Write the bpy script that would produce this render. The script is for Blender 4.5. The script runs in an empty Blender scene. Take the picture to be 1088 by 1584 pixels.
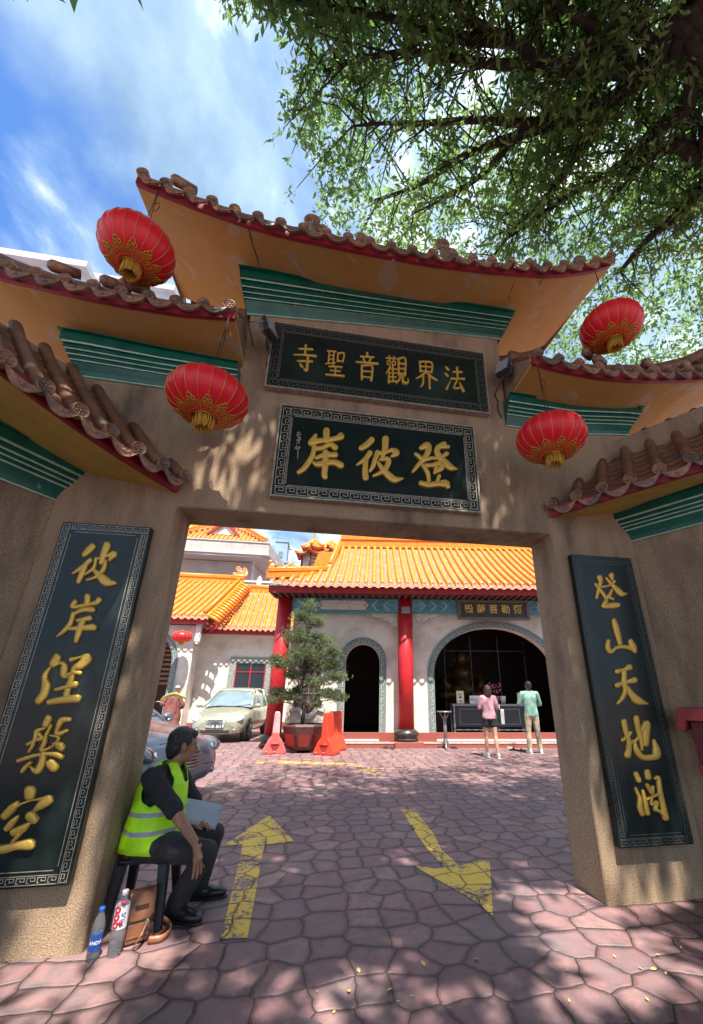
import bpy, bmesh, math, random
import numpy as np
from mathutils import Vector, Matrix, noise
R = math.radians; PI = math.pi
random.seed(7); rng = np.random.default_rng(7)
S = bpy.context.scene
COL = S.collection
# ------------------------------------------------------------------ camera
CH = 1.35; FPX = 622.72; CX, CY = 601.44, 836.54; PITCH, ROLL, YAW = .36509, .00418, .17474
_f = Vector((math.sin(YAW)*math.cos(PITCH), math.cos(YAW)*math.cos(PITCH), math.sin(PITCH)))
_r0 = Vector((math.cos(YAW), -math.sin(YAW), 0)); _u0 = _r0.cross(_f)
_r = _r0*math.cos(ROLL)+_u0*math.sin(ROLL); _u = -_r0*math.sin(ROLL)+_u0*math.cos(ROLL)
cd = bpy.data.cameras.new('camera'); cam = bpy.data.objects.new('camera', cd); COL.objects.link(cam)
cd.sensor_fit = 'HORIZONTAL'; cd.sensor_width = 36; cd.lens = 36*FPX/1088
cd.shift_x = (544-CX)/1088; cd.shift_y = (CY-792)/1088; cd.clip_start = .05; cd.clip_end = 3000
m = Matrix((( _r.x,_u.x,-_f.x,0),(_r.y,_u.y,-_f.y,0),(_r.z,_u.z,-_f.z,CH),(0,0,0,1))); cam.matrix_world = m
S.camera = cam
# ------------------------------------------------------------------ light
SUN_EL, SUN_FROM = R(64), Vector((.16, -1, 0)).normalized()      # horizontal direction the sun stands in
S.view_settings.view_transform = 'Standard'; S.view_settings.look = 'None'
S.view_settings.exposure = 1.32; S.view_settings.gamma = 1
w = bpy.data.worlds.new('World'); S.world = w; w.use_nodes = True
nt = w.node_tree; N = nt.nodes; Lk = nt.links; bg = N['Background']
sky = N.new('ShaderNodeTexSky'); sky.sky_type = 'NISHITA'; sky.sun_disc = False
sky.sun_elevation = SUN_EL; sky.sun_rotation = math.atan2(SUN_FROM.x, SUN_FROM.y)
sky.air_density = 1.0; sky.dust_density = .6; sky.ozone_density = 1.6
tc = N.new('ShaderNodeTexCoord'); sep = N.new('ShaderNodeSeparateXYZ'); Lk.new(tc.outputs['Generated'], sep.inputs[0])
mz = N.new('ShaderNodeMath'); mz.operation = 'MAXIMUM'; mz.inputs[1].default_value = .06; Lk.new(sep.outputs[2], mz.inputs[0])
dx = N.new('ShaderNodeMath'); dx.operation = 'DIVIDE'; Lk.new(sep.outputs[0], dx.inputs[0]); Lk.new(mz.outputs[0], dx.inputs[1])
dy = N.new('ShaderNodeMath'); dy.operation = 'DIVIDE'; Lk.new(sep.outputs[1], dy.inputs[0]); Lk.new(mz.outputs[0], dy.inputs[1])
cb = N.new('ShaderNodeCombineXYZ'); Lk.new(dx.outputs[0], cb.inputs[0]); Lk.new(dy.outputs[0], cb.inputs[1])
mp = N.new('ShaderNodeMapping'); mp.inputs['Location'].default_value = (.35, 1.62, 0); mp.inputs['Rotation'].default_value = (0,0,R(-30)); mp.inputs['Scale'].default_value = (1.5,1.0,1); Lk.new(cb.outputs[0], mp.inputs[0])
n1 = N.new('ShaderNodeTexNoise'); n1.inputs['Scale'].default_value = 1.15; n1.inputs['Detail'].default_value = 9; n1.inputs['Roughness'].default_value = .52; n1.inputs['Distortion'].default_value = .45; Lk.new(mp.outputs[0], n1.inputs[0])
r1 = N.new('ShaderNodeValToRGB'); r1.color_ramp.elements[0].position = .34; r1.color_ramp.elements[1].position = .48; Lk.new(n1.outputs[0], r1.inputs[0])
n2 = N.new('ShaderNodeTexNoise'); n2.inputs['Scale'].default_value = 1.9; n2.inputs['Detail'].default_value = 7; n2.inputs['Roughness'].default_value = .55; n2.inputs['Distortion'].default_value = .2
mp2 = N.new('ShaderNodeMapping'); mp2.inputs['Location'].default_value = (4.2, 2.1, 3); mp2.inputs['Rotation'].default_value = (0,0,R(-35)); mp2.inputs['Scale'].default_value = (1.25,.95,1); Lk.new(cb.outputs[0], mp2.inputs[0]); Lk.new(mp2.outputs[0], n2.inputs[0])
r2 = N.new('ShaderNodeValToRGB'); e = r2.color_ramp.elements
e[0].position = .40; e[0].color = (1.05, 1.6, 2.35, 1); e[1].position = .62; e[1].color = (4.9, 5.2, 5.4, 1)
k_ = e.new(.53); k_.color = (1.8, 2.5, 3.3, 1)
Lk.new(n2.outputs[0], r2.inputs[0])
# a break in the clouds low on the left, its rim torn by the cloud noise
vd = N.new('ShaderNodeVectorMath'); vd.operation = 'DOT_PRODUCT'; Lk.new(tc.outputs['Generated'], vd.inputs[0]); vd.inputs[1].default_value = tuple((_r*((-70-CX)/FPX) - _u*((290-CY)/FPX) + _f).normalized())
vn = N.new('ShaderNodeMath'); vn.operation = 'MULTIPLY_ADD'; Lk.new(n2.outputs[0], vn.inputs[0]); vn.inputs[1].default_value = -.13; Lk.new(vd.outputs['Value'], vn.inputs[2])
vm_ = N.new('ShaderNodeMapRange'); vm_.inputs['From Min'].default_value = .905; vm_.inputs['From Max'].default_value = .935; vm_.inputs['To Min'].default_value = 1; vm_.inputs['To Max'].default_value = 0; Lk.new(vn.outputs[0], vm_.inputs['Value'])
vx = N.new('ShaderNodeMath'); vx.operation = 'MULTIPLY'; Lk.new(r1.outputs[0], vx.inputs[0]); Lk.new(vm_.outputs[0], vx.inputs[1])
mx = N.new('ShaderNodeMix'); mx.data_type = 'RGBA'; Lk.new(vx.outputs[0], mx.inputs[0])
skm = N.new('ShaderNodeMix'); skm.data_type = 'RGBA'; skm.blend_type = 'MULTIPLY'; skm.inputs[0].default_value = 1; skm.inputs[7].default_value = (.44,.64,.88,1)
Lk.new(sky.outputs[0], skm.inputs[6]); Lk.new(skm.outputs[2], mx.inputs[6]); Lk.new(r2.outputs[0], mx.inputs[7])
Lk.new(mx.outputs[2], bg.inputs[0]); bg.inputs[1].default_value = .148
sl = bpy.data.lights.new('sun', 'SUN'); sl.energy = 4.8; sl.angle = R(.53); sl.color = (1, .95, .87)
so = bpy.data.objects.new('sun', sl); COL.objects.link(so)
_d = -(SUN_FROM*math.cos(SUN_EL)+Vector((0,0,math.sin(SUN_EL)))); so.rotation_euler = _d.to_track_quat('-Z','Y').to_euler(); so.location = (0,-20,40)

# ------------------------------------------------------------------ helpers
def ray(px, py):
    return _r*((px-CX)/FPX) - _u*((py-CY)/FPX) + _f
def at(px, py, Y):                         # the point of the world seen at a photo pixel, on the plane y = Y
    d = ray(px, py); p = d*(Y/d.y); p.z += CH; return p
def gp(px, py, z=0):                       # ... on the level z
    d = ray(px, py); p = d*((z-CH)/d.z); p.z += CH; return p
ORG = {}
def tag(o, label=None, cat=None, group=None, kind=None):
    if label: o['label'] = label
    if cat: o['category'] = cat
    if group: o['group'] = group
    if kind: o['kind'] = kind
    return o
def thing(name, label, cat, loc=(0,0,0), group=None):
    o = bpy.data.objects.new(name, None); COL.objects.link(o); o.location = loc; o.empty_display_size = .2
    ORG[o] = Vector(loc); return tag(o, label, cat, group)
def copy_tree(o, parent=None):
    c = o.copy(); COL.objects.link(c); c.parent = parent
    for ch in o.children: copy_tree(ch, c)
    return c
class MB:
    def __init__(s, M=None): s.v=[]; s.f=[]; s.mi=[]; s.sm=[]; s.M=M; s.cur=0; s.smooth=False
    def add(s, vs, fs):
        b = len(s.v)
        if s.M is not None: vs = [s.M @ Vector(v) for v in vs]
        s.v += [tuple(v) for v in vs]; s.f += [tuple(i+b for i in f) for f in fs]
        s.mi += [s.cur]*len(fs); s.sm += [s.smooth]*len(fs)
    def box(s, x0,x1,y0,y1,z0,z1):
        s.add([(x0,y0,z0),(x1,y0,z0),(x1,y1,z0),(x0,y1,z0),(x0,y0,z1),(x1,y0,z1),(x1,y1,z1),(x0,y1,z1)],
              [(0,3,2,1),(4,5,6,7),(0,1,5,4),(1,2,6,5),(2,3,7,6),(3,0,4,7)])
    def prism(s, poly, o, u, v, w):         # polygon (a,b) -> o+a*u+b*v, extruded by w
        o,u,v,w = map(Vector,(o,u,v,w)); n=len(poly)
        A=[o+u*a+v*b for a,b in poly]; B=[p+w for p in A]
        s.add(A+B,[tuple(range(n))[::-1],tuple(range(n,2*n))]+[(i,(i+1)%n,n+(i+1)%n,n+i) for i in range(n)])
    def tube(s, pts, r, n=8, caps=True, flat=None):
        pts=[Vector(p) for p in pts]; k=len(pts); rr=r if isinstance(r,(list,tuple)) else [r]*k
        vs=[];fs=[]; pt=(pts[1]-pts[0]).normalized(); ref=Vector((0,0,1)) if abs(pt.z)<.9 else Vector((1,0,0)); a=pt.cross(ref).normalized()
        for i,p in enumerate(pts):
            t=(pts[min(i+1,k-1)]-pts[max(i-1,0)])
            t=t.normalized() if t.length>1e-9 else pt
            a=(a-t*a.dot(t)); a=a.normalized() if a.length>1e-6 else t.orthogonal().normalized(); b=t.cross(a)
            fl=flat or 1
            for j in range(n):
                q=2*PI*j/n; vs.append(p+a*(math.cos(q)*rr[i])+b*(math.sin(q)*rr[i]*fl))
        for i in range(k-1):
            for j in range(n): fs.append((i*n+j,i*n+(j+1)%n,(i+1)*n+(j+1)%n,(i+1)*n+j))
        if caps: fs.append(tuple(range(n))[::-1]); fs.append(tuple(range((k-1)*n,k*n)))
        sm=s.smooth; s.smooth=True; s.add(vs,fs[:(k-1)*n] if caps else fs); 
        if caps:
            b=len(s.v)-len(vs); s.smooth=False
            for f in fs[(k-1)*n:]: s.f.append(tuple(i+b for i in f)); s.mi.append(s.cur); s.sm.append(False)
        s.smooth=sm
    def lathe(s, prof, c=(0,0,0), n=24, axis=None, sx=1, sy=1, smooth=True, closed=True, a0=0):
        c=Vector(c); vs=[];fs=[];k=len(prof)
        Q=Vector((0,0,1)).rotation_difference(Vector(axis)).to_matrix() if axis is not None else Matrix.Identity(3)
        for r,z in prof:
            for j in range(n):
                q=2*PI*j/n+a0; vs.append(c+Q@Vector((r*math.cos(q)*sx,r*math.sin(q)*sy,z)))
        for i in range(k-1):
            for j in range(n): fs.append((i*n+j,i*n+(j+1)%n,(i+1)*n+(j+1)%n,(i+1)*n+j))
        if closed:
            if prof[0][0]>1e-6: fs.append(tuple(range(n))[::-1])
            if prof[-1][0]>1e-6: fs.append(tuple(range((k-1)*n,k*n)))
        sm=s.smooth; s.smooth=smooth; s.add(vs,fs); s.smooth=sm
    def ball(s, c, r, rot=None, nu=16, nv=10):
        c=Vector(c); r=(r,r,r) if not hasattr(r,'__len__') else r
        Q=rot if rot is not None else Matrix.Identity(3); vs=[];fs=[]
        vs.append(c+Q@Vector((0,0,-r[2])))
        for i in range(1,nv):
            t=PI*i/nv-PI/2
            for j in range(nu):
                q=2*PI*j/nu; vs.append(c+Q@Vector((r[0]*math.cos(t)*math.cos(q),r[1]*math.cos(t)*math.sin(q),r[2]*math.sin(t))))
        vs.append(c+Q@Vector((0,0,r[2]))); L=len(vs)-1
        for j in range(nu): fs.append((0,1+(j+1)%nu,1+j)); fs.append((L,L-nu+j,L-nu+(j+1)%nu))
        for i in range(nv-2):
            for j in range(nu): fs.append((1+i*nu+j,1+i*nu+(j+1)%nu,1+(i+1)*nu+(j+1)%nu,1+(i+1)*nu+j))
        sm=s.smooth; s.smooth=True; s.add(vs,fs); s.smooth=sm
    def grid(s, P, mis=None):                # P[i][j] points
        a=len(P); b=len(P[0]); vs=[p for row in P for p in row]; base=len(s.v)
        for i in range(a-1):
            pass
        fs=[(i*b+j,i*b+j+1,(i+1)*b+j+1,(i+1)*b+j) for i in range(a-1) for j in range(b-1)]
        s.add(vs,fs)
        if mis:
            n=len(fs)
            for q in range(n): s.mi[-n+q]=mis[q%(b-1)]
    def build(s, name, mats, parent=None, loc=None, bev=0, seg=1, sub=0, sol=0, sm=False, autos=None):
        me=bpy.data.meshes.new(name); o=bpy.data.objects.new(name, me); COL.objects.link(o)
        og=ORG[parent] if parent is not None else Vector(loc or (0,0,0))
        v=np.array(s.v,dtype=float)-np.array(og)
        me.from_pydata(v.tolist(), [], s.f)
        for m_ in (mats if isinstance(mats,(list,tuple)) else [mats]): me.materials.append(m_)
        me.polygons.foreach_set('material_index', s.mi)
        me.polygons.foreach_set('use_smooth', [True]*len(s.f) if sm else s.sm)
        if parent is not None: o.parent=parent
        else: o.location=og
        ORG[o]=og
        bm=bmesh.new(); bm.from_mesh(me); bmesh.ops.recalc_face_normals(bm, faces=bm.faces[:]); bm.to_mesh(me); bm.free()
        if sol: q=o.modifiers.new('s','SOLIDIFY'); q.thickness=sol; q.offset=0
        if bev: q=o.modifiers.new('b','BEVEL'); q.width=bev; q.segments=seg; q.limit_method='ANGLE'; q.angle_limit=R(35)
        if sub: q=o.modifiers.new('u','SUBSURF'); q.levels=sub; q.render_levels=sub
        me.update(); return o
def inst(src, parent, p, rz=0, name=None, sc=None):   # a copy of a part at world point p
    o=src.copy(); COL.objects.link(o); o.parent=parent; o.location=Vector(p)-ORG[parent]; o.rotation_euler=(0,0,rz)
    if sc: o.scale=sc
    ORG[o]=Vector(p); return o

# ------------------------------------------------------------------ materials
def mat(name, base=(.5,.5,.5), rough=.7, c2=None, sc=8, lo=.4, hi=.6, det=6, bump=0, bsc=None, metal=0, c3=None, sc3=2, lo3=.5, hi3=.7, spec=.5, coat=0, emit=None, es=1, trans=0, bdist=.01, sub=0, dist=0, st3=None):
    m_=bpy.data.materials.new(name); m_.use_nodes=True; t=m_.node_tree; n=t.nodes; l=t.links; b=n['Principled BSDF']
    b.inputs['Base Color'].default_value=(*base,1); b.inputs['Roughness'].default_value=rough; b.inputs['Metallic'].default_value=metal
    b.inputs['Specular IOR Level'].default_value=spec; b.inputs['Coat Weight'].default_value=coat; b.inputs['Transmission Weight'].default_value=trans
    if sub: b.inputs['Subsurface Weight'].default_value=sub; b.inputs['Subsurface Radius'].default_value=(.02,.008,.005)
    g=n.new('ShaderNodeNewGeometry')
    if c2:
        no=n.new('ShaderNodeTexNoise'); no.inputs['Scale'].default_value=sc; no.inputs['Detail'].default_value=det; no.inputs['Roughness'].default_value=.6; no.inputs['Distortion'].default_value=dist; l.new(g.outputs['Position'],no.inputs[0])
        rp=n.new('ShaderNodeValToRGB'); rp.color_ramp.elements[0].position=lo; rp.color_ramp.elements[1].position=hi
        rp.color_ramp.elements[0].color=(*base,1); rp.color_ramp.elements[1].color=(*c2,1); l.new(no.outputs[0],rp.inputs[0]); out=rp.outputs[0]
        if c3:
            no3=n.new('ShaderNodeTexNoise'); no3.inputs['Scale'].default_value=sc3; no3.inputs['Detail'].default_value=8; no3.inputs['Roughness'].default_value=.62; no3.inputs['Distortion'].default_value=dist; mp3=n.new('ShaderNodeMapping'); mp3.inputs['Scale'].default_value=st3 or (1,1,1); l.new(g.outputs['Position'],mp3.inputs[0]); l.new(mp3.outputs[0],no3.inputs[0])
            rp3=n.new('ShaderNodeValToRGB'); rp3.color_ramp.elements[0].position=lo3; rp3.color_ramp.elements[1].position=hi3; l.new(no3.outputs[0],rp3.inputs[0])
            mx_=n.new('ShaderNodeMix'); mx_.data_type='RGBA'; l.new(rp3.outputs[0],mx_.inputs[0]); l.new(out,mx_.inputs[6]); mx_.inputs[7].default_value=(*c3,1); out=mx_.outputs[2]
        l.new(out,b.inputs['Base Color'])
    if bump:
        nb=n.new('ShaderNodeTexNoise'); nb.inputs['Scale'].default_value=bsc or sc*3; nb.inputs['Detail'].default_value=5; l.new(g.outputs['Position'],nb.inputs[0])
        bu=n.new('ShaderNodeBump'); bu.inputs['Strength'].default_value=bump; bu.inputs['Distance'].default_value=bdist; l.new(nb.outputs[0],bu.inputs['Height']); l.new(bu.outputs[0],b.inputs['Normal'])
    if emit: b.inputs['Emission Color'].default_value=(*emit,1); b.inputs['Emission Strength'].default_value=es
    return m_
STUCCO=mat('stucco',(.44,.305,.185),.9,(.25,.168,.10),115,.40,.62,3,.7,140,c3=(.12,.085,.058),sc3=3.2,lo3=.46,hi3=.72,st3=(1,1,.28),bdist=.006)
OCHRE=mat('ochre_plaster',(.56,.34,.115),.8,(.56,.28,.06),1.4,.4,.66,6,.25,30,c3=(.52,.39,.24),sc3=2.8,lo3=.56,hi3=.61,dist=.7)
YELLOWP=mat('yellow_plaster',(.62,.42,.10),.7,(.50,.33,.07),5,.35,.7,6,.2,30,c3=(.55,.48,.33),sc3=4,lo3=.6,hi3=.66)
FASCIA=mat('fascia_paint',(.36,.018,.030),.5,(.20,.012,.03),9,.4,.65,6,.2,40,c3=(.55,.42,.42),sc3=7,lo3=.66,hi3=.70)
GREEN=mat('green_glaze',(.006,.125,.078),.28,(.004,.075,.055),7,.4,.65,6,.15,40,c3=(.16,.20,.17),sc3=9,lo3=.66,hi3=.72)
MINT=mat('mint_paint',(.46,.62,.47),.45,(.30,.46,.35),14,.4,.66,6,.15,60)
TILE=mat('gate_tile',(.28,.115,.050),.58,(.16,.07,.04),9,.4,.65,6,.2,50,c3=(.09,.075,.065),sc3=5,lo3=.52,hi3=.72)
CAPM=mat('tile_relief',(.42,.22,.13),.38,(.20,.11,.07),25,.4,.66,6,.2,90,c3=(.10,.09,.08),sc3=4,lo3=.47,hi3=.66)
GRANITE=mat('black_granite',(.010,.016,.015),.17,(.020,.029,.025),5,.3,.8,6,0,spec=.32,c3=(.025,.036,.031),sc3=60,lo3=.62,hi3=.75)
GSIDE=mat('granite_side',(.03,.045,.042),.3,(.02,.03,.03),20,.4,.6)
GOLD=mat('gold_leaf',(.80,.50,.10),.42,(.68,.40,.07),12,.35,.7,4,.25,120,metal=.45,c3=(.55,.36,.16),sc3=20,lo3=.6,hi3=.75)
KEYS=mat('silver_line',(.42,.37,.28),.4,(.26,.23,.17),25,.4,.6,metal=.2)
LRED=mat('lantern_silk',(.88,.016,.030),.40,(.78,.012,.028),6,.3,.7,3,.15,50,spec=.45,sub=.25)
LGOLD=mat('lantern_gold',(.75,.42,.07),.4,(.60,.30,.04),40,.4,.6,metal=.3)
BLACK=mat('black_metal',(.03,.032,.036),.4); GREYM=mat('grey_metal',(.30,.31,.33),.35,(.22,.22,.24),30,metal=.6)
WIRE=mat('wire',(.02,.02,.02),.6); WHITE=mat('white_paint',(.75,.75,.73),.5,(.6,.6,.58),6)

# ------------------------------------------------------------------ ground
def paving(name, paint=None, wear=0):
    m_=bpy.data.materials.new(name); m_.use_nodes=True; t=m_.node_tree; n=t.nodes; l=t.links; b=n['Principled BSDF']
    def nd(k,**kw):
        x=n.new(k)
        for a,c in kw.items(): setattr(x,a,c)
        return x
    g=nd('ShaderNodeNewGeometry')
    wn=nd('ShaderNodeTexNoise'); wn.inputs['Scale'].default_value=4.5; wn.inputs['Detail'].default_value=3; l.new(g.outputs['Position'],wn.inputs[0])
    vm=nd('ShaderNodeVectorMath',operation='MULTIPLY_ADD'); vm.inputs[1].default_value=(.09,.09,0); l.new(wn.outputs['Color'],vm.inputs[0]); l.new(g.outputs['Position'],vm.inputs[2])
    mp=nd('ShaderNodeMapping'); mp.inputs['Scale'].default_value=(4.3,4.3,0); mp.inputs['Location'].default_value=(.3,.1,0); l.new(vm.outputs[0],mp.inputs[0])
    ve=nd('ShaderNodeTexVoronoi',feature='DISTANCE_TO_EDGE',voronoi_dimensions='2D'); ve.inputs['Scale'].default_value=1; ve.inputs['Randomness'].default_value=.62; l.new(mp.outputs[0],ve.inputs['Vector'])
    vc=nd('ShaderNodeTexVoronoi',feature='F1',voronoi_dimensions='2D'); vc.inputs['Scale'].default_value=1; vc.inputs['Randomness'].default_value=.62; l.new(mp.outputs[0],vc.inputs['Vector'])
    sx=nd('ShaderNodeSeparateColor'); l.new(vc.outputs['Color'],sx.inputs[0])
    cr=nd('ShaderNodeValToRGB'); e=cr.color_ramp.elements; e[0].position=0; e[0].color=(.215,.112,.112,1); e[1].position=1; e[1].color=(.34,.195,.175,1)
    k=e.new(.5); k.color=(.255,.13,.13,1); l.new(sx.outputs[0],cr.inputs[0])
    n1=nd('ShaderNodeTexNoise'); n1.inputs['Scale'].default_value=7; n1.inputs['Detail'].default_value=9; n1.inputs['Roughness'].default_value=.68; n1.inputs['Distortion'].default_value=.8; l.new(g.outputs['Position'],n1.inputs[0])
    q1=nd('ShaderNodeValToRGB'); q1.color_ramp.elements[0].position=.42; q1.color_ramp.elements[1].position=.72; l.new(n1.outputs[0],q1.inputs[0])
    m1=nd('ShaderNodeMix',data_type='RGBA'); l.new(q1.outputs[0],m1.inputs[0]); l.new(cr.outputs[0],m1.inputs[6]); m1.inputs[7].default_value=(.13,.095,.10,1)
    n2=nd('ShaderNodeTexNoise'); n2.inputs['Scale'].default_value=1.1; n2.inputs['Detail'].default_value=8; n2.inputs['Roughness'].default_value=.7; l.new(g.outputs['Position'],n2.inputs[0])
    q2=nd('ShaderNodeValToRGB'); q2.color_ramp.elements[0].position=.46; q2.color_ramp.elements[1].position=.70; l.new(n2.outputs[0],q2.inputs[0])
    m2=nd('ShaderNodeMix',data_type='RGBA'); l.new(q2.outputs[0],m2.inputs[0]); l.new(m1.outputs[2],m2.inputs[6]); m2.inputs[7].default_value=(.17,.135,.14,1)
    # joints
    j=nd('ShaderNodeMapRange'); j.inputs['From Min'].default_value=.010; j.inputs['From Max'].default_value=.030; l.new(ve.outputs['Distance'],j.inputs['Value'])
    je=nd('ShaderNodeMapRange'); je.inputs['From Min'].default_value=.02; je.inputs['From Max'].default_value=.20; je.inputs['To Min'].default_value=.80; je.inputs['To Max'].default_value=1.06; l.new(ve.outputs['Distance'],je.inputs['Value'])
    me_=nd('ShaderNodeVectorMath',operation='SCALE'); l.new(m2.outputs[2],me_.inputs[0]); l.new(je.outputs[0],me_.inputs['Scale'])
    m3=nd('ShaderNodeMix',data_type='RGBA'); l.new(j.outputs[0],m3.inputs[0]); m3.inputs[6].default_value=(.035,.026,.027,1); l.new(me_.outputs[0],m3.inputs[7])
    out=m3.outputs[2]
    if paint:
        n4=nd('ShaderNodeTexNoise'); n4.inputs['Scale'].default_value=26; n4.inputs['Detail'].default_value=8; n4.inputs['Roughness'].default_value=.75; l.new(g.outputs['Position'],n4.inputs[0])
        n5=nd('ShaderNodeTexNoise'); n5.inputs['Scale'].default_value=3.1; n5.inputs['Detail'].default_value=3; l.new(g.outputs['Position'],n5.inputs[0])
        ad=nd('ShaderNodeMath',operation='MULTIPLY_ADD'); ad.inputs[1].default_value=.75; l.new(n5.outputs[0],ad.inputs[0]); l.new(n4.outputs[0],ad.inputs[2])
        pr=nd('ShaderNodeValToRGB'); pr.color_ramp.elements[0].position=.90-wear; pr.color_ramp.elements[1].position=.97-wear; pr.color_ramp.elements[0].color=(1,1,1,1); pr.color_ramp.elements[1].color=(0,0,0,1); l.new(ad.outputs[0],pr.inputs[0])
        jj=nd('ShaderNodeMapRange'); jj.inputs['From Min'].default_value=.012; jj.inputs['From Max'].default_value=.03; l.new(ve.outputs['Distance'],jj.inputs['Value'])
        mu=nd('ShaderNodeMath',operation='MULTIPLY'); l.new(pr.outputs[0],mu.inputs[0]); l.new(jj.outputs[0],mu.inputs[1])
        m4=nd('ShaderNodeMix',data_type='RGBA'); l.new(mu.outputs[0],m4.inputs[0]); l.new(out,m4.inputs[6]); m4.inputs[7].default_value=(*paint,1); out=m4.outputs[2]
    l.new(out,b.inputs['Base Color'])
    rr=nd('ShaderNodeMapRange'); rr.inputs['To Min'].default_value=.42; rr.inputs['To Max'].default_value=.72; l.new(n1.outputs[0],rr.inputs['Value']); l.new(rr.outputs[0],b.inputs['Roughness'])
    # bump: pillowed stones + slate texture
    jb=nd('ShaderNodeMapRange'); jb.interpolation_type='SMOOTHSTEP'; jb.inputs['From Min'].default_value=0; jb.inputs['From Max'].default_value=.10; l.new(ve.outputs['Distance'],jb.inputs['Value'])
    ma=nd('ShaderNodeMath',operation='MULTIPLY_ADD'); ma.inputs[1].default_value=.55; l.new(n1.outputs[0],ma.inputs[0]); l.new(jb.outputs[0],ma.inputs[2])
    n6=nd('ShaderNodeTexNoise'); n6.inputs['Scale'].default_value=60; n6.inputs['Detail'].default_value=4; l.new(g.outputs['Position'],n6.inputs[0])
    mb=nd('ShaderNodeMath',operation='MULTIPLY_ADD'); mb.inputs[1].default_value=.18; l.new(n6.outputs[0],mb.inputs[0]); l.new(ma.outputs[0],mb.inputs[2])
    bu=nd('ShaderNodeBump'); bu.inputs['Strength'].default_value=.9; bu.inputs['Distance'].default_value=.011; l.new(mb.outputs[0],bu.inputs['Height']); l.new(bu.outputs[0],b.inputs['Normal'])
    return m_
PAVE=paving('stamped_paving'); PAINT=paving('worn_yellow_paint',(.78,.50,.06))
PAINT2=paving('faded_yellow_paint',(.55,.36,.08),.08)
g_=MB(); g_.box(-400,400,-400,400,-.3,0); tag(g_.build('ground',PAVE), kind='structure')
def arrow(pts, z=.004, m_=None):
    a=MB(); P=[gp(*p) for p in pts]; a.add([(p.x,p.y,z) for p in P],[tuple(range(len(P)))]); o=a.build('road_marking',m_ or PAINT)
    # wants up normal
    tag(o,kind='structure'); return o
arrow([(341,1455),(383,1452),(409,1308),(455,1302),(417,1262),(345,1309),(376,1307)])
arrow([(620,1253),(641,1252),(671,1290),(684,1316),(712,1341),(724,1336),(758,1331),(763,1418),(735,1395),(636,1338),(672,1345),(688,1343),(660,1313),(643,1288)])
arrow([(395,1176),(460,1178),(530,1180),(556,1183),(565,1187),(600,1190),(575,1202),(553,1192),(562,1189),(548,1186),(500,1183.5),(395,1181.5)],m_=PAINT2)
# ------------------------------------------------------------------ the gateway
YG=3.148; XL,XR,ZL,TG=-1.161,2.091,2.744,.39
gate=thing('temple_gateway','tall brown pebble-dashed gateway with ochre eaves, green cornices and tiled roofs framing the courtyard','gateway',(.46,YG,0))
a=MB(); a.prism([(-2.03,-.2),(XL,-.2),(XL,ZL),(XR,ZL),(XR,-.2),(2.94,-.2),(2.94,2.72),(3.16,2.72),(3.16,4.22),(1.79,4.22),(1.79,5.3),(-.86,5.3),(-.86,4.22),(-2.17,4.22),(-2.17,2.72),(-2.03,2.72)],(0,YG,0),(1,0,0),(0,0,1),(0,TG,0))
WALL=a.build('wall',STUCCO,gate,bev=.018,seg=3)
DL=Vector((-.56,-.828,0)).normalized(); DR=Vector((.54,-.84,0)).normalized()
for c,d,nn in (((-2.03,YG+.01,0),DL,Vector((-.828,.56,0))),((2.94,YG+.01,0),DR,Vector((.84,.54,0)))):
    a=MB(); c=Vector(c)-d*.04; a.prism([(0,-.2),(2.3,-.2),(2.3,3.86),(0,3.86)],c,d,(0,0,1),nn.normalized()*.3); a.build('wing_wall',STUCCO,gate,bev=.01)

def interp(tab,x):
    if x<=tab[0][0]: return tab[0][1]
    for (a0,b0),(a1,b1) in zip(tab,tab[1:]):
        if x<=a1:
            return b0+(b1-b0)*(x-a0)/(a1-a0)
    return tab[-1][1]
# relief end cap and drip tile, made once facing -y
def cap_mesh(r=.05):
    a=MB(); a.lathe([(r*.80,0),(r*.84,-.010),(r*.95,-.012),(r,-.005),(r,.03),(r*.9,.05)],(0,0,0),20,axis=(0,1,0)); a.lathe([(0,.002),(r*.8,0)],(0,0,0),20,axis=(0,1,0),closed=False)
    for i in range(6):
        q=i*PI/3+.3; a.ball((r*.46*math.cos(q),-.003,r*.46*math.sin(q)),(r*.2,.006,r*.12),Matrix.Rotation(-q,3,'Y'),8,5)
    a.ball((0,-.003,0),(r*.2,.008,r*.2),None,8,5); return a
def drip_mesh(w=.185):
    a=MB(); n=14
    def crv(i,k):   # k 0 upper edge, 1 lower edge
        u=-1+2*i/n; up=-.008-.030*math.cos(u*PI/2); lowr=-.014-.088*math.cos(u*PI/2)**.85
        return (u*w/2, -.012-.012*(1-u*u), up if k==0 else lowr)
    T=[crv(i,0) for i in range(n+1)]; Bm=[crv(i,1) for i in range(n+1)]
    f=[(i,i+1,n+2+i,n+1+i) for i in range(n)]; a.add(T+Bm,f)
    a.add([(x,y+.014,z) for x,y,z in T+Bm],[q[::-1] for q in f])
    a.add([p for p in Bm]+[(x,y+.014,z) for x,y,z in Bm],[(i,i+1,n+2+i,n+1+i) for i in range(n)])
    a.tube([(x,y-.001,z) for x,y,z in Bm],.0035,6); a.tube([(x,y-.001,z) for x,y,z in T],.0025,6)
    mid=[(x*.62,y-.003,(z+T[i][2])/2-.002) for i,(x,y,z) in enumerate(Bm)]; a.tube(mid[2:-2],.002,5)
    a.ball((0,-.026,-.060),(.016,.005,.011),None,8,5)
    for sg in (-1,1): a.ball((sg*.033,-.022,-.047),(.012,.005,.008),None,8,5)
    return a
CAP0=DRIP0=None
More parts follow.
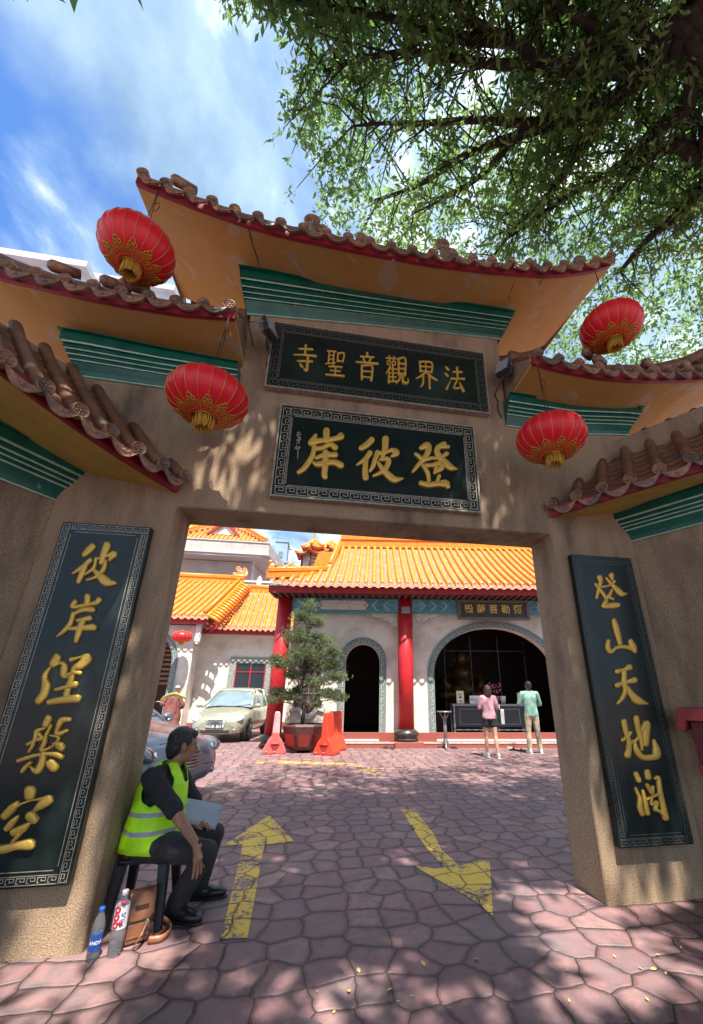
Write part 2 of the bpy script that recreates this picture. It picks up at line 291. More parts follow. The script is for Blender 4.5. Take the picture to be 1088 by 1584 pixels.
def gate_roof(label, E, rolls, b, fh=.10, D=1.2, k=.18, slope=.75, run=.75, ymax=9, soff=OCHRE, spacing=.2, faces=1):
    """E: stations of the fascia's lower edge; rolls: cap centres; b: horizontal inward direction"""
    global CAP0,DRIP0
    b=Vector((b[0],b[1],0)).normalized(); al=Vector((b.y,-b.x,0)); rz=math.atan2(b.y,b.x)-PI/2
    E=[Vector(e) for e in E]
    def lim(p,s): return min(s,max(0,(ymax-p.y)/b.y)) if b.y>1e-3 else s
    root=MB(); nsub=6; rows=[]
    # pan sheet with stepped courses
    R_=[Vector(r) for r in rolls]
    ncs=int(run/.085)
    def up(s): return slope*s+.10*s*s
    P=[]
    def course(s,step): return up(s)+step
    svals=[]
    for c in range(ncs): svals+=[(c*.085,.014),((c+1)*.085-.001,0)]
    base=[]
    for i in range(len(R_)-1):
        for j in range(nsub):
            u=j/nsub; p=R_[i].lerp(R_[i+1],u); base.append((p,-.045-.032*math.sin(PI*u)))
    base.append((R_[-1],-.045))
    for s,st in svals:
        P.append([p+b*lim(p,s)+Vector((0,0,dz+up(lim(p,s))+st)) for p,dz in base])
    root.grid(P)
    # rolls
    for r in R_:
        L=lim(r,run)
        if L<.03: continue
        nn=max(2,int(L/.12)+1); pts=[r+b*(L*i/(nn-1)+.02)+Vector((0,0,up(L*i/(nn-1)))) for i in range(nn)]
        root.tube(pts,[.046 if i%2==0 else .043 for i in range(nn)],10)
    rf=root.build('roof',TILE,gate)
    # far slope (seen from elsewhere)
    if ymax>5:
        q=MB(); T=[r+b*run+Vector((0,0,up(run)+.02)) for r in R_]; q.grid([T,[t+b*run*.9-Vector((0,0,up(run)*.9)) for t in T]]); q.build('rear_slope',TILE,rf)
        q=MB(); q.tube([t+Vector((0,0,.05)) for t in T],.075,8); q.build('ridge',TILE,rf)
    # fascia
    q=MB(); t_=.035
    q.grid([[e for e in E],[e+Vector((0,0,fh)) for e in E],[e+b*t_+Vector((0,0,fh)) for e in E],[e+b*t_+Vector((0,0,.0)) for e in E],[e for e in E]])
    q.add([E[0],E[0]+Vector((0,0,fh)),E[0]+b*t_+Vector((0,0,fh)),E[0]+b*t_],[(0,1,2,3)]); q.add([E[-1],E[-1]+Vector((0,0,fh)),E[-1]+b*t_+Vector((0,0,fh)),E[-1]+b*t_],[(0,1,2,3)])
    q.build('fascia',FASCIA,rf)
    # soffit slab
    q=MB(); ns=6; th=.05; S0=[]
    for i in range(ns+1):
        S0.append([e+b*(t_+.001+(lim(e,D)-t_)*i/ns if lim(e,D)>t_ else .002)+Vector((0,0,.004+k*lim(e,D)*i/ns)) for e in E])
    q.grid(S0); q.grid([[p+Vector((0,0,th)) for p in row] for row in S0])
    for row in ([r_[0] for r_ in S0],[r_[-1] for r_ in S0],S0[-1]):
        q.grid([row,[p+Vector((0,0,th)) for p in row]])
    q.build('soffit',soff,rf,sm=True)
    # gable ends closing roof between tiles and soffit
    for e in ((E[0],R_[0]),(E[-1],R_[-1])):
        q=MB()
        L=lim(e[0],run); 
        if L<.1: continue
        A=[e[0]+b*t_+Vector((0,0,.05))]; n_=5
        for i in range(n_+1): s=t_+(L-t_)*i/n_; A.append(Vector((e[0].x,e[0].y,e[1].z-.05))+b*s+Vector((0,0,up(s))))
        A.append(e[0]+b*(L*1.9 if ymax>5 else L)+Vector((0,0,k*L+.05)))
        q.add(A,[tuple(range(len(A)))]); q.build('gable_end',STUCCO,rf,sol=.012)
    # caps and drips
    for i,r in enumerate(R_):
        if CAP0 is None:
            CAP0=cap_mesh().build('end_cap',CAPM,rf,loc=None); 
            CAP0.data.transform(Matrix.Translation(ORG[rf])); CAP0.location=r-b*.03-ORG[rf]; CAP0.rotation_euler=(0,0,rz)
        else: inst(CAP0,rf,r-b*.03+Vector((0,0,random.uniform(-.004,.004))),rz,sc=(1,1,1))
        if i<len(R_)-1:
            c=(R_[i]+R_[i+1])/2+Vector((0,0,-.035)); dv=R_[i+1]-R_[i]; Ls=dv.length
            if DRIP0 is None:
                DRIP0=drip_mesh().build('drip_tile',CAPM,rf); DRIP0.data.transform(Matrix.Translation(ORG[rf])); o=DRIP0; o.location=c-b*.035-ORG[rf]
            else: o=inst(DRIP0,rf,c-b*.035,rz)
            sl_=math.atan2(dv.z,math.hypot(dv.x,dv.y)); sg=1 if (dv.x*al.x+dv.y*al.y)>0 else -1
            o.rotation_euler=(0,-sl_*sg,rz); o.scale=(Ls/.2,1,1)
    return rf
MZ=[(-1.95,5.56),(-1.83,5.50),(-1.63,5.425),(-1.32,5.326),(-1.03,5.25),(-.82,5.20),(-.54,5.165),(0,5.14),(.4,5.135),(.85,5.14),(1.45,5.19),(2.02,5.275),(2.32,5.37),(2.6,5.49),(2.85,5.64)]
xs=[-1.80+i*4.64/40 for i in range(41)]
main=gate_roof('main',[(x,2.5,interp(MZ,x)) for x in xs],[(-1.75+.2*i,2.5,interp(MZ,-1.75+.2*i)+.115) for i in range(24)],(0,1),fh=.085,D=1.24,k=.15,run=.78,slope=.7)
ML=[(-3.5,4.72),(-3.1,4.5),(-2.6,4.355),(-2.165,4.30),(-1.73,4.265),(-1.28,4.255),(-.86,4.30)]
xs=[-3.5+i*2.65/26 for i in range(27)]
midl=gate_roof('midl',[(x,2.68,interp(ML,x)) for x in xs],[(-.90-.207*i,2.68,interp(ML,-.9-.207*i)+.115) for i in range(13)][::-1],(0,1),fh=.085,D=1.15,k=-.05,run=.5,slope=.75,spacing=.207)
MR=[(1.8,4.23),(2.12,4.185),(2.5,4.165),(2.95,4.20),(3.67,4.335),(4.2,4.55),(4.6,4.8)]
xs=[1.82+i*2.75/26 for i in range(27)]
midr=gate_roof('midr',[(x,2.62,interp(MR,x)) for x in xs],[(1.87+.207*i,2.62,interp(MR,1.87+.207*i)+.115) for i in range(14)],(0,1),fh=.085,D=1.2,k=-.05,run=.5,slope=.75)
ed=Vector((-.566,-.824,0)); e0=Vector((-1.165,3.13,2.86))
lowl=gate_roof('lowl',[e0+ed*(i*.12)+Vector((0,0,.006*i+.0012*i*i)) for i in range(17)],[Vector((-1.125,3.06,2.965))+ed*(.2*i)+Vector((0,0,.003*i+.0025*i*i)) for i in range(11)],(-.824,.566),fh=.085,D=.85,k=.14,slope=1.0,run=.82,ymax=3.16,soff=YELLOWP)
ed=Vector((.70,-.714,0)); e0=Vector((2.085,3.143,2.915))
lowr=gate_roof('lowr',[e0+ed*(i*.12)+Vector((0,0,.010*i)) for i in range(17)],[Vector((2.11,3.10,3.025))+ed*(.218*i)+Vector((0,0,.014*i+.0012*i*i)) for i in range(10)],(.714,.70),fh=.085,D=.85,k=.10,slope=1.0,run=.82,ymax=3.16,soff=YELLOWP)
# moulded cornices: profile (outset fraction, height fraction, material of the band above it)
PROF=[(0,0,1),(.07,0,1),(.07,.035,0),(.14,.15,0),(.30,.34,0),(.36,.34,1),(.36,.385,0),(.42,.385,0),(.42,.45,0),(.48,.45,1),(.48,.49,0),(.54,.49,0),(.54,.555,0),(.60,.555,1),(.60,.60,0),(.66,.60,0),(.66,.69,0),(.76,.69,1),(.76,.75,0),(.84,.75,0),(.84,.97,0),(1,.97,0),(1,1,0),(0,1.0,0)]
def cornice(st, om, parent):
    q=MB(); rows=[]
    for o_,t_,_ in PROF:
        rows.append([Vector((x+nx*o_*om,y+ny*o_*om,zb+(zt-zb)*t_)) for (x,y,nx,ny,zb,zt) in st])
    for i in range(len(rows)-1):
        q.cur=PROF[i][2]
        q.grid([rows[i],rows[i+1]])
    for e in (0,-1): q.cur=0; q.add([r_[e] for r_ in rows],[tuple(range(len(rows)))])
    return q.build('cornice',[GREEN,MINT],parent)
def lin(t0,t1,n): return [t0+(t1-t0)*i/n for i in range(n+1)]
cz=[(-.9,4.872,5.235),(.4,4.985,5.215),(1.85,5.075,5.255)]
def c3(x): return interp([(a_,b_) for a_,b_,_ in cz],x),interp([(a_,c_) for a_,_,c_ in cz],x)
cornice([(-.885,YG+TG,-.35,0,*c3(-.9)),(-.885,YG-.003,-.35,-1,*c3(-.9))]+[(x,YG-.003,0,-1,*c3(x)) for x in lin(-.8,1.74,10)]+[(1.815,YG-.003,.35,-1,*c3(1.82)),(1.815,YG+TG,.35,0,*c3(1.82))],.25,main)
zl=[(-2.2,3.885,4.245),(-1.5,3.868,4.175),(-.82,3.893,4.13)]
def c3(x): return interp([(a_,b_) for a_,b_,_ in zl],x),interp([(a_,c_) for a_,_,c_ in zl],x)
cornice([(-2.172,YG+TG,-.9,0,*c3(-2.2)),(-2.172,YG-.003,-.9,-1,*c3(-2.2))]+[(x,YG-.003,0,-1,*c3(x)) for x in lin(-2.1,-.85,8)],.168,midl)
zl=[(1.76,3.90,4.2),(2.46,3.895,4.178),(3.17,3.972,4.25)]
cornice([(x,YG-.003,0,-1,*c3(x)) for x in lin(1.76,3.1,8)]+[(3.162,YG-.003,.9,-1,*c3(3.17)),(3.162,YG+TG,.9,0,*c3(3.17))],.168,midr)
s0=Vector((-2.03,YG,0))-DL*.18; nL=Vector((.828,-.56,0))
cornice([(*(s0+DL*t)[:2],nL.x,nL.y,2.715+.004*i,3.02+.012*i) for i,t in enumerate(lin(0,2.0,8))],.15,lowl)
s0=Vector((2.94,YG,0))-DR*.18; nR=Vector((-.84,-.54,0))
cornice([(*(s0+DR*t)[:2],nR.x,nR.y,2.728+.006*i,3.02+.008*i) for i,t in enumerate(lin(0,2.0,8))],.15,lowr)
# ridge ornaments (curled finials) on the main roof, ridge tiles at the tips
def scroll(mb,c,r,turns=1.6,th=.022,u=Vector((1,0,0)),v=Vector((0,0,1)),ph=0,sg=1):
    n=28; mb.tube([Vector(c)+u*(r*(1-i/n*.82)*math.cos(ph+sg*i/n*turns*2*PI))+v*(r*(1-i/n*.82)*math.sin(ph+sg*i/n*turns*2*PI)) for i in range(n+1)],[th*(1-.45*i/n) for i in range(n+1)],7)
for px,py,sg in ((485,341,1),(686,378,1)):
    p=at(px,py,2.92); q=MB(); scroll(q,p,.085,1.7,.026,ph=-1.9,sg=-1); 
    q.tube([p+Vector((.02,0,-.10)),p+Vector((.09,0,-.14)),p+Vector((.17,0,-.17)),p+Vector((.26,.0,-.2))],[.035,.03,.024,.016],7)
    q.tube([p+Vector((.05,.02,-.06)),p+Vector((.12,0,-.07)),p+Vector((.16,0,-.11))],[.03,.024,.01],7); q.tube([p+Vector((0,0,-.5)),p+Vector((0,0,-.09))],.05,8)
    q.build('ridge_ornament',CAPM,main)
for px,py,Y,rt,ang in ((276,281,2.62,main,.6),(895,404,2.6,main,-.5),(88,413,2.8,midl,.5),(168,436,2.8,midl,.4),(198,440,2.78,midl,-.3),(908,545,2.72,midr,.8),(925,556,2.72,midr,-.4),(1000,562,2.74,midr,.5),(1060,565,2.74,midr,.4),(560,370,2.7,main,.2),(820,408,2.62,main,.3)):
    p=at(px,py,Y); q=MB(); d=Vector((math.cos(ang),.55,.35)).normalized(); q.tube([p-d*.02,p+d*.16],[.05,.043],9); q.ball(p-d*.02,(.05,.05,.05),None,8,6); q.build('ridge_tile',CAPM,rt)
# cracks in the plaster (thin dark tubes laid along the surface)
CRACK=mat('crack',(.03,.02,.015),.9)
for pts in ([(385,351),(388,366),(391,378),(397,395),(402,413)],[(797,433),(793,443),(789,452),(787,464)],[(840,430),(836,437),(833,446)]):
    q=MB(); 
    P=[]
    for x,y in pts:
        d=ray(x,y); Y=2.9
        for _ in range(12):
            p=at(x,y,Y); zs=interp(MZ,p.x)+.004+.15*(Y-2.5); Y+= (zs-p.z)/(d.z/d.y-.15)
        P.append(at(x,y,Y)+Vector((0,0,-.002)))
    q.tube(P,[.004,.006,.003,.006,.002],5); q.build('crack',CRACK,main)

# ------------------------------------------------------------------ inscribed boards
def key_band(mb, path, w, pitch, lw, to3, closed=False, edge=True, raise_=.002):
    """Greek key between offset 0 and w left of the path (2D points)"""
    P=[Vector((x,y,0)) for x,y in path]; L=[0]
    for i in range(1,len(P)): L.append(L[-1]+(P[i]-P[i-1]).length)
    T=L[-1]; n=max(1,round(T/pitch)); u=T/n
    def pos(s,t):
        s=max(0,min(T,s)); i=1
        while i<len(P)-1 and L[i]<s: i+=1
        d=(P[i]-P[i-1]).normalized(); p=P[i-1]+d*(s-L[i-1])
        # smoothed normal
        dn=d
        if len(P)>3:
            a_=P[max(i-2,0)]; b_=P[min(i+1,len(P)-1)]; f=(s-L[i-1])/max(L[i]-L[i-1],1e-9)
            d0=(P[i]-a_).normalized() if i>1 else d; d1=(b_-P[i-1]).normalized(); dn=(d0*(1-f)+d1*f).normalized()
        return p+Vector((-dn.y,dn.x,0))*t
    def rect(s0,s1,t0,t1):
        k=max(1,int((s1-s0)/(u*.5))) if len(P)>3 else 1
        for j in range(k):
            a=s0+(s1-s0)*j/k; b=s0+(s1-s0)*(j+1)/k
            q=[pos(a,t0),pos(b,t0),pos(b,t1),pos(a,t1)]; mb.add([to3(p.x,p.y,raise_) for p in q],[(0,1,2,3)])
    if edge:
        for j in range(n): rect(j*u,(j+1)*u,0,lw); rect(j*u,(j+1)*u,w-lw,w)
    h0=2*lw; h1=w-2*lw; hh=h1-h0; l=lw
    for j in range(n):
        a=j*u+.06*u; e=a+.84*u
        rect(a,a+l,h0,h1); rect(a+l,e,h1-l,h1); rect(e-l,e,h0+.28*hh,h1-l); rect(a+.36*u,e-l,h0+.28*hh,h0+.28*hh+l)
        rect(a+.36*u,a+.36*u+l,h0+.28*hh+l,h0+.68*hh)
        rect(a+l,min(a+.25*u,a+.3*u),h0,h0+l)
def crspline(pts,m=8):
    out=[]; n=len(pts)
    for i in range(n-1):
        p0=pts[max(i-1,0)];p1=pts[i];p2=pts[i+1];p3=pts[min(i+2,n-1)]
        for k in range(m):
            t=k/m; out.append(tuple(.5*((2*p1[a])+(-p0[a]+p2[a])*t+(2*p0[a]-5*p1[a]+4*p2[a]-p3[a])*t*t+(-p0[a]+3*p1[a]-3*p2[a]+p3[a])*t**3) for a in range(len(p1))))
    out.append(tuple(pts[-1])); return out
def brush(mb, pts, to3, h, k=0):
    """one raised brush stroke: (x,y,halfwidth) points in plan units; to3(x,y,height)"""
    c=crspline(pts,7)
    # round ends
    def endcap(p,q,w):
        d=Vector((p[0]-q[0],p[1]-q[1])); d=d.normalized() if d.length>1e-6 else Vector((1,0)); return [(p[0]+d.x*w*math.sin(a),p[1]+d.y*w*math.sin(a),w*math.cos(a)) for a in (1.45,1.1,.75,.4)]
    c=endcap(c[0],c[1],c[0][2])+c+endcap(c[-1],c[-2],c[-1][2])[::-1]
    nv=9; rows=[]; n=len(c)
    for i,(x,y,w_) in enumerate(c):
        a=c[max(i-1,0)];b=c[min(i+1,n-1)]; d=Vector((b[0]-a[0],b[1]-a[1])); d=d.normalized() if d.length>1e-9 else Vector((1,0)); nx,ny=-d.y,d.x
        row=[]
        for j in range(nv):
            th=PI*j/(nv-1); uu=math.cos(th); hh=math.sin(th)**.30*h*min(1,(abs(w_)/max(p[2] for p in pts))**.5+.12)+k*.0006
            row.append(to3(x+nx*uu*w_,y+ny*uu*w_,hh if 0<j<nv-1 else -.001))
        rows.append(row)
    s=mb.smooth; mb.smooth=True; mb.grid(rows); mb.smooth=s
def board(name,label,x0,x1,z0,z1,yf,th,bw,pitch,lw,inner=.03,chars=None,frame=None,group=None,kh=.012,keymat=None,cmat=GOLD):
    t=thing(name,label,'sign',((x0+x1)/2,yf+th,z0),group)
    a=MB(); a.box(x0,x1,yf,yf+th,z0,z1); a.build('board',GRANITE,t,bev=.006,seg=2)
    if frame:
        a=MB()
        for bx in ((x0-.012,x1+.012,z1-.0,z1+.014),(x0-.012,x1+.012,z0-.014,z0),(x0-.014,x0,z0,z1),(x1,x1+.014,z0,z1)): a.box(bx[0],bx[1],yf-.012,yf+th,bx[2],bx[3])
        a.build('frame',KEYS,t)
    a=MB(); to3=lambda x,z,h:(x,yf-h,z)
    m_=.012; X0,X1,Z0,Z1=x0+m_,x1-m_,z0+m_,z1-m_
    for p in (((X0,Z0),(X1,Z0)),((X1,Z0),(X1,Z1)),((X1,Z1),(X0,Z1)),((X0,Z1),(X0,Z0))):
        # trim ends so sides butt
        d=Vector((p[1][0]-p[0][0],p[1][1]-p[0][1])).normalized(); q=[(p[0][0]+d.x*bw*0,p[0][1]+d.y*bw*0),(p[1][0]-d.x*bw,p[1][1]-d.y*bw)]
        key_band(a,q,bw-.006,pitch,lw,to3)
    i_=bw+inner
    for (xa,xb,za,zb) in ((X0+i_,X1-i_,Z0+i_-.02,Z0+i_-.02+lw),(X0+i_,X1-i_,Z1-i_+.02-lw,Z1-i_+.02),(X0+i_-.02,X0+i_-.02+lw,Z0+i_,Z1-i_),(X1-i_+.02-lw,X1-i_+.02,Z0+i_,Z1-i_)):
        a.add([(xa,yf-.002,za),(xb,yf-.002,za),(xb,yf-.002,zb),(xa,yf-.002,zb)],[(0,1,2,3)])
    a.build('border',keymat or KEYS,t)
    return t
PL=board('inscribed_board','tall black granite board with five gold characters on the left pillar','x' if 0 else -1.885,-1.283,.335,2.53,3.09,.055,.052,.052,.0045)
PR=board('inscribed_board','tall black granite board with five gold characters on the right pillar',2.214,2.825,.338,2.54,3.09,.055,.052,.052,.0035,keymat=mat('dull_line',(.10,.10,.085),.4))
S2=board('inscribed_board','black board with three large gold characters, directly above the opening',-.437,1.375,2.886,3.79,3.09,.055,.085,.088,.007,inner=.02,frame=1)
S1=board('inscribed_board','black board with six slim gold characters, under the top green cornice',-.60,1.56,3.992,4.765,3.09,.055,.085,.088,.005,inner=.02,frame=1,keymat=mat('tarnished_line',(.11,.105,.09),.5))
def glyph(parent,ox,oy,sc,strokes,h,Y=3.09,wf=1.0,wsc=1.0):
    q=MB()
    def to3(x,y,hh):
        p=at(x,y,Y); p.y-=hh; return p
    for k,st in enumerate(strokes): brush(q,[(ox+x/sc,oy+y/sc,max(w_,9*wf)/sc*wsc) for x,y,w_ in st],to3,h,k)
    return q.build('character',GOLD,parent,sm=True)
an=[[(592,250,50),(590,380,45)],[(440,310,25),(400,380,42),(370,425,38),(480,390,38),(640,370,33),(740,350,38),(790,325,52)],[(410,500,30),(520,490,33),(640,440,33),(710,480,45)],[(420,460,30),(400,580,38),(340,690,40),(270,780,38),(200,830,30)],[(450,630,28),(560,590,36),(715,585,40)],[(410,690,22),(460,720,38),(580,700,42),(700,690,42),(790,730,48)],[(580,560,48),(575,720,46),(560,850,44),(572,895,38)]]
bi=[[(210,190,30),(170,230,30),(115,265,26)],[(195,310,26),(150,370,24),(75,420,10)],[(160,370,24),(150,460,27),(155,540,31)],[(265,310,26),(240,380,24),(225,430,23),(195,480,13)],[(265,310,23),(330,310,18),(400,285,20),(440,310,34),(405,338,18)],[(340,185,34),(335,270,29),(310,350,20)],[(290,375,13),(360,370,23),(365,410,27),(320,480,23),(230,525,13)],[(270,400,13),(320,470,26),(380,530,33),(430,562,30),(500,550,8)]]
de=[[(675,262,22),(730,240,33),(740,290,30),(700,360,24),(640,430,21),(595,485,13)],[(620,320,14),(660,350,20),(700,390,14)],[(885,232,28),(822,272,27),(840,340,28),(900,400,31),(950,445,30),(1005,460,8)],[(910,320,23),(860,350,17)],[(925,255,17),(870,255,18)],[(710,375,18),(780,360,16),(830,365,13)],[(690,430,16),(780,425,20),(850,410,26),(862,450,30),(800,490,18)],[(700,440,18),(735,500,20),(745,570,18)],[(812,440,18),(798,500,13)],[(840,530,20),(822,580,18)],[(670,595,23),(740,610,26),(840,600,26),(900,600,36),(922,628,22)]]
glyph(S2,440,640,9.067,an,.020); glyph(S2,540,650,6.044,bi,.020); glyph(S2,540,650,6.044,de,.020)
sg=[[(180,270,5),(225,262,5)],[(195,255,5),(190,300,5)],[(215,265,5),(222,290,5)],[(170,300,5),(235,292,6)],[(190,300,5),(185,330,5),(228,328,5)],[(200,310,5),(230,345,5)],[(190,355,5),(225,350,5)],[(172,372,5),(230,362,6)],[(185,385,5),(215,380,5)],[(190,375,5),(180,415,5)],[(212,375,5),(215,425,5)],[(170,430,4),(200,405,4)],[(175,455,5),(160,480,5),(150,500,4)],[(178,475,5),(175,515,5)],[(195,465,5),(225,480,5)],[(200,480,6),(192,560,6),(186,630,5)],[(150,490,5),(215,492,5)]]
q=MB()
for k,st in enumerate(sg): brush(q,[(440+x/9.067,640+y/9.067,w_/9.067) for x,y,w_ in st],lambda x,y,hh:at(x,y,3.09)-Vector((0,hh,0)),.005,k)
q.build('signature',KEYS,S2)
bi2=[[(760,770,28),(720,810,27),(690,840,20)],[(745,880,18),(680,940,20),(600,990,10)],[(700,930,22),(670,1000,23),(645,1060,18)],[(790,870,13),(770,950,14),(700,1000,9)],[(880,760,31),(850,840,28),(832,905,20)],[(800,870,11),(880,850,13),(940,830,27),(900,880,13)],[(870,890,14),(850,960,18),(790,1020,14),(715,1045,9)],[(770,960,14),(830,1020,36),(880,1060,40),(945,1070,14)]]
an2=[[(720,1180,27),(715,1240,23)],[(620,1220,20),(600,1265,18),(720,1245,16),(790,1230,20),(815,1205,24)],[(600,1325,14),(680,1290,20),(760,1285,26)],[(605,1320,18),(580,1400,20),(530,1460,18),(475,1503,8)],[(640,1375,16),(740,1355,23)],[(560,1445,11),(620,1440,20),(770,1430,30)],[(680,1380,26),(650,1470,25),(627,1545,16)]]
nie=[[(610,115,42),(570,185,45),(540,222,14)],[(540,215,12),(480,310,28),(490,400,43),(470,500,44),(415,575,40)],[(550,215,10),(640,180,20),(685,200,33),(680,300,36),(720,320,18)],[(760,140,27),(850,115,14),(930,120,48),(870,190,46),(790,230,28),(770,300,28),(730,420,32),(700,540,32)],[(700,310,18),(780,280,18),(850,280,24)],[(600,455,20),(700,430,24),(800,400,33)],[(530,590,30),(650,565,40),(820,550,45)]]
pan=[[(520,755,38),(490,820,36)],[(480,860,13),(400,890,23),(385,950,23),(350,1050,18),(315,1105,14)],[(300,1030,18),(380,990,18),(450,960,26),(400,900,14)],[(550,830,14),(500,930,18),(475,1020,23),(450,1090,20),(560,1050,11),(630,960,16),(540,935,11)],[(740,770,24),(660,780,33),(610,880,20),(620,920,27),(715,885,17)],[(570,1020,11),(650,1040,33),(660,1080,23),(600,1050,11)],[(210,1200,23),(330,1160,23),(470,1130,20),(600,1135,28),(660,1160,26)],[(470,1130,33),(445,1240,36),(400,1310,36),(330,1262,10)],[(340,1215,14),(280,1270,23),(248,1315,17)],[(550,1235,52),(578,1268,52)]]
kong=[[(345,315,66),(340,365,56)],[(205,440,22),(150,500,46),(65,590,42)],[(150,520,18),(260,450,14),(400,410,12),(560,400,46),(480,460,50),(400,525,22)],[(360,595,64),(388,625,52)],[(215,590,14),(150,660,36),(92,728,33)],[(360,655,10),(260,730,46),(175,768,46)],[(230,790,22),(150,880,14)],[(-70,965,46),(60,955,50),(200,920,46),(345,905,62)]]
glyph(PL,0,700,5.28,bi2,.018); glyph(PL,0,700,5.28,an2,.018); glyph(PL,0,1000,6.8,nie,.020); glyph(PL,0,1000,6.8,pan,.020); glyph(PL,0,1180,7.2,kong,.022)
dg=[[(310,220,28),(320,260,23),(295,360,20),(280,430,14)],[(265,290,14),(330,370,18),(380,440,17)],[(430,200,27),(440,240,14)],[(375,225,10),(430,290,18),(500,360,30),(540,392,26),(585,388,8)],[(455,265,18),(420,300,12),(340,320,12)],[(430,350,14),(410,400,20),(395,420,17),(445,445,14)],[(370,470,26),(345,515,20),(420,510,32),(490,505,28)]]
sh=[[(455,660,24),(485,760,31),(520,900,22)],[(395,870,21),(395,940,27),(425,980,22),(480,940,19),(560,930,21),(640,950,26),(670,980,18)],[(625,870,24),(650,930,34),(668,968,24)]]
ti=[[(490,1180,28),(560,1160,19),(610,1140,35)],[(560,1180,26),(560,1280,27),(570,1370,24),(540,1450,24),(492,1505,14)],[(490,1320,30),(580,1290,21),(660,1270,35)],[(570,1320,20),(640,1420,33),(700,1478,42),(800,1510,8)]]
glyph(PR,880,860,6.6,dg,.018); glyph(PR,880,860,6.6,sh,.018); glyph(PR,880,860,6.6,ti,.018)
dd=[[(160,235,27),(180,330,28),(215,460,24),(200,580,35)],[(145,425,20),(200,390,18),(225,350,18)],[(190,500,14),(260,430,13)],[(285,200,28),(310,330,27),(340,440,24),(345,525,12)],[(270,450,14),(330,360,17),(390,255,35),(385,380,36),(385,465,30)],[(270,440,14),(290,530,27),(350,600,30),(460,600,35),(495,560,42),(465,430,14)]]
ku=[[(285,770,24),(315,840,24)],[(400,750,28),(412,805,32)],[(480,820,14),(512,812,20),(530,950,24),(560,1090,27),(588,1220,32)],[(280,920,12),(320,1020,17),(325,1110,26),(350,1185,20)],[(355,945,12),(375,1040,18),(402,1175,23)],[(395,880,17),(440,960,17),(460,980,11)],[(450,905,18),(450,950,18)],[(395,1030,13),(510,975,13)],[(440,1010,13),(440,1080,15),(490,1060,20),(480,1130,20),(530,1160,13),(585,1215,18)]]
glyph(PR,940,1080,6.6,dd,.018); glyph(PR,940,1080,6.6,ku,.016)
def grid_glyph(parent,x0,y0,x1,y1,strokes,h=.010,sc=3.51,ox=430,oy=510,wf=1.15,Y=3.09):
    c=at(ox+(x0+x1)/2/sc,oy+(y0+y1)/2/sc,Y); H_=(at(ox+x0/sc,oy+y1/sc,Y)-at(ox+x0/sc,oy+y0/sc,Y)).length*.93; W_=(at(ox+x1/sc,oy+y0/sc,Y)-at(ox+x0/sc,oy+y0/sc,Y)).length*.86
    q=MB()
    for k,st in enumerate(strokes): brush(q,[((x-50)/100*W_,(50-y)/100*H_,w_/100*W_*wf) for x,y,w_ in st],lambda x,y,hh:Vector((c.x+x,Y-hh,c.z+y)),h,k)
    return q.build('character',GOLD,parent,sm=True)
si=[[(50,2,5),(50,38,5)],[(22,18,4),(80,13,5)],[(3,42,3),(50,37,4),(97,36,6)],[(22,62,4),(84,57,5)],[(64,42,5),(64,90,6),(52,86,3)],[(32,70,3),(42,80,6)]]
sheng=[[(8,10,4),(48,8,4)],[(16,10,4),(16,55,4)],[(40,10,4),(40,60,4)],[(16,25,3),(40,24,3)],[(16,39,3),(40,38,3)],[(4,58,3),(48,50,3)],[(60,14,4),(60,44,4)],[(60,14,4),(90,12,4),(86,42,4)],[(60,42,3),(86,41,3)],[(22,66,4),(82,62,4)],[(52,64,4),(52,94,4)],[(28,80,3),(76,78,3)],[(10,96,4),(94,93,5)]]
yin=[[(50,0,5),(52,10,4)],[(22,16,4),(80,12,4)],[(34,20,4),(40,32,4)],[(68,17,4),(60,32,4)],[(4,38,4),(98,34,6)],[(28,48,4),(30,96,5)],[(28,50,4),(74,46,4),(72,96,5)],[(30,68,3),(72,66,3)],[(30,88,3),(72,87,3)]]
guan=[[(4,10,3),(50,8,3)],[(18,2,3),(18,16,3)],[(38,2,3),(36,16,3)],[(8,22,2),(22,21,2),(21,34,2)],[(8,22,2),(9,34,2)],[(9,33,2),(21,33,2)],[(30,22,2),(45,20,2),(43,33,2)],[(30,22,2),(31,34,2)],[(31,33,2),(43,32,2)],[(22,40,3),(4,66,2)],[(16,52,3),(16,98,4)],[(32,36,3),(34,46,3)],[(18,50,2.5),(50,47,2.5)],[(18,64,2.5),(46,62,2.5)],[(18,78,2.5),(46,76,2.5)],[(16,94,3),(50,90,3)],[(33,48,3),(33,92,3)],[(58,8,4),(58,66,4)],[(58,9,3),(88,6,3),(86,66,4)],[(58,26,3),(86,25,3)],[(58,44,3),(86,43,3)],[(58,62,3),(86,61,3)],[(66,66,4),(60,84,4),(46,98,2)],[(76,66,4),(76,88,5),(88,93,5),(98,88,4),(98,76,2)]]
jie=[[(22,4,4),(24,42,4)],[(22,5,4),(78,3,4),(76,40,4)],[(50,5,3),(50,40,3)],[(24,22,3),(76,20,3)],[(24,39,3),(76,38,3)],[(46,42,4),(26,58,4),(2,70,2)],[(54,42,4),(74,56,5),(99,66,4)],[(36,58,4),(34,84,4),(22,98,2)],[(64,56,5),(64,99,4)]]
fa=[[(10,6,4),(20,15,6)],[(4,32,4),(16,41,5)],[(6,92,5),(14,80,4),(28,58,2)],[(44,22,4),(88,18,5)],[(66,2,5),(66,46,4)],[(32,50,4),(98,44,5)],[(64,50,4),(44,84,4),(80,80,4)],[(74,62,3),(90,92,6)]]
for b_,g2 in (((75,75,215,240),si),((250,100,375,265),sheng),((415,120,550,285),yin),((575,140,715,305),guan),((740,165,870,325),jie),((900,195,1020,345),fa)): grid_glyph(S1,*b_,g2)
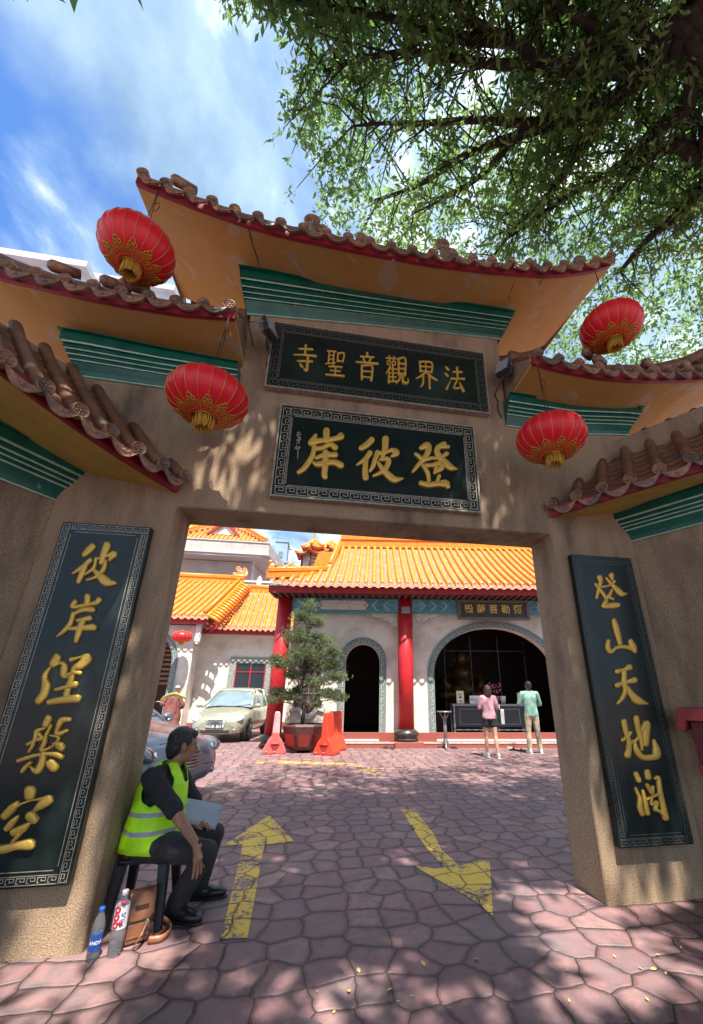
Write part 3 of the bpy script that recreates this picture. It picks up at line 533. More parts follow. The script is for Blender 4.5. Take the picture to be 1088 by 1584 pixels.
# ------------------------------------------------------------------ lanterns
def lantern(c, rx, rz, hang, label, rzrot=0, group='red silk lanterns hanging from the gateway', n=20):
    c=Vector(c); t=thing('red_lantern',label,'lantern',c,group); m_=4; N_=n*m_; a=MB(); rows=[]; nv=22
    def surf(ph,th,off=0):   # th -pi/2..pi/2
        g=1-.022*(math.cos(ph*n)*.5+.5 if 0 else abs(math.sin(ph*n/2)) -.64)*-1
        g=1+.028*(abs(math.sin(ph*n/2))**.7-1)*-1 if 0 else 1-.030*abs(math.sin(ph*n/2))**1.4*math.cos(th)
        r=(rx*math.cos(th)**.92*g)+off*math.cos(th); return c+Vector((r*math.cos(ph),r*math.sin(ph),(rz+off)*math.sin(th)))
    lo,hi=-1.30,1.30
    for i in range(nv+1):
        th=lo+(hi-lo)*i/nv; rows.append([surf(2*PI*j/N_+rzrot,th) for j in range(N_+1)])
    a.smooth=True; a.grid(rows); a.build('shade',LRED,t)
    q=MB()
    for k in range(n): 
        ph=2*PI*k/n+rzrot; q.tube([surf(ph,lo+(hi-lo)*i/16,.001) for i in range(17)],.0021,4)
    q.build('rib',LGOLD,t)
    # printed gold border round the lower opening: key ring and cloud heads
    q=MB()
    def on(ph,th,h=.0035): return surf(ph+rzrot,th,h)
    def ring(t0,t1,k=96):
        for j in range(k):
            a0,a1=2*PI*j/k,2*PI*(j+1)/k; q.add([on(a0,t0),on(a1,t0),on(a1,t1),on(a0,t1)],[(0,1,2,3)])
    def rect(a0,a1,t0,t1):
        q.add([on(a0,t0),on(a1,t0),on(a1,t1),on(a0,t1)],[(0,1,2,3)])
    ring(-1.24,-1.215); ring(-1.03,-1.01)
    K=20
    for j in range(K):
        u=2*PI/K; s=j*u; l=.16*u; b0,b1=-1.195,-1.045; h=b1-b0; lt=.028
        rect(s,s+l,b0,b1); rect(s+l,s+.8*u,b1-lt,b1); rect(s+.8*u-l,s+.8*u,b0+.3*h,b1-lt); rect(s+.36*u,s+.8*u-l,b0+.3*h,b0+.3*h+lt)
    for j in range(10):
        s=2*PI*j/10; A=.20
        for aa,tt,rr in ((0,-.845,.075),(-.10,-.93,.06),(.10,-.93,.06)):
            P=[on(s+aa+rr*1.25*math.cos(w_)*(.7/math.cos(.85)) *.8,tt+rr*math.sin(w_),.005) for w_ in [k*2*PI/10 for k in range(11)]]
            q.tube(P,.0042,4,caps=False)
        q.tube([on(s-.24,-.99),on(s-.16,-.965),on(s-.05,-.975),on(s,-.95),on(s+.05,-.975),on(s+.16,-.965),on(s+.24,-.99)],.0035,4)
    q.build('gold_print',LGOLD,t)
    q=MB(); zb=c.z-rz*.97; r_=rx*.27; q.lathe([(r_,0),(r_*1.05,.012),(r_,.024)],(c.x,c.y,zb-.004),24,closed=False); q.build('hoop',LGOLD,t); q=MB(); q.lathe([(r_,0),(r_*1.05,.012),(r_,.024)],(c.x,c.y,c.z+rz*.97-.02),24,closed=False); q.build('hoop',LGOLD,t)
    q=MB()
    for k in range(46):
        ph=2*PI*k/46; dr=random.uniform(.75,.98)*r_; L=random.uniform(.085,.11); q.tube([(c.x+dr*math.cos(ph),c.y+dr*math.sin(ph),zb),(c.x+dr*.93*math.cos(ph+.1),c.y+dr*.93*math.sin(ph+.1),zb-L*.5),(c.x+dr*(.86+.1*random.random())*math.cos(ph),c.y+dr*.88*math.sin(ph),zb-L)],.0042,4)
    q.build('tassel',mat('tassel_gold',(.62,.34,.03),.6),t)
    q=MB(); hang=Vector(hang); top=Vector((c.x,c.y,c.z+rz*.9)); q.tube([top+Vector((-.05,0,0)),top+Vector((-.01,0,.12)),hang],.0028,5); q.tube([top+Vector((.05,0,0)),top+Vector((.02,0,.12)),hang],.0028,5)
    k0=hang.lerp(top,.35); q.tube([k0,k0+Vector((.035,.0,.02)),k0+Vector((.05,0,-.03)),k0+Vector((.02,0,-.10)),k0+Vector((0,0,-.04))],.003,5)
    q.build('cord',WIRE,t); return t
lantern((-.906,2.62,3.409),.287,.184,(-.87,2.62,4.34),'red lantern to the left of the black boards, against the brown wall')
lantern((1.856,2.60,3.394),.288,.184,(1.84,2.6,4.24),'red lantern to the right of the black boards, over the end of the lintel',.1)
lantern((-1.613,2.50,4.678),.274,.210,(-1.60,2.5,5.46),'highest left lantern, steeply seen from below against the blue sky',.05)
lantern((2.634,2.50,4.704),.284,.182,(2.62,2.5,5.5),'red lantern hanging against the green tree beneath the right roof tip',.15)
# floodlights
def flood(p, yaw, label, side):
    p=Vector(p); t=thing('floodlight',label,'floodlight',p,'small floodlights fixed beside the top black board')
    Q=Matrix.Translation(p)@Matrix.Rotation(yaw,4,'Z')@Matrix.Rotation(-.35,4,'X')
    a=MB(Q); a.box(-.075,.075,-.025,.025,-.10,.10); a.build('housing',BLACK,t,bev=.01,seg=2)
    a=MB(Q)
    for i in range(9): a.box(-.07+i*.0165,-.066+i*.0165,.025,.06,-.09,.09)
    a.build('cooling_fins',GREYM,t)
    a=MB(Q); a.box(-.065,.065,-.03,-.0255,-.09,.09); a.build('glass',mat('lamp_glass',(.35,.38,.4),.1),t)
    a=MB(); A=Q@Vector((-.08,0,.0)); B=Q@Vector((.08,0,.0)); W=Vector((p.x-side*.0,YG,p.z-.02))
    q=Vector((side*.14,0,0)); a.tube([A,A+q+Vector((0,.04,.01)),A+q+Vector((0,.13,.0)),Vector((A.x+side*.14,YG,p.z+.02))],.007,6); a.tube([B,B+q*.6+Vector((0,.06,-.01)),B+q*.6+Vector((0,YG-B.y,-.01))],.007,6); a.build('bracket',GREYM,t)
    a=MB(); w0=Vector((p.x,YG-.01,p.z-.12)); a.tube([Q@Vector((0,.05,-.09)),w0,w0+Vector((-.03,0,-.07)),w0+Vector((.0,0,-.15)),w0+Vector((-.015,0,-.25)),w0+Vector((.02,0,-.36))],.006,6); a.build('cable',WIRE,t); return t
flood(at(417,508,2.9),R(60),'black finned floodlight at the left end of the top board',-1)
flood(at(779,568,2.95),R(-55),'dark floodlight on the right of the top board, seen edge on',1)
# red altar box on the right wing wall
ra=mat('box_red',(.34,.035,.030),.55,(.26,.025,.025),9,.4,.65,5,.2,60); rd=mat('box_red_inside',(.12,.008,.01),.5)
c0=Vector((2.94,YG,0))+DR*.05; n_=Vector((-.84,-.54,0)).normalized()
alt=thing('altar_box','red wall-mounted altar box on the right edge, beside the right board','altar',c0+Vector((0,0,.9)))
M_=Matrix(((DR.x,n_.x,0,c0.x),(DR.y,n_.y,0,c0.y),(0,0,1,0),(0,0,0,1)))
a=MB(M_); a.prism([(-.0,1.10),(.04,1.265),(.64,1.265),(.68,1.10),(.62,1.10),(.60,1.17),(.08,1.17),(.06,1.10)],(0,.0,0),(1,0,0),(0,0,1),(0,.20,0)); a.build('canopy',ra,alt,bev=.004)
a=MB(M_); a.box(.09,.59,0,.13,.80,1.165); a.build('back_box',rd,alt,bev=.003)
a=MB(M_); a.box(.09,.59,.131,.17,.80,.87); a.build('shelf',ra,alt,bev=.003)
# ------------------------------------------------------------------ courtyard temple
TA=-.13889; TU=Vector((math.cos(TA),math.sin(TA),0)); TN=Vector((-TU.y,TU.x,0)); TO=Vector((2.6427,11.8945,0))
TM=Matrix(((TU.x,TN.x,0,TO.x),(TU.y,TN.y,0,TO.y),(0,0,1,0),(0,0,0,1)))
def F(s,d,z): return TM@Vector((s,d,z))
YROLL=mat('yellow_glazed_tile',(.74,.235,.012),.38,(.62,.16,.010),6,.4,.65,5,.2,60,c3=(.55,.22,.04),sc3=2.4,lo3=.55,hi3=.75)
YPAN=mat('tile_pan',(.46,.15,.032),.4,(.36,.11,.03),8,.4,.65,5,.2,60,c3=(.62,.36,.22),sc3=3,lo3=.5,hi3=.7)  # darker than the rolls, shade between them put into the colour
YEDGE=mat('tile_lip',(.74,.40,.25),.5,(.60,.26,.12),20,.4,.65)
TRED=mat('temple_red',(.50,.015,.018),.42,(.42,.012,.018),4,.4,.65,6,.1,20)
TREDD=mat('eave_red',(.36,.015,.012),.5,(.28,.012,.012),6); TWALL=mat('rendered_wall',(.74,.69,.60),.85,(.52,.46,.38),1.6,.42,.7,8,.25,40,c3=(.42,.37,.30),sc3=.9,lo3=.55,hi3=.8)
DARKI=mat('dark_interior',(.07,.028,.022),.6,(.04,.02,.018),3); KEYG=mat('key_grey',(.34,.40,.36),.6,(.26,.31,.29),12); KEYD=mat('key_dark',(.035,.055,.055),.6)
PLINTH=mat('plinth_red',(.27,.075,.055),.6,(.28,.07,.05),8,.4,.65); BRONZE=mat('dark_bronze',(.045,.042,.042),.3,(.09,.08,.07),10,metal=.5)
PALE=mat('pale_stone',(.62,.60,.55),.6,(.5,.48,.43),10); BLUEP=mat('beam_blue',(.10,.30,.36),.6,(.16,.38,.40),9,.35,.7); BLUED=mat('beam_navy',(.02,.09,.14),.6); CREAM=mat('beam_cream',(.62,.60,.50),.6,(.60,.42,.35),7,.5,.72)
TCAP=TDRIP=None
def glazed_roof(parent, rolls, eave, top, M, sp=.25, rr=.062, course=.16, caps=True, name='roof', curve=.0, fascia=True, extra_end=None):
    """rolls: list of (s, dfun) with run fraction 0..1; eave(s)->(d,z); top(s)->(d,z)"""
    global TCAP,TDRIP
    a=MB(M)
    def P(s,t,o=0):
        d0,z0=eave(s); d1,z1=top(s); return (s,d0+(d1-d0)*t,z0+(z1-z0)*t-curve*4*t*(1-t)+o)
    L0=math.hypot(top(rolls[len(rolls)//2][0])[0]-eave(0)[0],top(rolls[len(rolls)//2][0])[1]-eave(0)[1])
    for s,t1 in rolls:
        n=max(2,int(8*t1)+1); a.tube([P(s,t1*i/(n-1),.03) for i in range(n)],rr,8)
    rf=a.build(name,YROLL,parent)
    q=MB(M)
    for (s,t1),(s2,t2) in zip(rolls,rolls[1:]):
        nc=max(1,int(L0*max(t1,t2)/course)); 
        for c in range(nc):
            ta,tb=c*course/L0,min(1,(c+1)*course/L0)
            if ta>max(t1,t2): break
            ro=[]
            for t,o in ((ta,-.012),(ta,.022),(tb,-.012)):
                ro.append([P(s+(s2-s)*k/4,min(t,t1+(t2-t1)*k/4+.02),o-.03*math.sin(PI*k/4)) for k in range(5)])
            q.cur=1; q.grid(ro[:2]); q.cur=0; q.grid(ro[1:])
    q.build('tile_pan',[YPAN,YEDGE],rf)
    if caps:
        for i,(s,t1) in enumerate(rolls):
            p=M@Vector(P(s,0,.03)); rz=math.atan2(M[1][0],M[0][0]); b=M.to_3x3()@Vector((0,1,0))
            if TCAP is None:
                TCAP=cap_mesh(.068).build('end_cap',YEDGE,rf); TCAP.data.transform(Matrix.Translation(ORG[rf])); TCAP.location=p-b*.03-ORG[rf]; TCAP.rotation_euler=(0,0,rz)
            else: inst(TCAP,rf,p-b*.03,rz)
            if i<len(rolls)-1:
                s2=rolls[i+1][0]; p=M@Vector(P((s+s2)/2,0,-.01)); 
                if TDRIP is None:
                    TDRIP=drip_mesh(.21).build('drip_tile',YEDGE,rf); TDRIP.data.transform(Matrix.Translation(ORG[rf])); o=TDRIP; o.location=p-b*.03-ORG[rf]
                else: o=inst(TDRIP,rf,p-b*.03,rz)
                o.rotation_euler=(0,0,rz); o.scale=(abs(s2-s)/.25*1.05,1,1.0)
    return rf
temple=thing('temple_hall','cream-walled temple hall with orange tiled roof, red columns and two dark arched doorways','temple',F(0,.7,0))
SR=8.2
rolls=[]
s=-3.98
while s<SR:
    rolls.append((s, 1 if s>-2.45 else max(.05,(s+4.15)/1.7*.46))); s+=.25
tr=glazed_roof(temple,rolls,lambda s:(-.5,4.40+(.10*max(0,(-3.0-s))**2 if s<-3 else 0)),lambda s:(3.0,6.86),TM,curve=.10)
q=MB(TM); q.box(-4.1,SR,-.38,-.34,4.16,4.375); q.build('fascia',TREDD,tr)
q=MB(TM); q.box(-4.1,SR,-.339,.69,4.20,4.24)
for i in range(60): q.box(-4.05+i*.2,-3.97+i*.2,-.335,.3,4.13,4.199)
q.build('rafters',mat('rafter_dark',(.10,.05,.04),.7),tr)
# ridges
def ridge(par,A,B,h=.22,w=.09,capr=.07,nm='ridge'):
    A=Vector(A);B=Vector(B); d=(B-A).normalized(); sd=Vector((d.y,-d.x,0)); sd=sd.normalized()*w if sd.length>1e-6 else Vector((w,0,0)); up=Vector((0,0,1))
    q=MB()
    for k,(s0,s1,z0,z1) in enumerate(((1,1,-.08,h*.35),(.7,.7,h*.35,h*.6),(1.1,1.1,h*.6,h*.75),(.8,.8,h*.75,h))):
        q.add([A-sd*s0+up*z0,A+sd*s0+up*z0,B+sd*s0+up*z0,B-sd*s0+up*z0,A-sd*s0+up*z1,A+sd*s0+up*z1,B+sd*s0+up*z1,B-sd*s0+up*z1],[(0,3,2,1),(4,5,6,7),(0,1,5,4),(1,2,6,5),(2,3,7,6),(3,0,4,7)])
    q.tube([A+up*h,B+up*h],capr,8); return q.build(nm,YROLL,par)
ridge(tr,F(-2.35,3.0,6.9),F(SR,3.0,6.9),.38,.12)
ridge(tr,F(-2.5,.95,5.28),F(-2.38,2.95,6.88),.20,.09); 
ridge(tr,F(-4.15,-.55,4.62),F(-2.45,1.0,5.15),.20,.08)
q=MB(); q.ball(F(-2.5,.9,5.36),(.09,.09,.09)); q.build('ridge_boss',YEDGE,tr)
q=MB(TM)
for i in range(9): q.box(-3.2+i*.0,-2.5,1.0+i*.25,1.14+i*.25,4.9+i*.2,5.03+i*.2)
q.build('side_tiles',YROLL,tr)
FIG=mat('glazed_figure',(.62,.20,.05),.35,(.70,.42,.16),25,.4,.6)
for i,(s,d) in enumerate(((-4.05,-.45),(-3.75,-.2),(-3.48,.05),(-3.2,.3),(-2.95,.52))):
    q=MB(); p=F(s,d,4.86+(.30*(s+4.15)/1.7)); k=1.2 if i==0 else .8
    q.ball(p+Vector((0,0,.06*k)),(.07*k,.05*k,.08*k)); q.ball(p+Vector((-.05*k,0,.17*k)),.045*k); q.tube([p+Vector((.06*k,0,.04*k)),p+Vector((.11*k,0,.14*k)),p+Vector((.07*k,0,.2*k))],[.025*k,.02*k,.008],6); q.build('roof_figure',FIG,tr)
for s in (-2.25,-1.6,-.9,.2,1.4,2.8):
    q=MB(); p=F(s,2.95,7.33)
    for j in range(3): scroll(q,p+TU*(j*.22)+Vector((0,0,.03*(j%2))),.11,1.5,.035,ph=random.random()*6,sg=random.choice((-1,1)))
    q.build('ridge_ornament',FIG,tr)
# wall with the two arched doorways
def arch(cx,hw,spring,top,n=20,rev=False,p=1.0):
    P=[(cx-hw*math.cos(PI*i/n),spring+(top-spring)*math.sin(PI*i/n)**p) for i in range(n+1)]
    return P[::-1] if rev else P
A1=(-1.29,.525,2.28,2.82); A2=(2.79,1.9,1.95,3.36)
poly=[(-3.5,.0),(A1[0]-A1[1],.0)]+arch(*A1)+[(A1[0]+A1[1],.0),(A2[0]-A2[1],.0)]+arch(*A2,n=30)+[(A2[0]+A2[1],.0),(SR,.0),(SR,4.2),(-3.5,4.2)]
q=MB(TM); q.prism(poly,(0,.7,0),(1,0,0),(0,0,1),(0,.32,0)); q.build('wall',TWALL,temple,bev=.01)
q=MB(TM); q.box(-3.5,-3.46,1.02,6,0,4.2); q.build('side_wall',TWALL,temple)
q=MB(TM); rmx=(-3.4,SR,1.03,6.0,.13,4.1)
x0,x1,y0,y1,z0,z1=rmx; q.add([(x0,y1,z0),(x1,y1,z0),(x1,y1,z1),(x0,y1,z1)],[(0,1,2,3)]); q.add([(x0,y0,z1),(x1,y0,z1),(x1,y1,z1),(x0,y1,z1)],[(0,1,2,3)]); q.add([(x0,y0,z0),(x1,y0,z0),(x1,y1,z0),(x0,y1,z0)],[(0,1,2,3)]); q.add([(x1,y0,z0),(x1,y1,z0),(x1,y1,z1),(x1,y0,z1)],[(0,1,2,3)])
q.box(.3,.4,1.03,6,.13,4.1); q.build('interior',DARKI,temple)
q=MB(TM); q.box(-3.75,SR,.0,.62,-.1,.11); q.box(-3.7,SR,.62,.699,-.1,.33); 
st=q.build('plinth',PLINTH,temple,bev=.004)
q=MB(TM); q.box(-3.75,SR,-.012,.035,.1105,.132); q.box(A1[0]-A1[1],A1[0]+A1[1],.55,1.03,.1105,.14); q.box(A2[0]-A2[1],A2[0]+A2[1],.55,1.03,.1105,.14); q.build('threshold',PALE,temple)
# cut the skirting at the doors: doors have dark mats in front
for cx,hw,sp_,tp in (A1,A2):
    q=MB(TM); q.box(cx-hw+.02,cx+hw-.02,.60,.64,.14,.16); q.build('door_sill',PALE,temple)
# arch surrounds: band, dark ground, key
for (cx,hw,sp_,tp),pitch in ((A1,.19),(A2,.21)):
    bw=.20; n=36
    def ap(off): 
        P=[(cx-hw-off,.16)]+[(cx-hw-off,.16+(sp_-.16)*i/10) for i in range(1,10)]+[(cx-(hw+off)*math.cos(PI*i/n),sp_+(tp-sp_+off)*math.sin(PI*i/n)) for i in range(n+1)]+[(cx+hw+off,sp_-(sp_-.16)*i/10) for i in range(1,10)]+[(cx+hw+off,.16)]
        return P
    I=ap(0);O_=ap(bw); q=MB(TM)
    q.grid([[(x,.69,z) for x,z in I],[(x,.665,z) for x,z in I],[(x,.665,z) for x,z in ap(.018)],[(x,.675,z) for x,z in ap(.02)],[(x,.675,z) for x,z in ap(bw-.02)],[(x,.665,z) for x,z in ap(bw-.018)],[(x,.665,z) for x,z in O_],[(x,.70,z) for x,z in O_]],mis=None)
    q.build('arch_surround',KEYG,temple)
    q=MB(TM); key_band(q,ap(.018),bw-.036,pitch,.017,lambda x,z,h:(x,.6725,z),edge=True); q.build('key_pattern',KEYD,temple)
# columns
for s,zb in ((0,.135),(-3.73,.0)):
    p=F(s,.35,0); q=MB(); q.lathe([(.228,.42+zb-.135),(.226,2),(.222,4.2)],p,32); cc=q.build('column',TRED,temple)
    q=MB(); z=zb; q.lathe([(.30,z),(.34,z+.03),(.345,z+.06),(.30,z+.09),(.31,z+.12),(.355,z+.18),(.35,z+.23),(.29,z+.28),(.26,z+.31)],p,32); q.build('column_base',BRONZE,cc)
    q=MB(); q.box(p.x-.40,p.x+.40,p.y-.42,p.y+.3,zb-.14 if zb>.1 else 0,zb+.004); q.build('column_plinth',PLINTH,cc,bev=.005)
# painted beam
q=MB(TM); q.box(-3.5,SR,.30,.60,3.72,4.17); bm_=q.build('beam',BLUEP,temple,bev=.008)
def strip(q,pts,w,d): 
    P=[Vector((x,z)) for x,z in pts]
    for a_,b_ in zip(P,P[1:]):
        t=(b_-a_); 
        if t.length<1e-6: continue
        n=Vector((-t.y,t.x)).normalized()*w/2; t=t.normalized()*w*.3
        q.add([(a_.x-t.x+n.x,d,a_.y-t.y+n.y),(b_.x+t.x+n.x,d,b_.y+t.y+n.y),(b_.x+t.x-n.x,d,b_.y+t.y-n.y),(a_.x-t.x-n.x,d,a_.y-t.y-n.y)],[(0,1,2,3)])
q=MB(TM); q2=MB(TM); q3=MB(TM)
def chev(x,sg,w=.42):
    for i,o in enumerate((0,.10,.2)):
        xx=x+sg*o; strip(q,[(xx,3.77),(xx+sg*.17,3.945),(xx,4.12)],.022,.2965-.0004*i)
    strip(q3,[(x-sg*.02,3.79),(x+sg*.13,3.945),(x-sg*.02,4.10)],.022,.2955)
    for z in (3.86,4.03):
        P=[(x-sg*(.14-.06*math.cos(k/8*5.5)*(1-k/12)),z+.06*math.sin(k/8*5.5)*(1-k/12)) for k in range(9)]; strip(q,P,.014,.2945)
for x,sg in ((-3.3,1),(-2.95,1),(-.55,-1),(-.9,-1),(.5,1),(.85,1),(1.2,1),(4.3,-1),(4.2,1),(4.6,1),(5.2,-1)): chev(x,sg)
def cart(x0,x1):
    q2.add([(x0,.2975,3.945),(x0+.14,.2975,3.79),(x1-.14,.2975,3.79),(x1,.2975,3.945),(x1-.14,.2975,4.10),(x0+.14,.2975,4.10)],[(0,1,2,3,4,5)])
    strip(q,[(x0,3.945),(x0+.14,3.79),(x1-.14,3.79),(x1,3.945),(x1-.14,4.10),(x0+.14,4.10),(x0,3.945)],.018,.2962)
    r_=random.Random(3)
    for k in range(26):
        cx_=r_.uniform(x0+.2,x1-.2); cz_=r_.uniform(3.83,4.06); P=[(cx_+.05*math.cos(j*.9)*(1-j/9),cz_+.025*math.sin(j*.9)*(1-j/9)) for j in range(7)]; strip(q4,P,.008,.2958)
q4=MB(TM); cart(-2.75,-1.1)
q.build('painted_scrolls',BLUED,bm_); q2.build('painted_panel',CREAM,bm_); q3.build('painted_edge',PALE,bm_); q4.build('painted_flowers',mat('faded_pink',(.50,.26,.22),.7),bm_)
q=MB(TM); q.box(-3.5,SR,.288,.299,3.715,3.74); q.box(-3.5,SR,.288,.299,4.145,4.17); q.build('beam_edge',mat('teal_line',(.05,.22,.20),.5),bm_)
# lace brackets
for sg,s0 in ((-1,-.24),(1,.24)):
    q=MB(TM); up_=[(0,3.72),(.82,3.72)]; lo_=[(.80,3.66),(.66,3.60),(.52,3.60),(.42,3.52),(.30,3.50),(.20,3.42),(.20,3.34),(0,3.32)]
    q.prism([(s0+sg*x,z) for x,z in up_+lo_],(0,.40,0),(1,0,0),(0,0,1),(0,.07,0)); br=q.build('bracket',mat('bracket_cream',(.62,.58,.48),.6,(.45,.40,.28),14,.45,.6),temple)
    q=MB(TM)
    for x,z,r_ in ((.12,3.62,.07),(.28,3.62,.07),(.44,3.65,.055),(.58,3.66,.045),(.14,3.46,.06),(.30,3.55,.04),(.70,3.68,.035)):
        scroll(q,(s0+sg*x,.392,z),r_,1.4,.013,ph=x*9,sg=sg)
    q.build('scrollwork',PALE,br)
# spotlight on the column
q=MB(TM); q.box(-.13,.13,.0,.12,3.66,3.86); q.build('spotlight',GREYM,temple,bev=.01); 
# name board over the big arch, written from right to left
nb=thing('name_board','dark carved board with five small gold characters under the orange eave','sign',F(2.74,.3,3.5))
q=MB(TM)
for b_ in ((1.62,3.88,3.52,3.60),(1.62,3.88,4.06,4.14),(1.62,1.72,3.60,4.06),(3.78,3.88,3.60,4.06)): q.box(b_[0],b_[1],.17,.285,b_[2],b_[3])
q.build('frame',mat('carved_frame',(.10,.075,.05),.4,(.16,.12,.07),30,.4,.6),nb,bev=.012)
q=MB(TM); q.box(1.72,3.78,.205,.285,3.60,4.06); q.build('panel',mat('panel_black',(.03,.026,.024),.45),nb)
def text_obj(name,body,size,p,M3,mt,parent,ext=.006,off=0,ax=.5):
    cu=bpy.data.curves.new('t','FONT'); cu.body=body; cu.size=size; cu.extrude=ext; cu.offset=off; cu.align_x='CENTER'; cu.align_y='CENTER'; cu.resolution_u=3
    o=bpy.data.objects.new('t',cu); COL.objects.link(o); dg_=bpy.context.evaluated_depsgraph_get(); me=bpy.data.meshes.new_from_object(o.evaluated_get(dg_)); bpy.data.objects.remove(o)
    n=bpy.data.objects.new(name,me); COL.objects.link(n); me.materials.clear(); me.materials.append(mt); n.parent=parent; ORG[n]=ORG[parent] if parent else Vector((0,0,0))
    me.transform(M3.to_4x4()); me.transform(Matrix.Translation(Vector(p)-ORG[n])); return n
M3=Matrix((TU,Vector((0,0,1)),-TN)).transposed()
for i,ch in enumerate('殿薩菩勒彌'): text_obj('character',ch,.29,F(1.98+i*.385,.20,3.835),M3,GOLD,nb,.006,.002)
# round-shouldered lattice window behind the potted tree
q=MB(TM)
P=[(-2.86+.50*x,1.9+z) for x,z in ((-.8,.95),(.8,.95),(.95,.75),(.82,.55),(.82,-.75),(1.05,-.9),(.95,-1.05),(.6,-1.0),(.3,-1.18),(0,-1.25),(-.3,-1.18),(-.6,-1.0),(-.95,-1.05),(-1.05,-.9),(-.82,-.75),(-.82,.55),(-.95,.75))]
q.prism(P,(0,.64,0),(1,0,0),(0,0,1),(0,.06,0)); wn=q.build('window_frame',PALE,temple,bev=.015)
q=MB(TM); q.prism([(-2.86+(x+2.86)*.8,1.9+(z-1.9)*.86) for x,z in P],(0,.625,0),(1,0,0),(0,0,1),(0,.012,0)); q.build('window_dark',DARKI,temple)
q=MB(TM)
for i in range(5): q.box(-3.15+i*.145,-3.135+i*.145,.605,.622,1.0,2.65)
for i in range(7): q.box(-3.2,-2.52,.60,.604,1.15+i*.22,1.165+i*.22)
q.build('lattice',mat('lattice_grey',(.20,.22,.22),.6),temple)
# ------------------------------------------------------------------ inside the hall
q=MB(TM); q.box(1.5,3.9,1.25,1.85,1.03,1.09); tb=thing('offering_table','long dark metal offering table standing inside the big arch','table',F(2.7,1.5,.13)); q.build('tabletop',GREYM,tb,bev=.005)
for s_ in (1.54,3.82):
    for d_ in (1.29,1.79): q=MB(TM); q.box(s_,s_+.05,d_,d_+.05,.14,1.03); q.build('leg',GREYM,tb)
q=MB(TM); q.box(1.59,3.82,1.29,1.32,.34,.37); q.build('stretcher',GREYM,tb)
q=MB(TM); q.box(1.60,3.81,1.40,1.43,.42,1.02); q.build('front_panel',mat('panel_dark2',(.035,.035,.038),.4),tb)
q=MB(TM)
for s_ in (1.75,2.9): 
    for b_ in ((s_,s_+.75,.5,.515),(s_,s_+.75,.93,.945),(s_,s_+.015,.515,.93),(s_+.735,s_+.75,.515,.93)): q.box(b_[0],b_[1],1.388,1.399,b_[2],b_[3])
q.build('panel_moulding',GREYM,tb)
def framed(s,d,z,w_,h,label,fc,body=None):
    t=thing('framed_notice',label,'notice',F(s,d,z),None); q=MB(TM); q.box(s-w_/2,s+w_/2,d,d+.02,z,z+h); q.build('frame',fc,t,bev=.003)
    q=MB(TM); q.box(s-w_/2+.03,s+w_/2-.03,d-.004,d-.0005,z+.03,z+h-.03); q.build('paper',WHITE,t); 
    q=MB(TM); r_=random.Random(int(s*100))
    if body=='no': 
        q.tube([(s-.07+.05*math.cos(k/8*PI*2),d-.008,z+h/2+.05*math.sin(k/8*PI*2)) for k in range(9)],.006,5); q.box(s-.10,s-.04,d-.012,d-.006,z+h/2-.006,z+h/2+.006)
        for k in range(5): q.box(s+.01,s+.01+r_.uniform(.05,.1),d-.008,d-.005,z+.06+k*.027,z+.07+k*.027)
    else:
        q.ball((s,d-.008,z+h*.5),(.05,.004,.03)); 
        for k in range(3): q.box(s-.06,s+.06,d-.008,d-.005,z+h*.65+k*.022,z+h*.65+.01+k*.022)
        for k in range(3): q.box(s-.06,s+.06,d-.008,d-.005,z+.05+k*.022,z+.06+k*.022)
    q.build('printing',BLACK,t)
YF=mat('frame_yellow',(.55,.50,.12),.5); framed(1.78,1.30,1.09,.24,.38,'tall yellow-framed notice at the left end of the offering table',YF); framed(2.24,1.30,1.09,.33,.24,'low white notice with a round prohibition mark on the offering table',WHITE,'no'); framed(3.75,1.32,1.09,.3,.33,'yellow-framed notice at the right end of the offering table, beside the man',YF)
for s_,c_,l_ in ((3.17,WHITE,'white flower pot on the offering table between the two visitors'),(2.96,mat('pink_pot',(.45,.16,.13),.6),'terracotta pink pot with an orchid on the offering table')):
    t=thing('flower_pot',l_,'flower pot',F(s_,1.45,1.09)); q=MB(); q.lathe([(.07,0),(.10,.22),(.105,.23),(.09,.23),(.06,.03)],F(s_,1.45,1.09),20); q.build('pot',c_,t)
    if s_<3: 
        q=MB()
        for k in range(3): q.tube([F(s_,1.45,1.3),F(s_+.06*k-.1,1.47,1.5),F(s_+.12*k-.2,1.42,1.68)],.006,5)
        q.build('stem',mat('stem_green',(.05,.10,.03),.6),t)
        q=MB(); r_=random.Random(5)
        for k in range(26): q.ball(F(s_+r_.uniform(-.2,.16),1.42+r_.uniform(-.05,.05),r_.uniform(1.42,1.72)),(.035,.02,.03),None,6,4)
        q.build('blossom',mat('orchid_pink',(.28,.06,.15),.5),t)
t=thing('cardboard_box','brown cardboard box under the offering table behind the woman','box',F(2.75,1.6,.14)); q=MB(TM); q.box(2.45,3.0,1.45,1.75,.141,.42); q.build('box',mat('card',(.30,.16,.08),.8,(.25,.13,.06),9),t,bev=.004); q=MB(TM); q.box(2.69,2.75,1.447,1.4495,.142,.42); q.build('tape',mat('tape',(.45,.32,.18),.4),t)
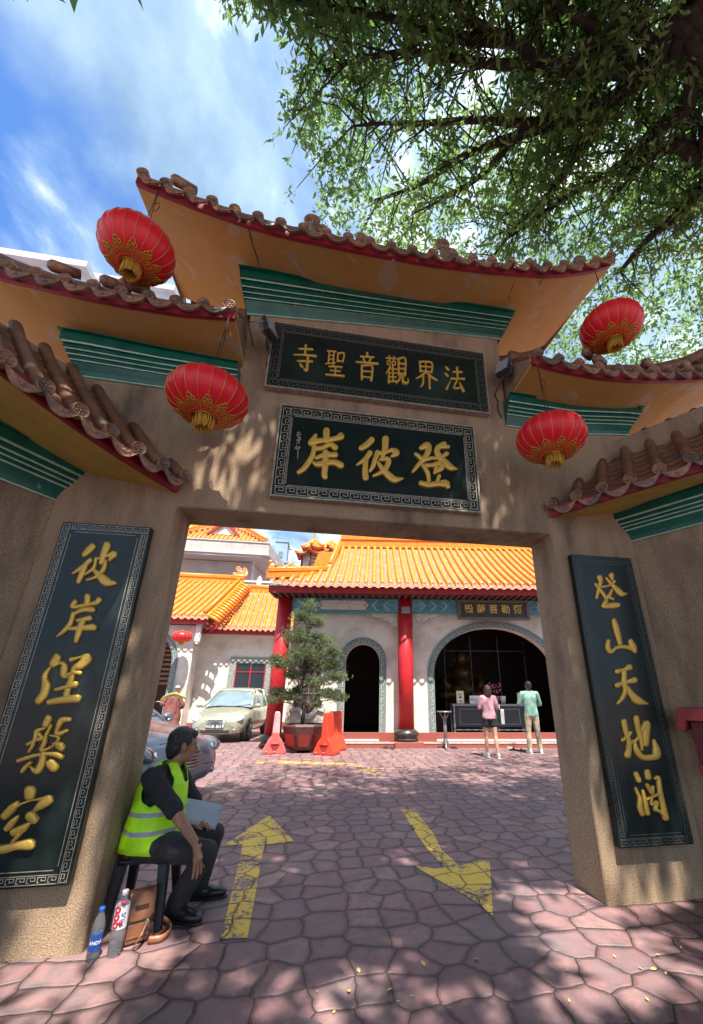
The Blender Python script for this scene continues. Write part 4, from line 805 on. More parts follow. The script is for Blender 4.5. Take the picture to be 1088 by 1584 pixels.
# golden seated statue in the dark
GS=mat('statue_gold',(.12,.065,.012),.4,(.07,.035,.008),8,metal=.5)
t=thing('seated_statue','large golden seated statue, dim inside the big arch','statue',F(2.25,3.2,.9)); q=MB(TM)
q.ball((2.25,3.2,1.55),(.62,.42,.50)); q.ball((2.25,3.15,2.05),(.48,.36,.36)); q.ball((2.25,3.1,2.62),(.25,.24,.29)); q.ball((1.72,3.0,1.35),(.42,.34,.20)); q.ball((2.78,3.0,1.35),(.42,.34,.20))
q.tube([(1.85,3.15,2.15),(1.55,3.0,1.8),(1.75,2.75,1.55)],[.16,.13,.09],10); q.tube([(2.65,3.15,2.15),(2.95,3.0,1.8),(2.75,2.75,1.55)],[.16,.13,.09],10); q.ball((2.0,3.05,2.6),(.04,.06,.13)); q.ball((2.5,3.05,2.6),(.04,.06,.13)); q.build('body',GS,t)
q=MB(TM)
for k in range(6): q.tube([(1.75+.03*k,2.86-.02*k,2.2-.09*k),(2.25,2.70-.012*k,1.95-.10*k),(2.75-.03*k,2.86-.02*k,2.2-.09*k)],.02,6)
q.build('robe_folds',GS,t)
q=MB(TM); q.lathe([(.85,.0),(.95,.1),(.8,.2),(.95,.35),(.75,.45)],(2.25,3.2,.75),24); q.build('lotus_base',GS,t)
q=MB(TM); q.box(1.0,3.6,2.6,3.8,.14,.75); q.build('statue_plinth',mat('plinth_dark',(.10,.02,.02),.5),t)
t=thing('glass_screen','slim-framed glass screen standing behind the offering table','screen',F(2.2,2.0,.14))
for s_ in (1.45,2.35,3.3,4.2): q=MB(TM); q.box(s_,s_+.022,2.0,2.03,.14,3.3); q.build('post',BLACK,t)
q=MB(TM); q.box(1.45,4.235,2.0,2.04,2.75,2.77); q.build('rail',BLACK,t)
t=thing('tripod_stand','small round grey stand on splayed feet at the left of the big arch','stand',F(1.02,-.15,0))
c=F(1.02,-.15,0); q=MB(); q.lathe([(.20,.90),(.21,.915),(.20,.93),(0,.93)],c,24,closed=False); q.lathe([(.20,.90),(0,.90)],c,24,closed=False); q.build('top',GREYM,t); q=MB(); q.tube([c+Vector((0,0,.22)),c+Vector((0,0,.72))],.045,10); q.build('pole',GREYM,t)
for k in range(3):
    a_=k*2.09+.3; e_=Vector((math.cos(a_),math.sin(a_),0)); q=MB(); q.tube([c+e_*.02+Vector((0,0,.70)),c+e_*.15+Vector((0,0,.90))],.018,6); q.build('arm',GREYM,t); q=MB(); q.tube([c+e_*.03+Vector((0,0,.25)),c+e_*.10+Vector((0,0,.08)),c+e_*.24+Vector((0,0,.012))],[.03,.022,.016],7); q.build('foot',GREYM,t)
SH=mat('slipper_black',(.02,.02,.022),.6)
def slipper(p,rz,label,mt=SH,grp='slippers left at the temple step'):
    t=thing('slipper',label,'slipper',p,grp); Q=Matrix.Translation(p)@Matrix.Rotation(rz,4,'Z'); a=MB(Q); a.prism([(-.045,-.12),(.04,-.12),(.05,0),(.045,.1),(.0,.14),(-.045,.1)],(0,0,.0),(1,0,0),(0,1,0),(0,0,.022)); a.build('sole',mt,t,bev=.006); a=MB(Q); a.tube([(-.048,.0,.02),(-.02,.03,.055),(.02,.03,.058),(.05,.0,.02)],.016,7,flat=.5); a.build('strap',mt,t)
for i,(px,py,rz,mt,lb) in enumerate(((597,1158,.4,SH,'left one of the slippers in front of the middle red column'),(607,1159,-.3,SH,'right one of the slippers in front of the middle red column'),(786,1157,1.2,WHITE,'pale slipper at the step just right of the woman\'s feet'),(796,1161,.7,SH,'black slipper near the step between the visitors'),(808,1162,1.4,SH,'black slipper lying nearest the man\'s left foot'),(818,1157,1.0,mat('navy',(.02,.03,.10),.5),'navy slipper behind the man\'s left foot'),(703,1158,.2,SH,'black slipper beside the foot of the grey stand'))):
    slipper(gp(px,py),rz,lb,mt)
# ------------------------------------------------------------------ side hall on the left of the courtyard
side=thing('side_hall','low cream side hall with stepped orange roofs at the left back of the courtyard','temple',(-4.2,18.8,0))
I4=Matrix.Identity(4)
WX0=at(297,1060,18.8).x
q=MB(); q.box(WX0,1.2,18.8,19.1,.0,4.1); q.build('wall',TWALL,side)
q=MB(); q.box(WX0-.03,1.2,18.74,18.799,.0,.27); q.box(-10,WX0+.05,17.84,17.899,0,.27); q.build('skirting',PLINTH,side)
a0=at(275,1025,17.9); q=MB(); hw=1.15; cx=a0.x-.22-hw; sp_=a0.z; tp=sp_+1.15
P=[(-10,0),(cx-hw,0)]+arch(cx,hw,sp_,tp)+[(cx+hw,0),(WX0+.06,0),(WX0+.06,4.6),(-10,4.6)]
q.prism(P,(0,17.9,0),(1,0,0),(0,0,1),(0,.25,0)); q.build('front_wall',TWALL,side,bev=.01)
q=MB(); q.box(WX0-.1,WX0+.06,18.15,18.8,0,4.6); q.build('return_wall',TWALL,side)
def ringp(off,n=28): return [(cx-hw-off,.0)]+[(cx-hw-off,sp_*i/8) for i in range(1,8)]+[(cx-(hw+off)*math.cos(PI*i/n),sp_+(tp-sp_+off)*math.sin(PI*i/n)) for i in range(n+1)]+[(cx+hw+off,sp_-sp_*i/8) for i in range(1,8)]+[(cx+hw+off,0)]
q=MB(); q.grid([[(x,17.90,z) for x,z in ringp(0)],[(x,17.865,z) for x,z in ringp(0)],[(x,17.865,z) for x,z in ringp(.22)],[(x,17.90,z) for x,z in ringp(.22)]]); q.build('arch_surround',KEYG,side)
q=MB(); key_band(q,ringp(.02),.18,.22,.018,lambda x,z,h:(x,17.861,z)); q.build('key_pattern',KEYD,side)
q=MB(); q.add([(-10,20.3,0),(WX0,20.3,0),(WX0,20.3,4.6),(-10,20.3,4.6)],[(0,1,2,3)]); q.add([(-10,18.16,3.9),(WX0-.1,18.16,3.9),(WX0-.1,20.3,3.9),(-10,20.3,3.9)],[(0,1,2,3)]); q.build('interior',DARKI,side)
q=MB()
for i in range(9): q.box(cx-.9,cx+1.0,19.2,19.22,1.7+i*.19,1.80+i*.19)
q.build('shelves',mat('shelf_brown',(.32,.15,.05),.5,(.2,.09,.03),5),side)  # shelf boards in mottled orange-brown
def span(x): return max(-10,x)
# roof B (over the window wall)
ex=lambda s:(18.15,3.93); tx=lambda s:(20.6,6.1)
zc=at(380,972,18.15).z
rolls=[]; x=at(428,978,18.15).x+.6
xr=x; k=0
XLe=at(309,978,18.15).x
while x>XLe+.05: rolls.append((x,1)); x-=.235
rolls=rolls[::-1]
rb=glazed_roof(side,rolls,lambda s:(18.15,zc),lambda s:(20.6,at(400,915,20.6).z),I4,sp=.235,rr=.058,course=.18,curve=.05)
q=MB(); q.box(XLe,xr+.1,18.25,18.30,zc-.26,zc-.03); q.build('fascia',TREDD,rb)
q=MB(); q.box(XLe,xr+.1,18.301,18.8,zc-.20,zc-.15); q.build('eave_soffit',PALE,rb)
ztop=at(400,912,20.6).z; ridge(rb,(-4.6,20.6,ztop-.05),(xr,20.6,ztop-.05),.22,.08)
# roof A (upper left)
YA,YB=17.35,20.3; zA=at(200,951,YA).z; xA=at(320,953,YA).x; zB=at(320,899,YB).z; xB=at(374,899,YB).x
rolls=[]; x=xA
while x>-10: rolls.append((x,1)); x-=.26
rolls=rolls[::-1]
MA=Matrix.Identity(4); sh_=(xB-xA)/(YB-YA)
MA[0][1]=sh_; MA[0][3]=-sh_*YA
ra_=glazed_roof(side,rolls,lambda s:(YA,zA),lambda s:(YB,zB),MA,sp=.26,rr=.066,course=.18,curve=.05)
q=MB(); q.box(-10,xA,YA+.10,YA+.15,zA-.26,zA-.03); q.build('fascia',TREDD,ra_)
q=MB(); q.box(-10,xA,YA+.151,17.9,zA-.2,zA-.16); q.build('eave_soffit',PALE,ra_)
ridge(ra_,(-10,YB,zB),(xB+.1,YB,zB),.30,.10)
# verge with short tile rolls and a red barge board
q=MB(); A=Vector((xA+.05,YA,zA)); B=Vector((xB+.05,YB,zB)); nq=16
for i in range(nq):
    p=A.lerp(B,(i+.3)/nq)+Vector((0,0,.03-.05*4*(i/nq)*(1-i/nq))); q.tube([p,p+Vector((.24,0,-.10)),p+Vector((.44,-.02,-.26))],.075,8)
q.build('verge_tiles',YROLL,ra_)
q=MB(); q.prism([(0,0),(1,0),(1,-.24),(0,-.24)],A+Vector((.36,0,-.22)),(B-A),(0,0,1),(.04,0,0)); q.build('barge_board',TREDD,ra_)
q=MB(); q.prism([(0,0),(1,0),(1,-.25),(0,-.25)],A+Vector((.10,0.3,-.3)),(B-A)*.93,(0,0,1),(.05,0,0)); q.build('verge_shade_strip',TREDD,ra_)  # narrow red strip standing in for the shadow band under the verge
ridge(ra_,A+Vector((-.16,0,.05)),B+Vector((-.16,0,.05)),.14,.06)
q=MB(); p=at(372,888,YB)
for k,(dx_,dz_,r_) in enumerate(((-.12,.28,.14),(.22,.22,.10),(.0,.02,.12),(.2,.0,.1),(-.28,.0,.08),(.05,.12,.09))): scroll(q,p+Vector((dx_,0,dz_)),r_,1.5,.04,ph=k*1.7,sg=1 if k%2 else -1)
q.tube([p+Vector((-.3,0,-.12)),p+Vector((.3,0,-.1))],.10,8); q.tube([p+Vector((.28,0,-.2)),p+Vector((.3,0,.15))],[.09,.05],8); q.build('ridge_ornament',FIG,ra_)
# painted beam, window, lamp
b0=at(258,957,17.86); b1=at(304,968,17.86); q=MB(); q.box(-9,b1.x,17.80,17.86,b1.z,b0.z+.05); bb=q.build('beam',BLUED,side)
q=MB(); 
for i in range(7):
    x=b1.x-.12-i*.24; zc_=(b0.z+b1.z)/2+.02; strip(q,[(x-.1,zc_-.1),(x,zc_),(x-.1,zc_+.1)],.035,17.796); strip(q,[(x-.19,zc_-.1),(x-.09,zc_),(x-.19,zc_+.1)],.02,17.794)
q.build('painted_scrolls',BLUEP,bb)
wa=at(357,1016,18.74); wb=at(423,1016,18.74); q=MB(); zt_=wa.z; zb_=zt_-1.55
for b_ in ((wa.x,wb.x,zt_-.26,zt_),(wa.x,wb.x,zb_,zb_+.26),(wa.x,wa.x+.26,zb_+.26,zt_-.26),(wb.x-.26,wb.x,zb_+.26,zt_-.26)): q.box(b_[0],b_[1],18.72,18.80,b_[2],b_[3])
wf=q.build('window_frame',mat('frame_carved',(.30,.33,.29),.7,(.12,.16,.14),26,.45,.6),side,bev=.01)
q=MB(); q.box(wa.x+.26,wb.x-.26,18.775,18.79,zb_+.26,zt_-.26); q.build('glass',mat('dark_glass',(.015,.02,.02),.08),wf)
q=MB(); xm=(wa.x+wb.x)/2
for x in (wa.x+.26,xm-.02,wb.x-.30): q.box(x,x+.04,18.74,18.774,zb_+.26,zt_-.26)
q.box(wa.x+.31,xm-.03,18.745,18.77,zt_-.62,zt_-.59); q.box(xm+.02,wb.x-.31,18.745,18.77,zt_-.62,zt_-.59); q.build('mullion',TRED,wf)
p=at(306,985,17.7); q=MB(); q.lathe([(.11,-.25),(.13,-.2),(.13,.0),(.12,.05),(.12,.75)],p,16); q.build('downpipe',WHITE,side); q=MB(); q.lathe([(.05,-.38),(.10,-.33),(.11,-.255)],p,16); q.build('pipe_end',GREYM,side)
lp=at(282,985,17.2); lantern(lp,.37,.22,lp+Vector((0,0,.6)),'small red lantern far left behind, hanging by the grey arch of the side hall',group=None,n=16)
# ------------------------------------------------------------------ upper building with parapet behind
up=thing('rear_building','grey-cream rear block with a wide parapet and an orange roof on top','building',(-7,25,0))
pc=at(417,841,24); pb=at(415,857,24); q=MB(); q.box(-16,pc.x,24,24.25,pb.z,pc.z); _d=ray(447,881); BY=(pc.z-CH)*_d.y/_d.z; BX=(pc.z-CH)*_d.x/_d.z; SV=Vector((BX-pc.x,BY-24.0,0)); q.prism([(0,pb.z),(1.0,pb.z),(1.0,pc.z),(0,pc.z)],(pc.x,24.001,0),SV,(0,0,1),(-.3,.1,0)); CON=mat('old_concrete',(.50,.44,.40),.85,(.36,.31,.28),2,.4,.7,8,c3=(.30,.26,.23),sc3=5,lo3=.58,hi3=.8); q.build('parapet',CON,up)
q=MB(); q.box(-16,pc.x+.06,23.94,24.4,pb.z-.10,pb.z-.002); q.prism([(0,pb.z-.10),(1,pb.z-.10),(1,pb.z-.002),(0,pb.z-.002)],(pc.x+.05,24.4,0),SV,(0,0,1),(-.5,.1,0)); q.box(-16,pc.x+.03,23.95,24.27,pc.z+.002,pc.z+.05); q.build('cornice',PALE,up)
q=MB(); q.add([(-16,24.4,pb.z-.12),(pc.x,24.4,pb.z-.12),(pc.x+SV.x,24.4+SV.y,pb.z-.12),(-16,24.4+SV.y,pb.z-.12)],[(0,1,2,3)]); q.build('soffit',PALE,up)
q=MB(); q.box(-16,pc.x-1.15,25.5,26,0,pb.z-.161); q.prism([(0,0),(1,0),(1,pb.z-.161),(0,pb.z-.161)],(pc.x-1.15,25.5,0),SV,(0,0,1),(-.5,.2,0)); q.build('wall',mat('wall_upper',(.56,.50,.46),.85,(.44,.38,.35),1.2,.4,.7),up)
q=MB(); a_=at(412,863,25.3); b_=at(393,868,25.3); c_=at(389,905,25.3); q.tube([a_,a_.lerp(b_,.8),b_,b_+(c_-b_)*.1,c_,(c_.x,c_.y,c_.z-3)],.07,8); q.build('downpipe',WHITE,up)
z0=at(350,839,25.6).z; xa=at(285,839,25.6).x; xb=at(411,839,25.6).x
MB_=Matrix.Identity(4); rolls=[]; x=xb; ctr=at(345,830,25.6).x
while x>xa-.6: rolls.append((x,max(.1,min(1,(xb-x)/1.6,)))); x-=.27
rr_=glazed_roof(up,rolls[::-1],lambda s:(25.3,z0),lambda s:(27.5,z0+1.9),I4,sp=.27,rr=.07,caps=False)
q=MB(); ridge(rr_,(xb+.1,25.2,z0+.1),(ctr+1.0,26.6,z0+1.5),.15,.08); ridge(rr_,(ctr+1.0,26.6,z0+1.5),(ctr,26.9,z0+2.6),.15,.08); ridge(rr_,(ctr-1.3,26.6,z0+1.5),(ctr,26.9,z0+2.6),.15,.08); ridge(rr_,(xa-.8,25.2,z0+.1),(ctr-1.3,26.6,z0+1.5),.15,.08)
q=MB(); q.prism([(-1.15,1.0),(.9,1.0),(0,1.95)],(ctr,26.0,z0-.32),(1,0,0),(0,0,1),(0,.1,0)); q.build('gable',TWALL,rr_)
q=MB(); q.prism([(-1.2,.9),(0,2.0),(1.0,.9),(.82,.9),(0,1.72),(-1.0,.9)],(ctr,25.85,z0-.32),(1,0,0),(0,0,1),(0,.1,0)); q.build('barge_board',TREDD,rr_)
# balustrade terrace
bt=thing('terrace_balustrade','white stone balustrade above the orange roof of the side hall','balustrade',at(405,905,21.4))
pa=at(380,899,21.4); pz=at(430,916,21.4); q=MB(); q.box(pa.x-.3,-.6,21.3,21.45,pa.z-.08,pa.z+.03); q.build('handrail',PALE,bt,bev=.01)
q=MB(); q.box(pa.x-.3,-.6,21.3,21.45,pz.z-.2,pz.z); q.build('base_rail',PALE,bt)
for i in range(2): x=at(401,905,21.4).x+i*2.2; q=MB(); q.box(x-.12,x+.12,21.26,21.49,pz.z-.2,pa.z+.12); q.lathe([(.09,0),(.12,.06),(.05,.14),(0,.2)],(x,21.37,pa.z+.12),12); q.build('post',PALE,bt)
for i in range(18): x=pa.x-.2+i*.16; q=MB(); q.lathe([(.045,0),(.05,.05),(.03,.12),(.05,.26),(.03,.36),(.045,pa.z-.08-pz.z)],(x,21.37,pz.z),8); q.build('baluster',PALE,bt)
# ------------------------------------------------------------------ little tiered pavilions behind the hall
def pavilion(cx,cy,zt,hw,label,tiers=2,finial=True):
    t=thing('tiered_pavilion',label,'pavilion',(cx,cy,0),None); n=6; z=zt
    for k in range(tiers):
        w_=hw*(1+.42*k); h=.75*hw*1.15 if k==0 else .42*hw
        q=MB(); rows=[]; m_=48
        for i in range(9):
            u=i/8; row=[]
            for j in range(m_+1):
                a_=2*PI*j/m_+.3; c_=math.cos(((a_-.3)%(2*PI/n))-PI/n)/1; rad=(w_*u**.75)*(math.cos(PI/n)/max(c_,.5)); lift=.16*w_*u**3*((math.cos(PI/n)/c_-math.cos(PI/n))/(1-math.cos(PI/n)))
                if k>0: rad=max(rad,w_*.45)
                row.append((cx+rad*math.cos(a_),cy+rad*math.sin(a_),z-h*u**.8+lift))
            rows.append(row)
        q.smooth=True; q.grid(rows); rf=q.build('roof',YPAN,t)
        q=MB(); 
        for j in range(m_):
            if j%2==0: q.tube([rows[i][j] for i in range(1,9)],.045*hw/.6 ,6)
        q.build('tile_roll',YROLL,rf)
        q=MB()
        for s_ in range(n):
            j=int(round(m_*s_/n)); q.tube([(rows[i][j][0],rows[i][j][1],rows[i][j][2]+.05) for i in range(0,9)]+[(cx+(rows[8][j][0]-cx)*1.08,cy+(rows[8][j][1]-cy)*1.08,rows[8][j][2]+.12)],[.06*hw/.6]*9+[.03],6)
        q.build('ridge',YROLL,rf)
        q=MB(); R8=rows[8]; q.grid([[(x,y,z_-.03) for x,y,z_ in R8],[(cx+(x-cx)*.97,cy+(y-cy)*.97,z_-.13) for x,y,z_ in R8]]); q.build('fascia',TREDD,rf)
        zb=z-h; bw=w_*.62; bh=.32*hw+(.5*hw if k==tiers-1 else 0)
        q=MB(); q.lathe([(bw,zb-bh-.25),(bw,zb+.12)],(cx,cy,0),n,smooth=False,a0=.3); q.build('wall',mat('pav_wall',(.45,.42,.34),.8,(.3,.3,.26),6),t)
        for s_ in range(n):
            a_=.3+2*PI*s_/n; q=MB(); q.tube([(cx+bw*1.02*math.cos(a_),cy+bw*1.02*math.sin(a_),zb-bh-.25),(cx+bw*1.02*math.cos(a_),cy+bw*1.02*math.sin(a_),zb+.05)],.05*hw/.6,6); q.build('post',TRED,t)
        if k==tiers-1:
            q=MB(); q.tube([(cx+.30*hw*math.cos(v),cy-bw-.02,zb-bh*.5+.17*hw*math.sin(v)) for v in [2*PI*i/16 for i in range(17)]],.03,5); q.build('oval_window',PALE,t)
        z=zb-bh+.12
    if finial: q=MB(); q.lathe([(.09,-.05),(.11,.05),(.05,.1),(.09,.2),(.04,.28),(.06,.36),(0,.55)],(cx,cy,zt),12); q.build('finial',YROLL,t)
    return t
p=at(487,836,22); pavilion(p.x,p.y,p.z,.72,'two-tiered orange-roofed pavilion with a finial, behind the hall roof')
p=at(512,838,24.5); pavilion(p.x,p.y,p.z,.85,'orange pavilion roof half hidden between the finial pavilion and hall ridge',1,False)
p=at(452,872,20.5); pavilion(p.x,p.y,p.z,.40,'smallest orange pavilion roof, low behind the hall corner',1,False)
q=MB(); a_=at(450,850,21); b_=at(448,868,21); t=thing('flue_pipe','thin white flue pipe beside the small pavilion roof','pipe',b_); q.tube([a_,b_+Vector((0,0,-.6))],.06,8); q.build('pipe',WHITE,t); q=MB(); q.lathe([(.09,0),(.02,.1)],a_,10); q.build('cap',WHITE,t)
# ------------------------------------------------------------------ far towers
GLS=mat('tower_glass',(.10,.17,.22),.15,(.16,.24,.30),.3,.3,.7); TWR=mat('tower_concrete',(.62,.64,.66),.8,(.5,.52,.55),.2); TWB=mat('tower_blue',(.26,.36,.42),.5,(.20,.29,.35),.4)
def tower(x0,x1,y,dep,zt,label,wallm,fl=3.2,gap=.42,crown=None):
    t=thing('tower_block',label,'building',((x0+x1)/2,y,0)); q=MB(); q.box(x0,x1,y,y+dep,0,zt); q.build('wall',wallm,t)
    q=MB(); n=int(zt/fl)
    for i in range(n): q.box(x0+.6,x1-.6,y-.08,y-.002,i*fl+fl*gap,i*fl+fl*.85)
    o=q.build('window_bands',GLS,t); tag(o,kind='stuff')
    q=MB()
    for i in range(n): q.box(x0-.3,x1+.3,y-.5,y-.081,i*fl,i*fl+.35)
    tag(q.build('balcony_slabs',wallm,t),kind='stuff')
    q=MB(); q.box(x0-(.8 if dep>5 else .1),x1+(.8 if dep>5 else .1),y-(.9 if dep>5 else .1),y+dep+.5,zt,zt+(1.0 if dep>5 else .3)); q.build('roof_slab',wallm,t)
    return t
a_=at(28,396,45); b_=at(128,420,45); tower(a_.x-1,b_.x,45,14,a_.z-1,'white high-rise with flat overhanging roof slabs, leftmost above the gate roof',TWR)
a_=at(146,394,52); b_=at(270,432,52); tower(a_.x,b_.x,52,14,a_.z-6,'white high-rise top showing behind the highest left lantern',TWR)
def round_tower(px0,px1,py,Y,label,m_):
    a_=at(px0,py,Y); b_=at(px1,py,Y); cx_=(a_.x+b_.x)/2; r_=(b_.x-a_.x)/2; t=thing('round_tower',label,'building',(cx_,Y,0))
    q=MB(); q.lathe([(r_*1.1,0),(r_*1.05,a_.z-2),(r_*.98,a_.z-1),(r_*.6,a_.z)],(cx_,Y,0),24); q.build('wall',m_,t)
    q=MB()
    for i in range(int(a_.z/2.6)): q.lathe([(r_*1.11,i*2.6+.4),(r_*1.13,i*2.6+.5),(r_*1.13,i*2.6+1.2),(r_*1.11,i*2.6+1.3)],(cx_,Y,0),24,closed=False)
    tag(q.build('window_bands',GLS,t),kind='stuff')
    for k in range(3): q=MB(); q.tube([(cx_+r_*(k-1)*.4,Y,a_.z-1),(cx_+r_*(k-1)*.4,Y,a_.z+2)],.15,5); q.build('mast',TWR,t)
round_tower(396,418,824,70,'rounded blue-grey tower peeping over the rear block, nearest the orange gable',TWB)
a_=at(427,838,60); b_=at(446,838,60); tower(a_.x,b_.x,60,3,a_.z,'blue-grey glass block between the rear parapet and the pavilions',TWB,2.2)
# ------------------------------------------------------------------ trees
BARK=mat('bark',(.045,.035,.028),.9,(.022,.018,.015),14,.4,.6,6,.8,40)
def leafmat(name,c1,c2,tr):
    m_=mat(name,c1,.42,c2,1.7,.35,.65,3,spec=.45); t=m_.node_tree; n=t.nodes; l=t.links; b=n['Principled BSDF']; out=n['Material Output']
    tl=n.new('ShaderNodeBsdfTranslucent'); tl.inputs[0].default_value=(*tr,1); mx_=n.new('ShaderNodeMixShader'); mx_.inputs[0].default_value=.5; l.new(b.outputs[0],mx_.inputs[1]); l.new(tl.outputs[0],mx_.inputs[2]); l.new(mx_.outputs[0],out.inputs[0]); return m_
LEAF=leafmat('leaf',(.055,.105,.05),(.10,.165,.06),(.24,.40,.10))
def project(P):
    d=P-np.array([0,0,CH]); x=d@np.array(_r); y=d@np.array(_u); z=d@np.array(_f); ok=z>.2; zz=np.where(ok,z,1); return CX+FPX*x/zz, CY-FPX*y/zz, ok
def leaves(name, C, D, n_per, lsize, spread, matl, parent, wid=.30, droop=.4):
    """C: sprig centres, D: sprig directions; each sprig carries n_per leaves along a twig"""
    m_=len(C); C=np.repeat(C,n_per,0); D=np.repeat(D,n_per,0); t=np.tile(np.linspace(0,1,n_per),m_)
    base=C+D*(t[:,None]*spread)+rng.normal(0,spread*.12,C.shape)
    r3=rng.normal(0,1,C.shape); L=D*.9+r3*.75; L[:,2]-=droop; L/=np.linalg.norm(L,axis=1)[:,None]
    W=np.cross(L,rng.normal(0,1,C.shape)); W/=np.linalg.norm(W,axis=1)[:,None]+1e-9
    s=(lsize*rng.uniform(.65,1.25,len(C)))[:,None]
    p0=base; p1=base+L*s*.5+W*s*wid*.5; p2=base+L*s; p3=base+L*s*.5-W*s*wid*.5
    V=np.stack([p0,p1,p2,p3],1).reshape(-1,3)-np.array(ORG[parent]); nq=len(base)
    me=bpy.data.meshes.new(name); me.vertices.add(nq*4); me.vertices.foreach_set('co',V.ravel()); me.loops.add(nq*4); me.loops.foreach_set('vertex_index',np.arange(nq*4)); me.polygons.add(nq); me.polygons.foreach_set('loop_start',np.arange(nq)*4); me.polygons.foreach_set('loop_total',np.full(nq,4)); me.update(); me.validate()
    me.materials.append(matl); o=bpy.data.objects.new(name,me); COL.objects.link(o); o.parent=parent; ORG[o]=ORG[parent]; return o
TP=Vector((13.2,7.6,0)); tree=thing('shade_tree','large spreading green shade tree reaching over the gateway from the right','tree',TP)
K=Vector((9.3,5.2,7.2))
q=MB(); q.tube([TP,TP+Vector((-.2,-.1,1.5)),TP+Vector((-1.1,-.4,3.6)),TP+Vector((-2.8,-1.0,5.6)),K],[.42,.36,.30,.24,.18],14)
q.build('trunk',BARK,tree)
br=[]       # limbs: polylines through photo pixels at chosen depths
def limb(pts,r0,r1):
    P=[gp(px,py,7.2+max(0,1110-px)*.0014) if not isinstance(px,Vector) else px for px,py,Y in pts]; P=[Vector(p) for p in crspline([tuple(p) for p in P],6)]; n=len(P)
    return P,[r0+(r1-r0)*(i/(n-1))**.8 for i in range(n)]
LIMBS=[([(K,0,0),(1110,95,5.0),(1040,88,4.7),(985,108,4.6),(905,105,4.7),(840,95,4.9),(790,62,5.0),(735,38,5.2),(700,0,5.0)],.13,.03),
 ([(K,0,0),(1100,110,5.4),(1000,118,5.2),(940,160,5.6),(880,182,6.0),(800,210,6.4),(720,240,6.9),(650,285,7.4),(580,310,7.8)],.13,.02),
 ([(K,0,0),(1120,150,6.2),(1060,170,6.2),(1010,205,6.5),(960,255,7.0),(900,290,7.4),(840,330,8.0),(780,372,8.6)],.11,.02),
 ([(K,0,0),(1130,230,7.4),(1088,245,7.6),(1050,225,7.6),(1010,240,7.9),(980,265,8.4),(930,330,9.2)],.13,.03),
 ([(K,0,0),(1130,260,8.0),(1088,290,8.6),(1040,340,9.4),(1000,372,10.2),(960,420,11)],.13,.03),
 ([(940,160,5.6),(900,225,6.2),(850,300,7.0),(800,350,7.6),(760,400,8.2)],.08,.016),
 ([(880,182,6.0),(820,190,6.2),(740,185,6.6),(660,190,7.0),(600,190,7.2),(545,195,7.5)],.07,.014),
 ([(840,95,4.9),(780,100,5.3),(700,90,5.6),(630,80,5.9),(560,92,6.2),(500,110,6.4)],.065,.014),
 ([(790,62,5.0),(730,60,5.3),(650,40,5.6),(570,20,5.8),(480,5,6.0),(400,-20,6.0)],.065,.014),
 ([(800,210,6.4),(745,270,7.2),(700,300,7.6),(640,330,8.2)],.055,.012),
 ([(1040,88,4.7),(1000,60,4.4),(985,20,4.2),(1000,-60,3.9)],.08,.03),
 ([(985,108,4.6),(950,60,4.4),(880,20,4.3),(820,-40,4.2)],.07,.02),
 ([(K,0,0),(1110,60,4.0),(1060,-40,3.4),(900,-260,2.4)],.16,.05)]
off=[([K,K+Vector((-2.0,-1.8,1.2)),K+Vector((-4.2,-3.6,1.8)),K+Vector((-6.6,-5.2,2.0)),K+Vector((-9.0,-6.4,1.8))],.18,.03),
     ([K,K+Vector((-1.2,-3.0,1.0)),K+Vector((-2.8,-6.0,1.6)),K+Vector((-4.4,-9.0,1.6))],.16,.03)]
ALL=[]
for pts,r0,r1 in LIMBS: 
    P,rr=limb(pts,r0,r1); ALL.append(P); q=MB(); q.tube(P,rr,8); q.build('limb',BARK,tree)
for P,r0,r1 in off:
    P=[Vector(p) for p in crspline([tuple(p) for p in P],6)]; n=len(P); ALL.append(P); q=MB(); q.tube(P,[r0+(r1-r0)*i/(n-1) for i in range(n)],8); q.build('limb',BARK,tree)
# twigs fanning from the limbs
tw=MB(); tips=[]; r_=random.Random(11)
for P in ALL:
    n=len(P)
    for i in range(5,n):
        for k in range(2):
            d=(P[i]-P[i-1]).normalized(); v=Vector((r_.gauss(0,1),r_.gauss(0,1),r_.gauss(0,.45))); v=(v-d*v.dot(d)*.4).normalized(); v=(v+d*.7).normalized(); L=r_.uniform(.4,1.1)
            a_=P[i]; b_=a_+v*L*.55+Vector((0,0,.05)); c_=a_+v*L+Vector((r_.uniform(-.1,.1),r_.uniform(-.1,.1),-.12*L))
            px_,py_,ok=project(np.array([list(c_)])); 
            if ok[0] and px_[0]<430 and py_[0]>30: continue
            if ok[0] and px_[0]<520 and py_[0]>330: continue
            if r_.random()<.35: continue
            tw.tube([a_,b_,c_],[.012,.008,.004],4,caps=False); tips.append((b_,v)); tips.append((c_,v)); tips.append((a_.lerp(b_,.5),v))
tw.build('twigs',BARK,tree)
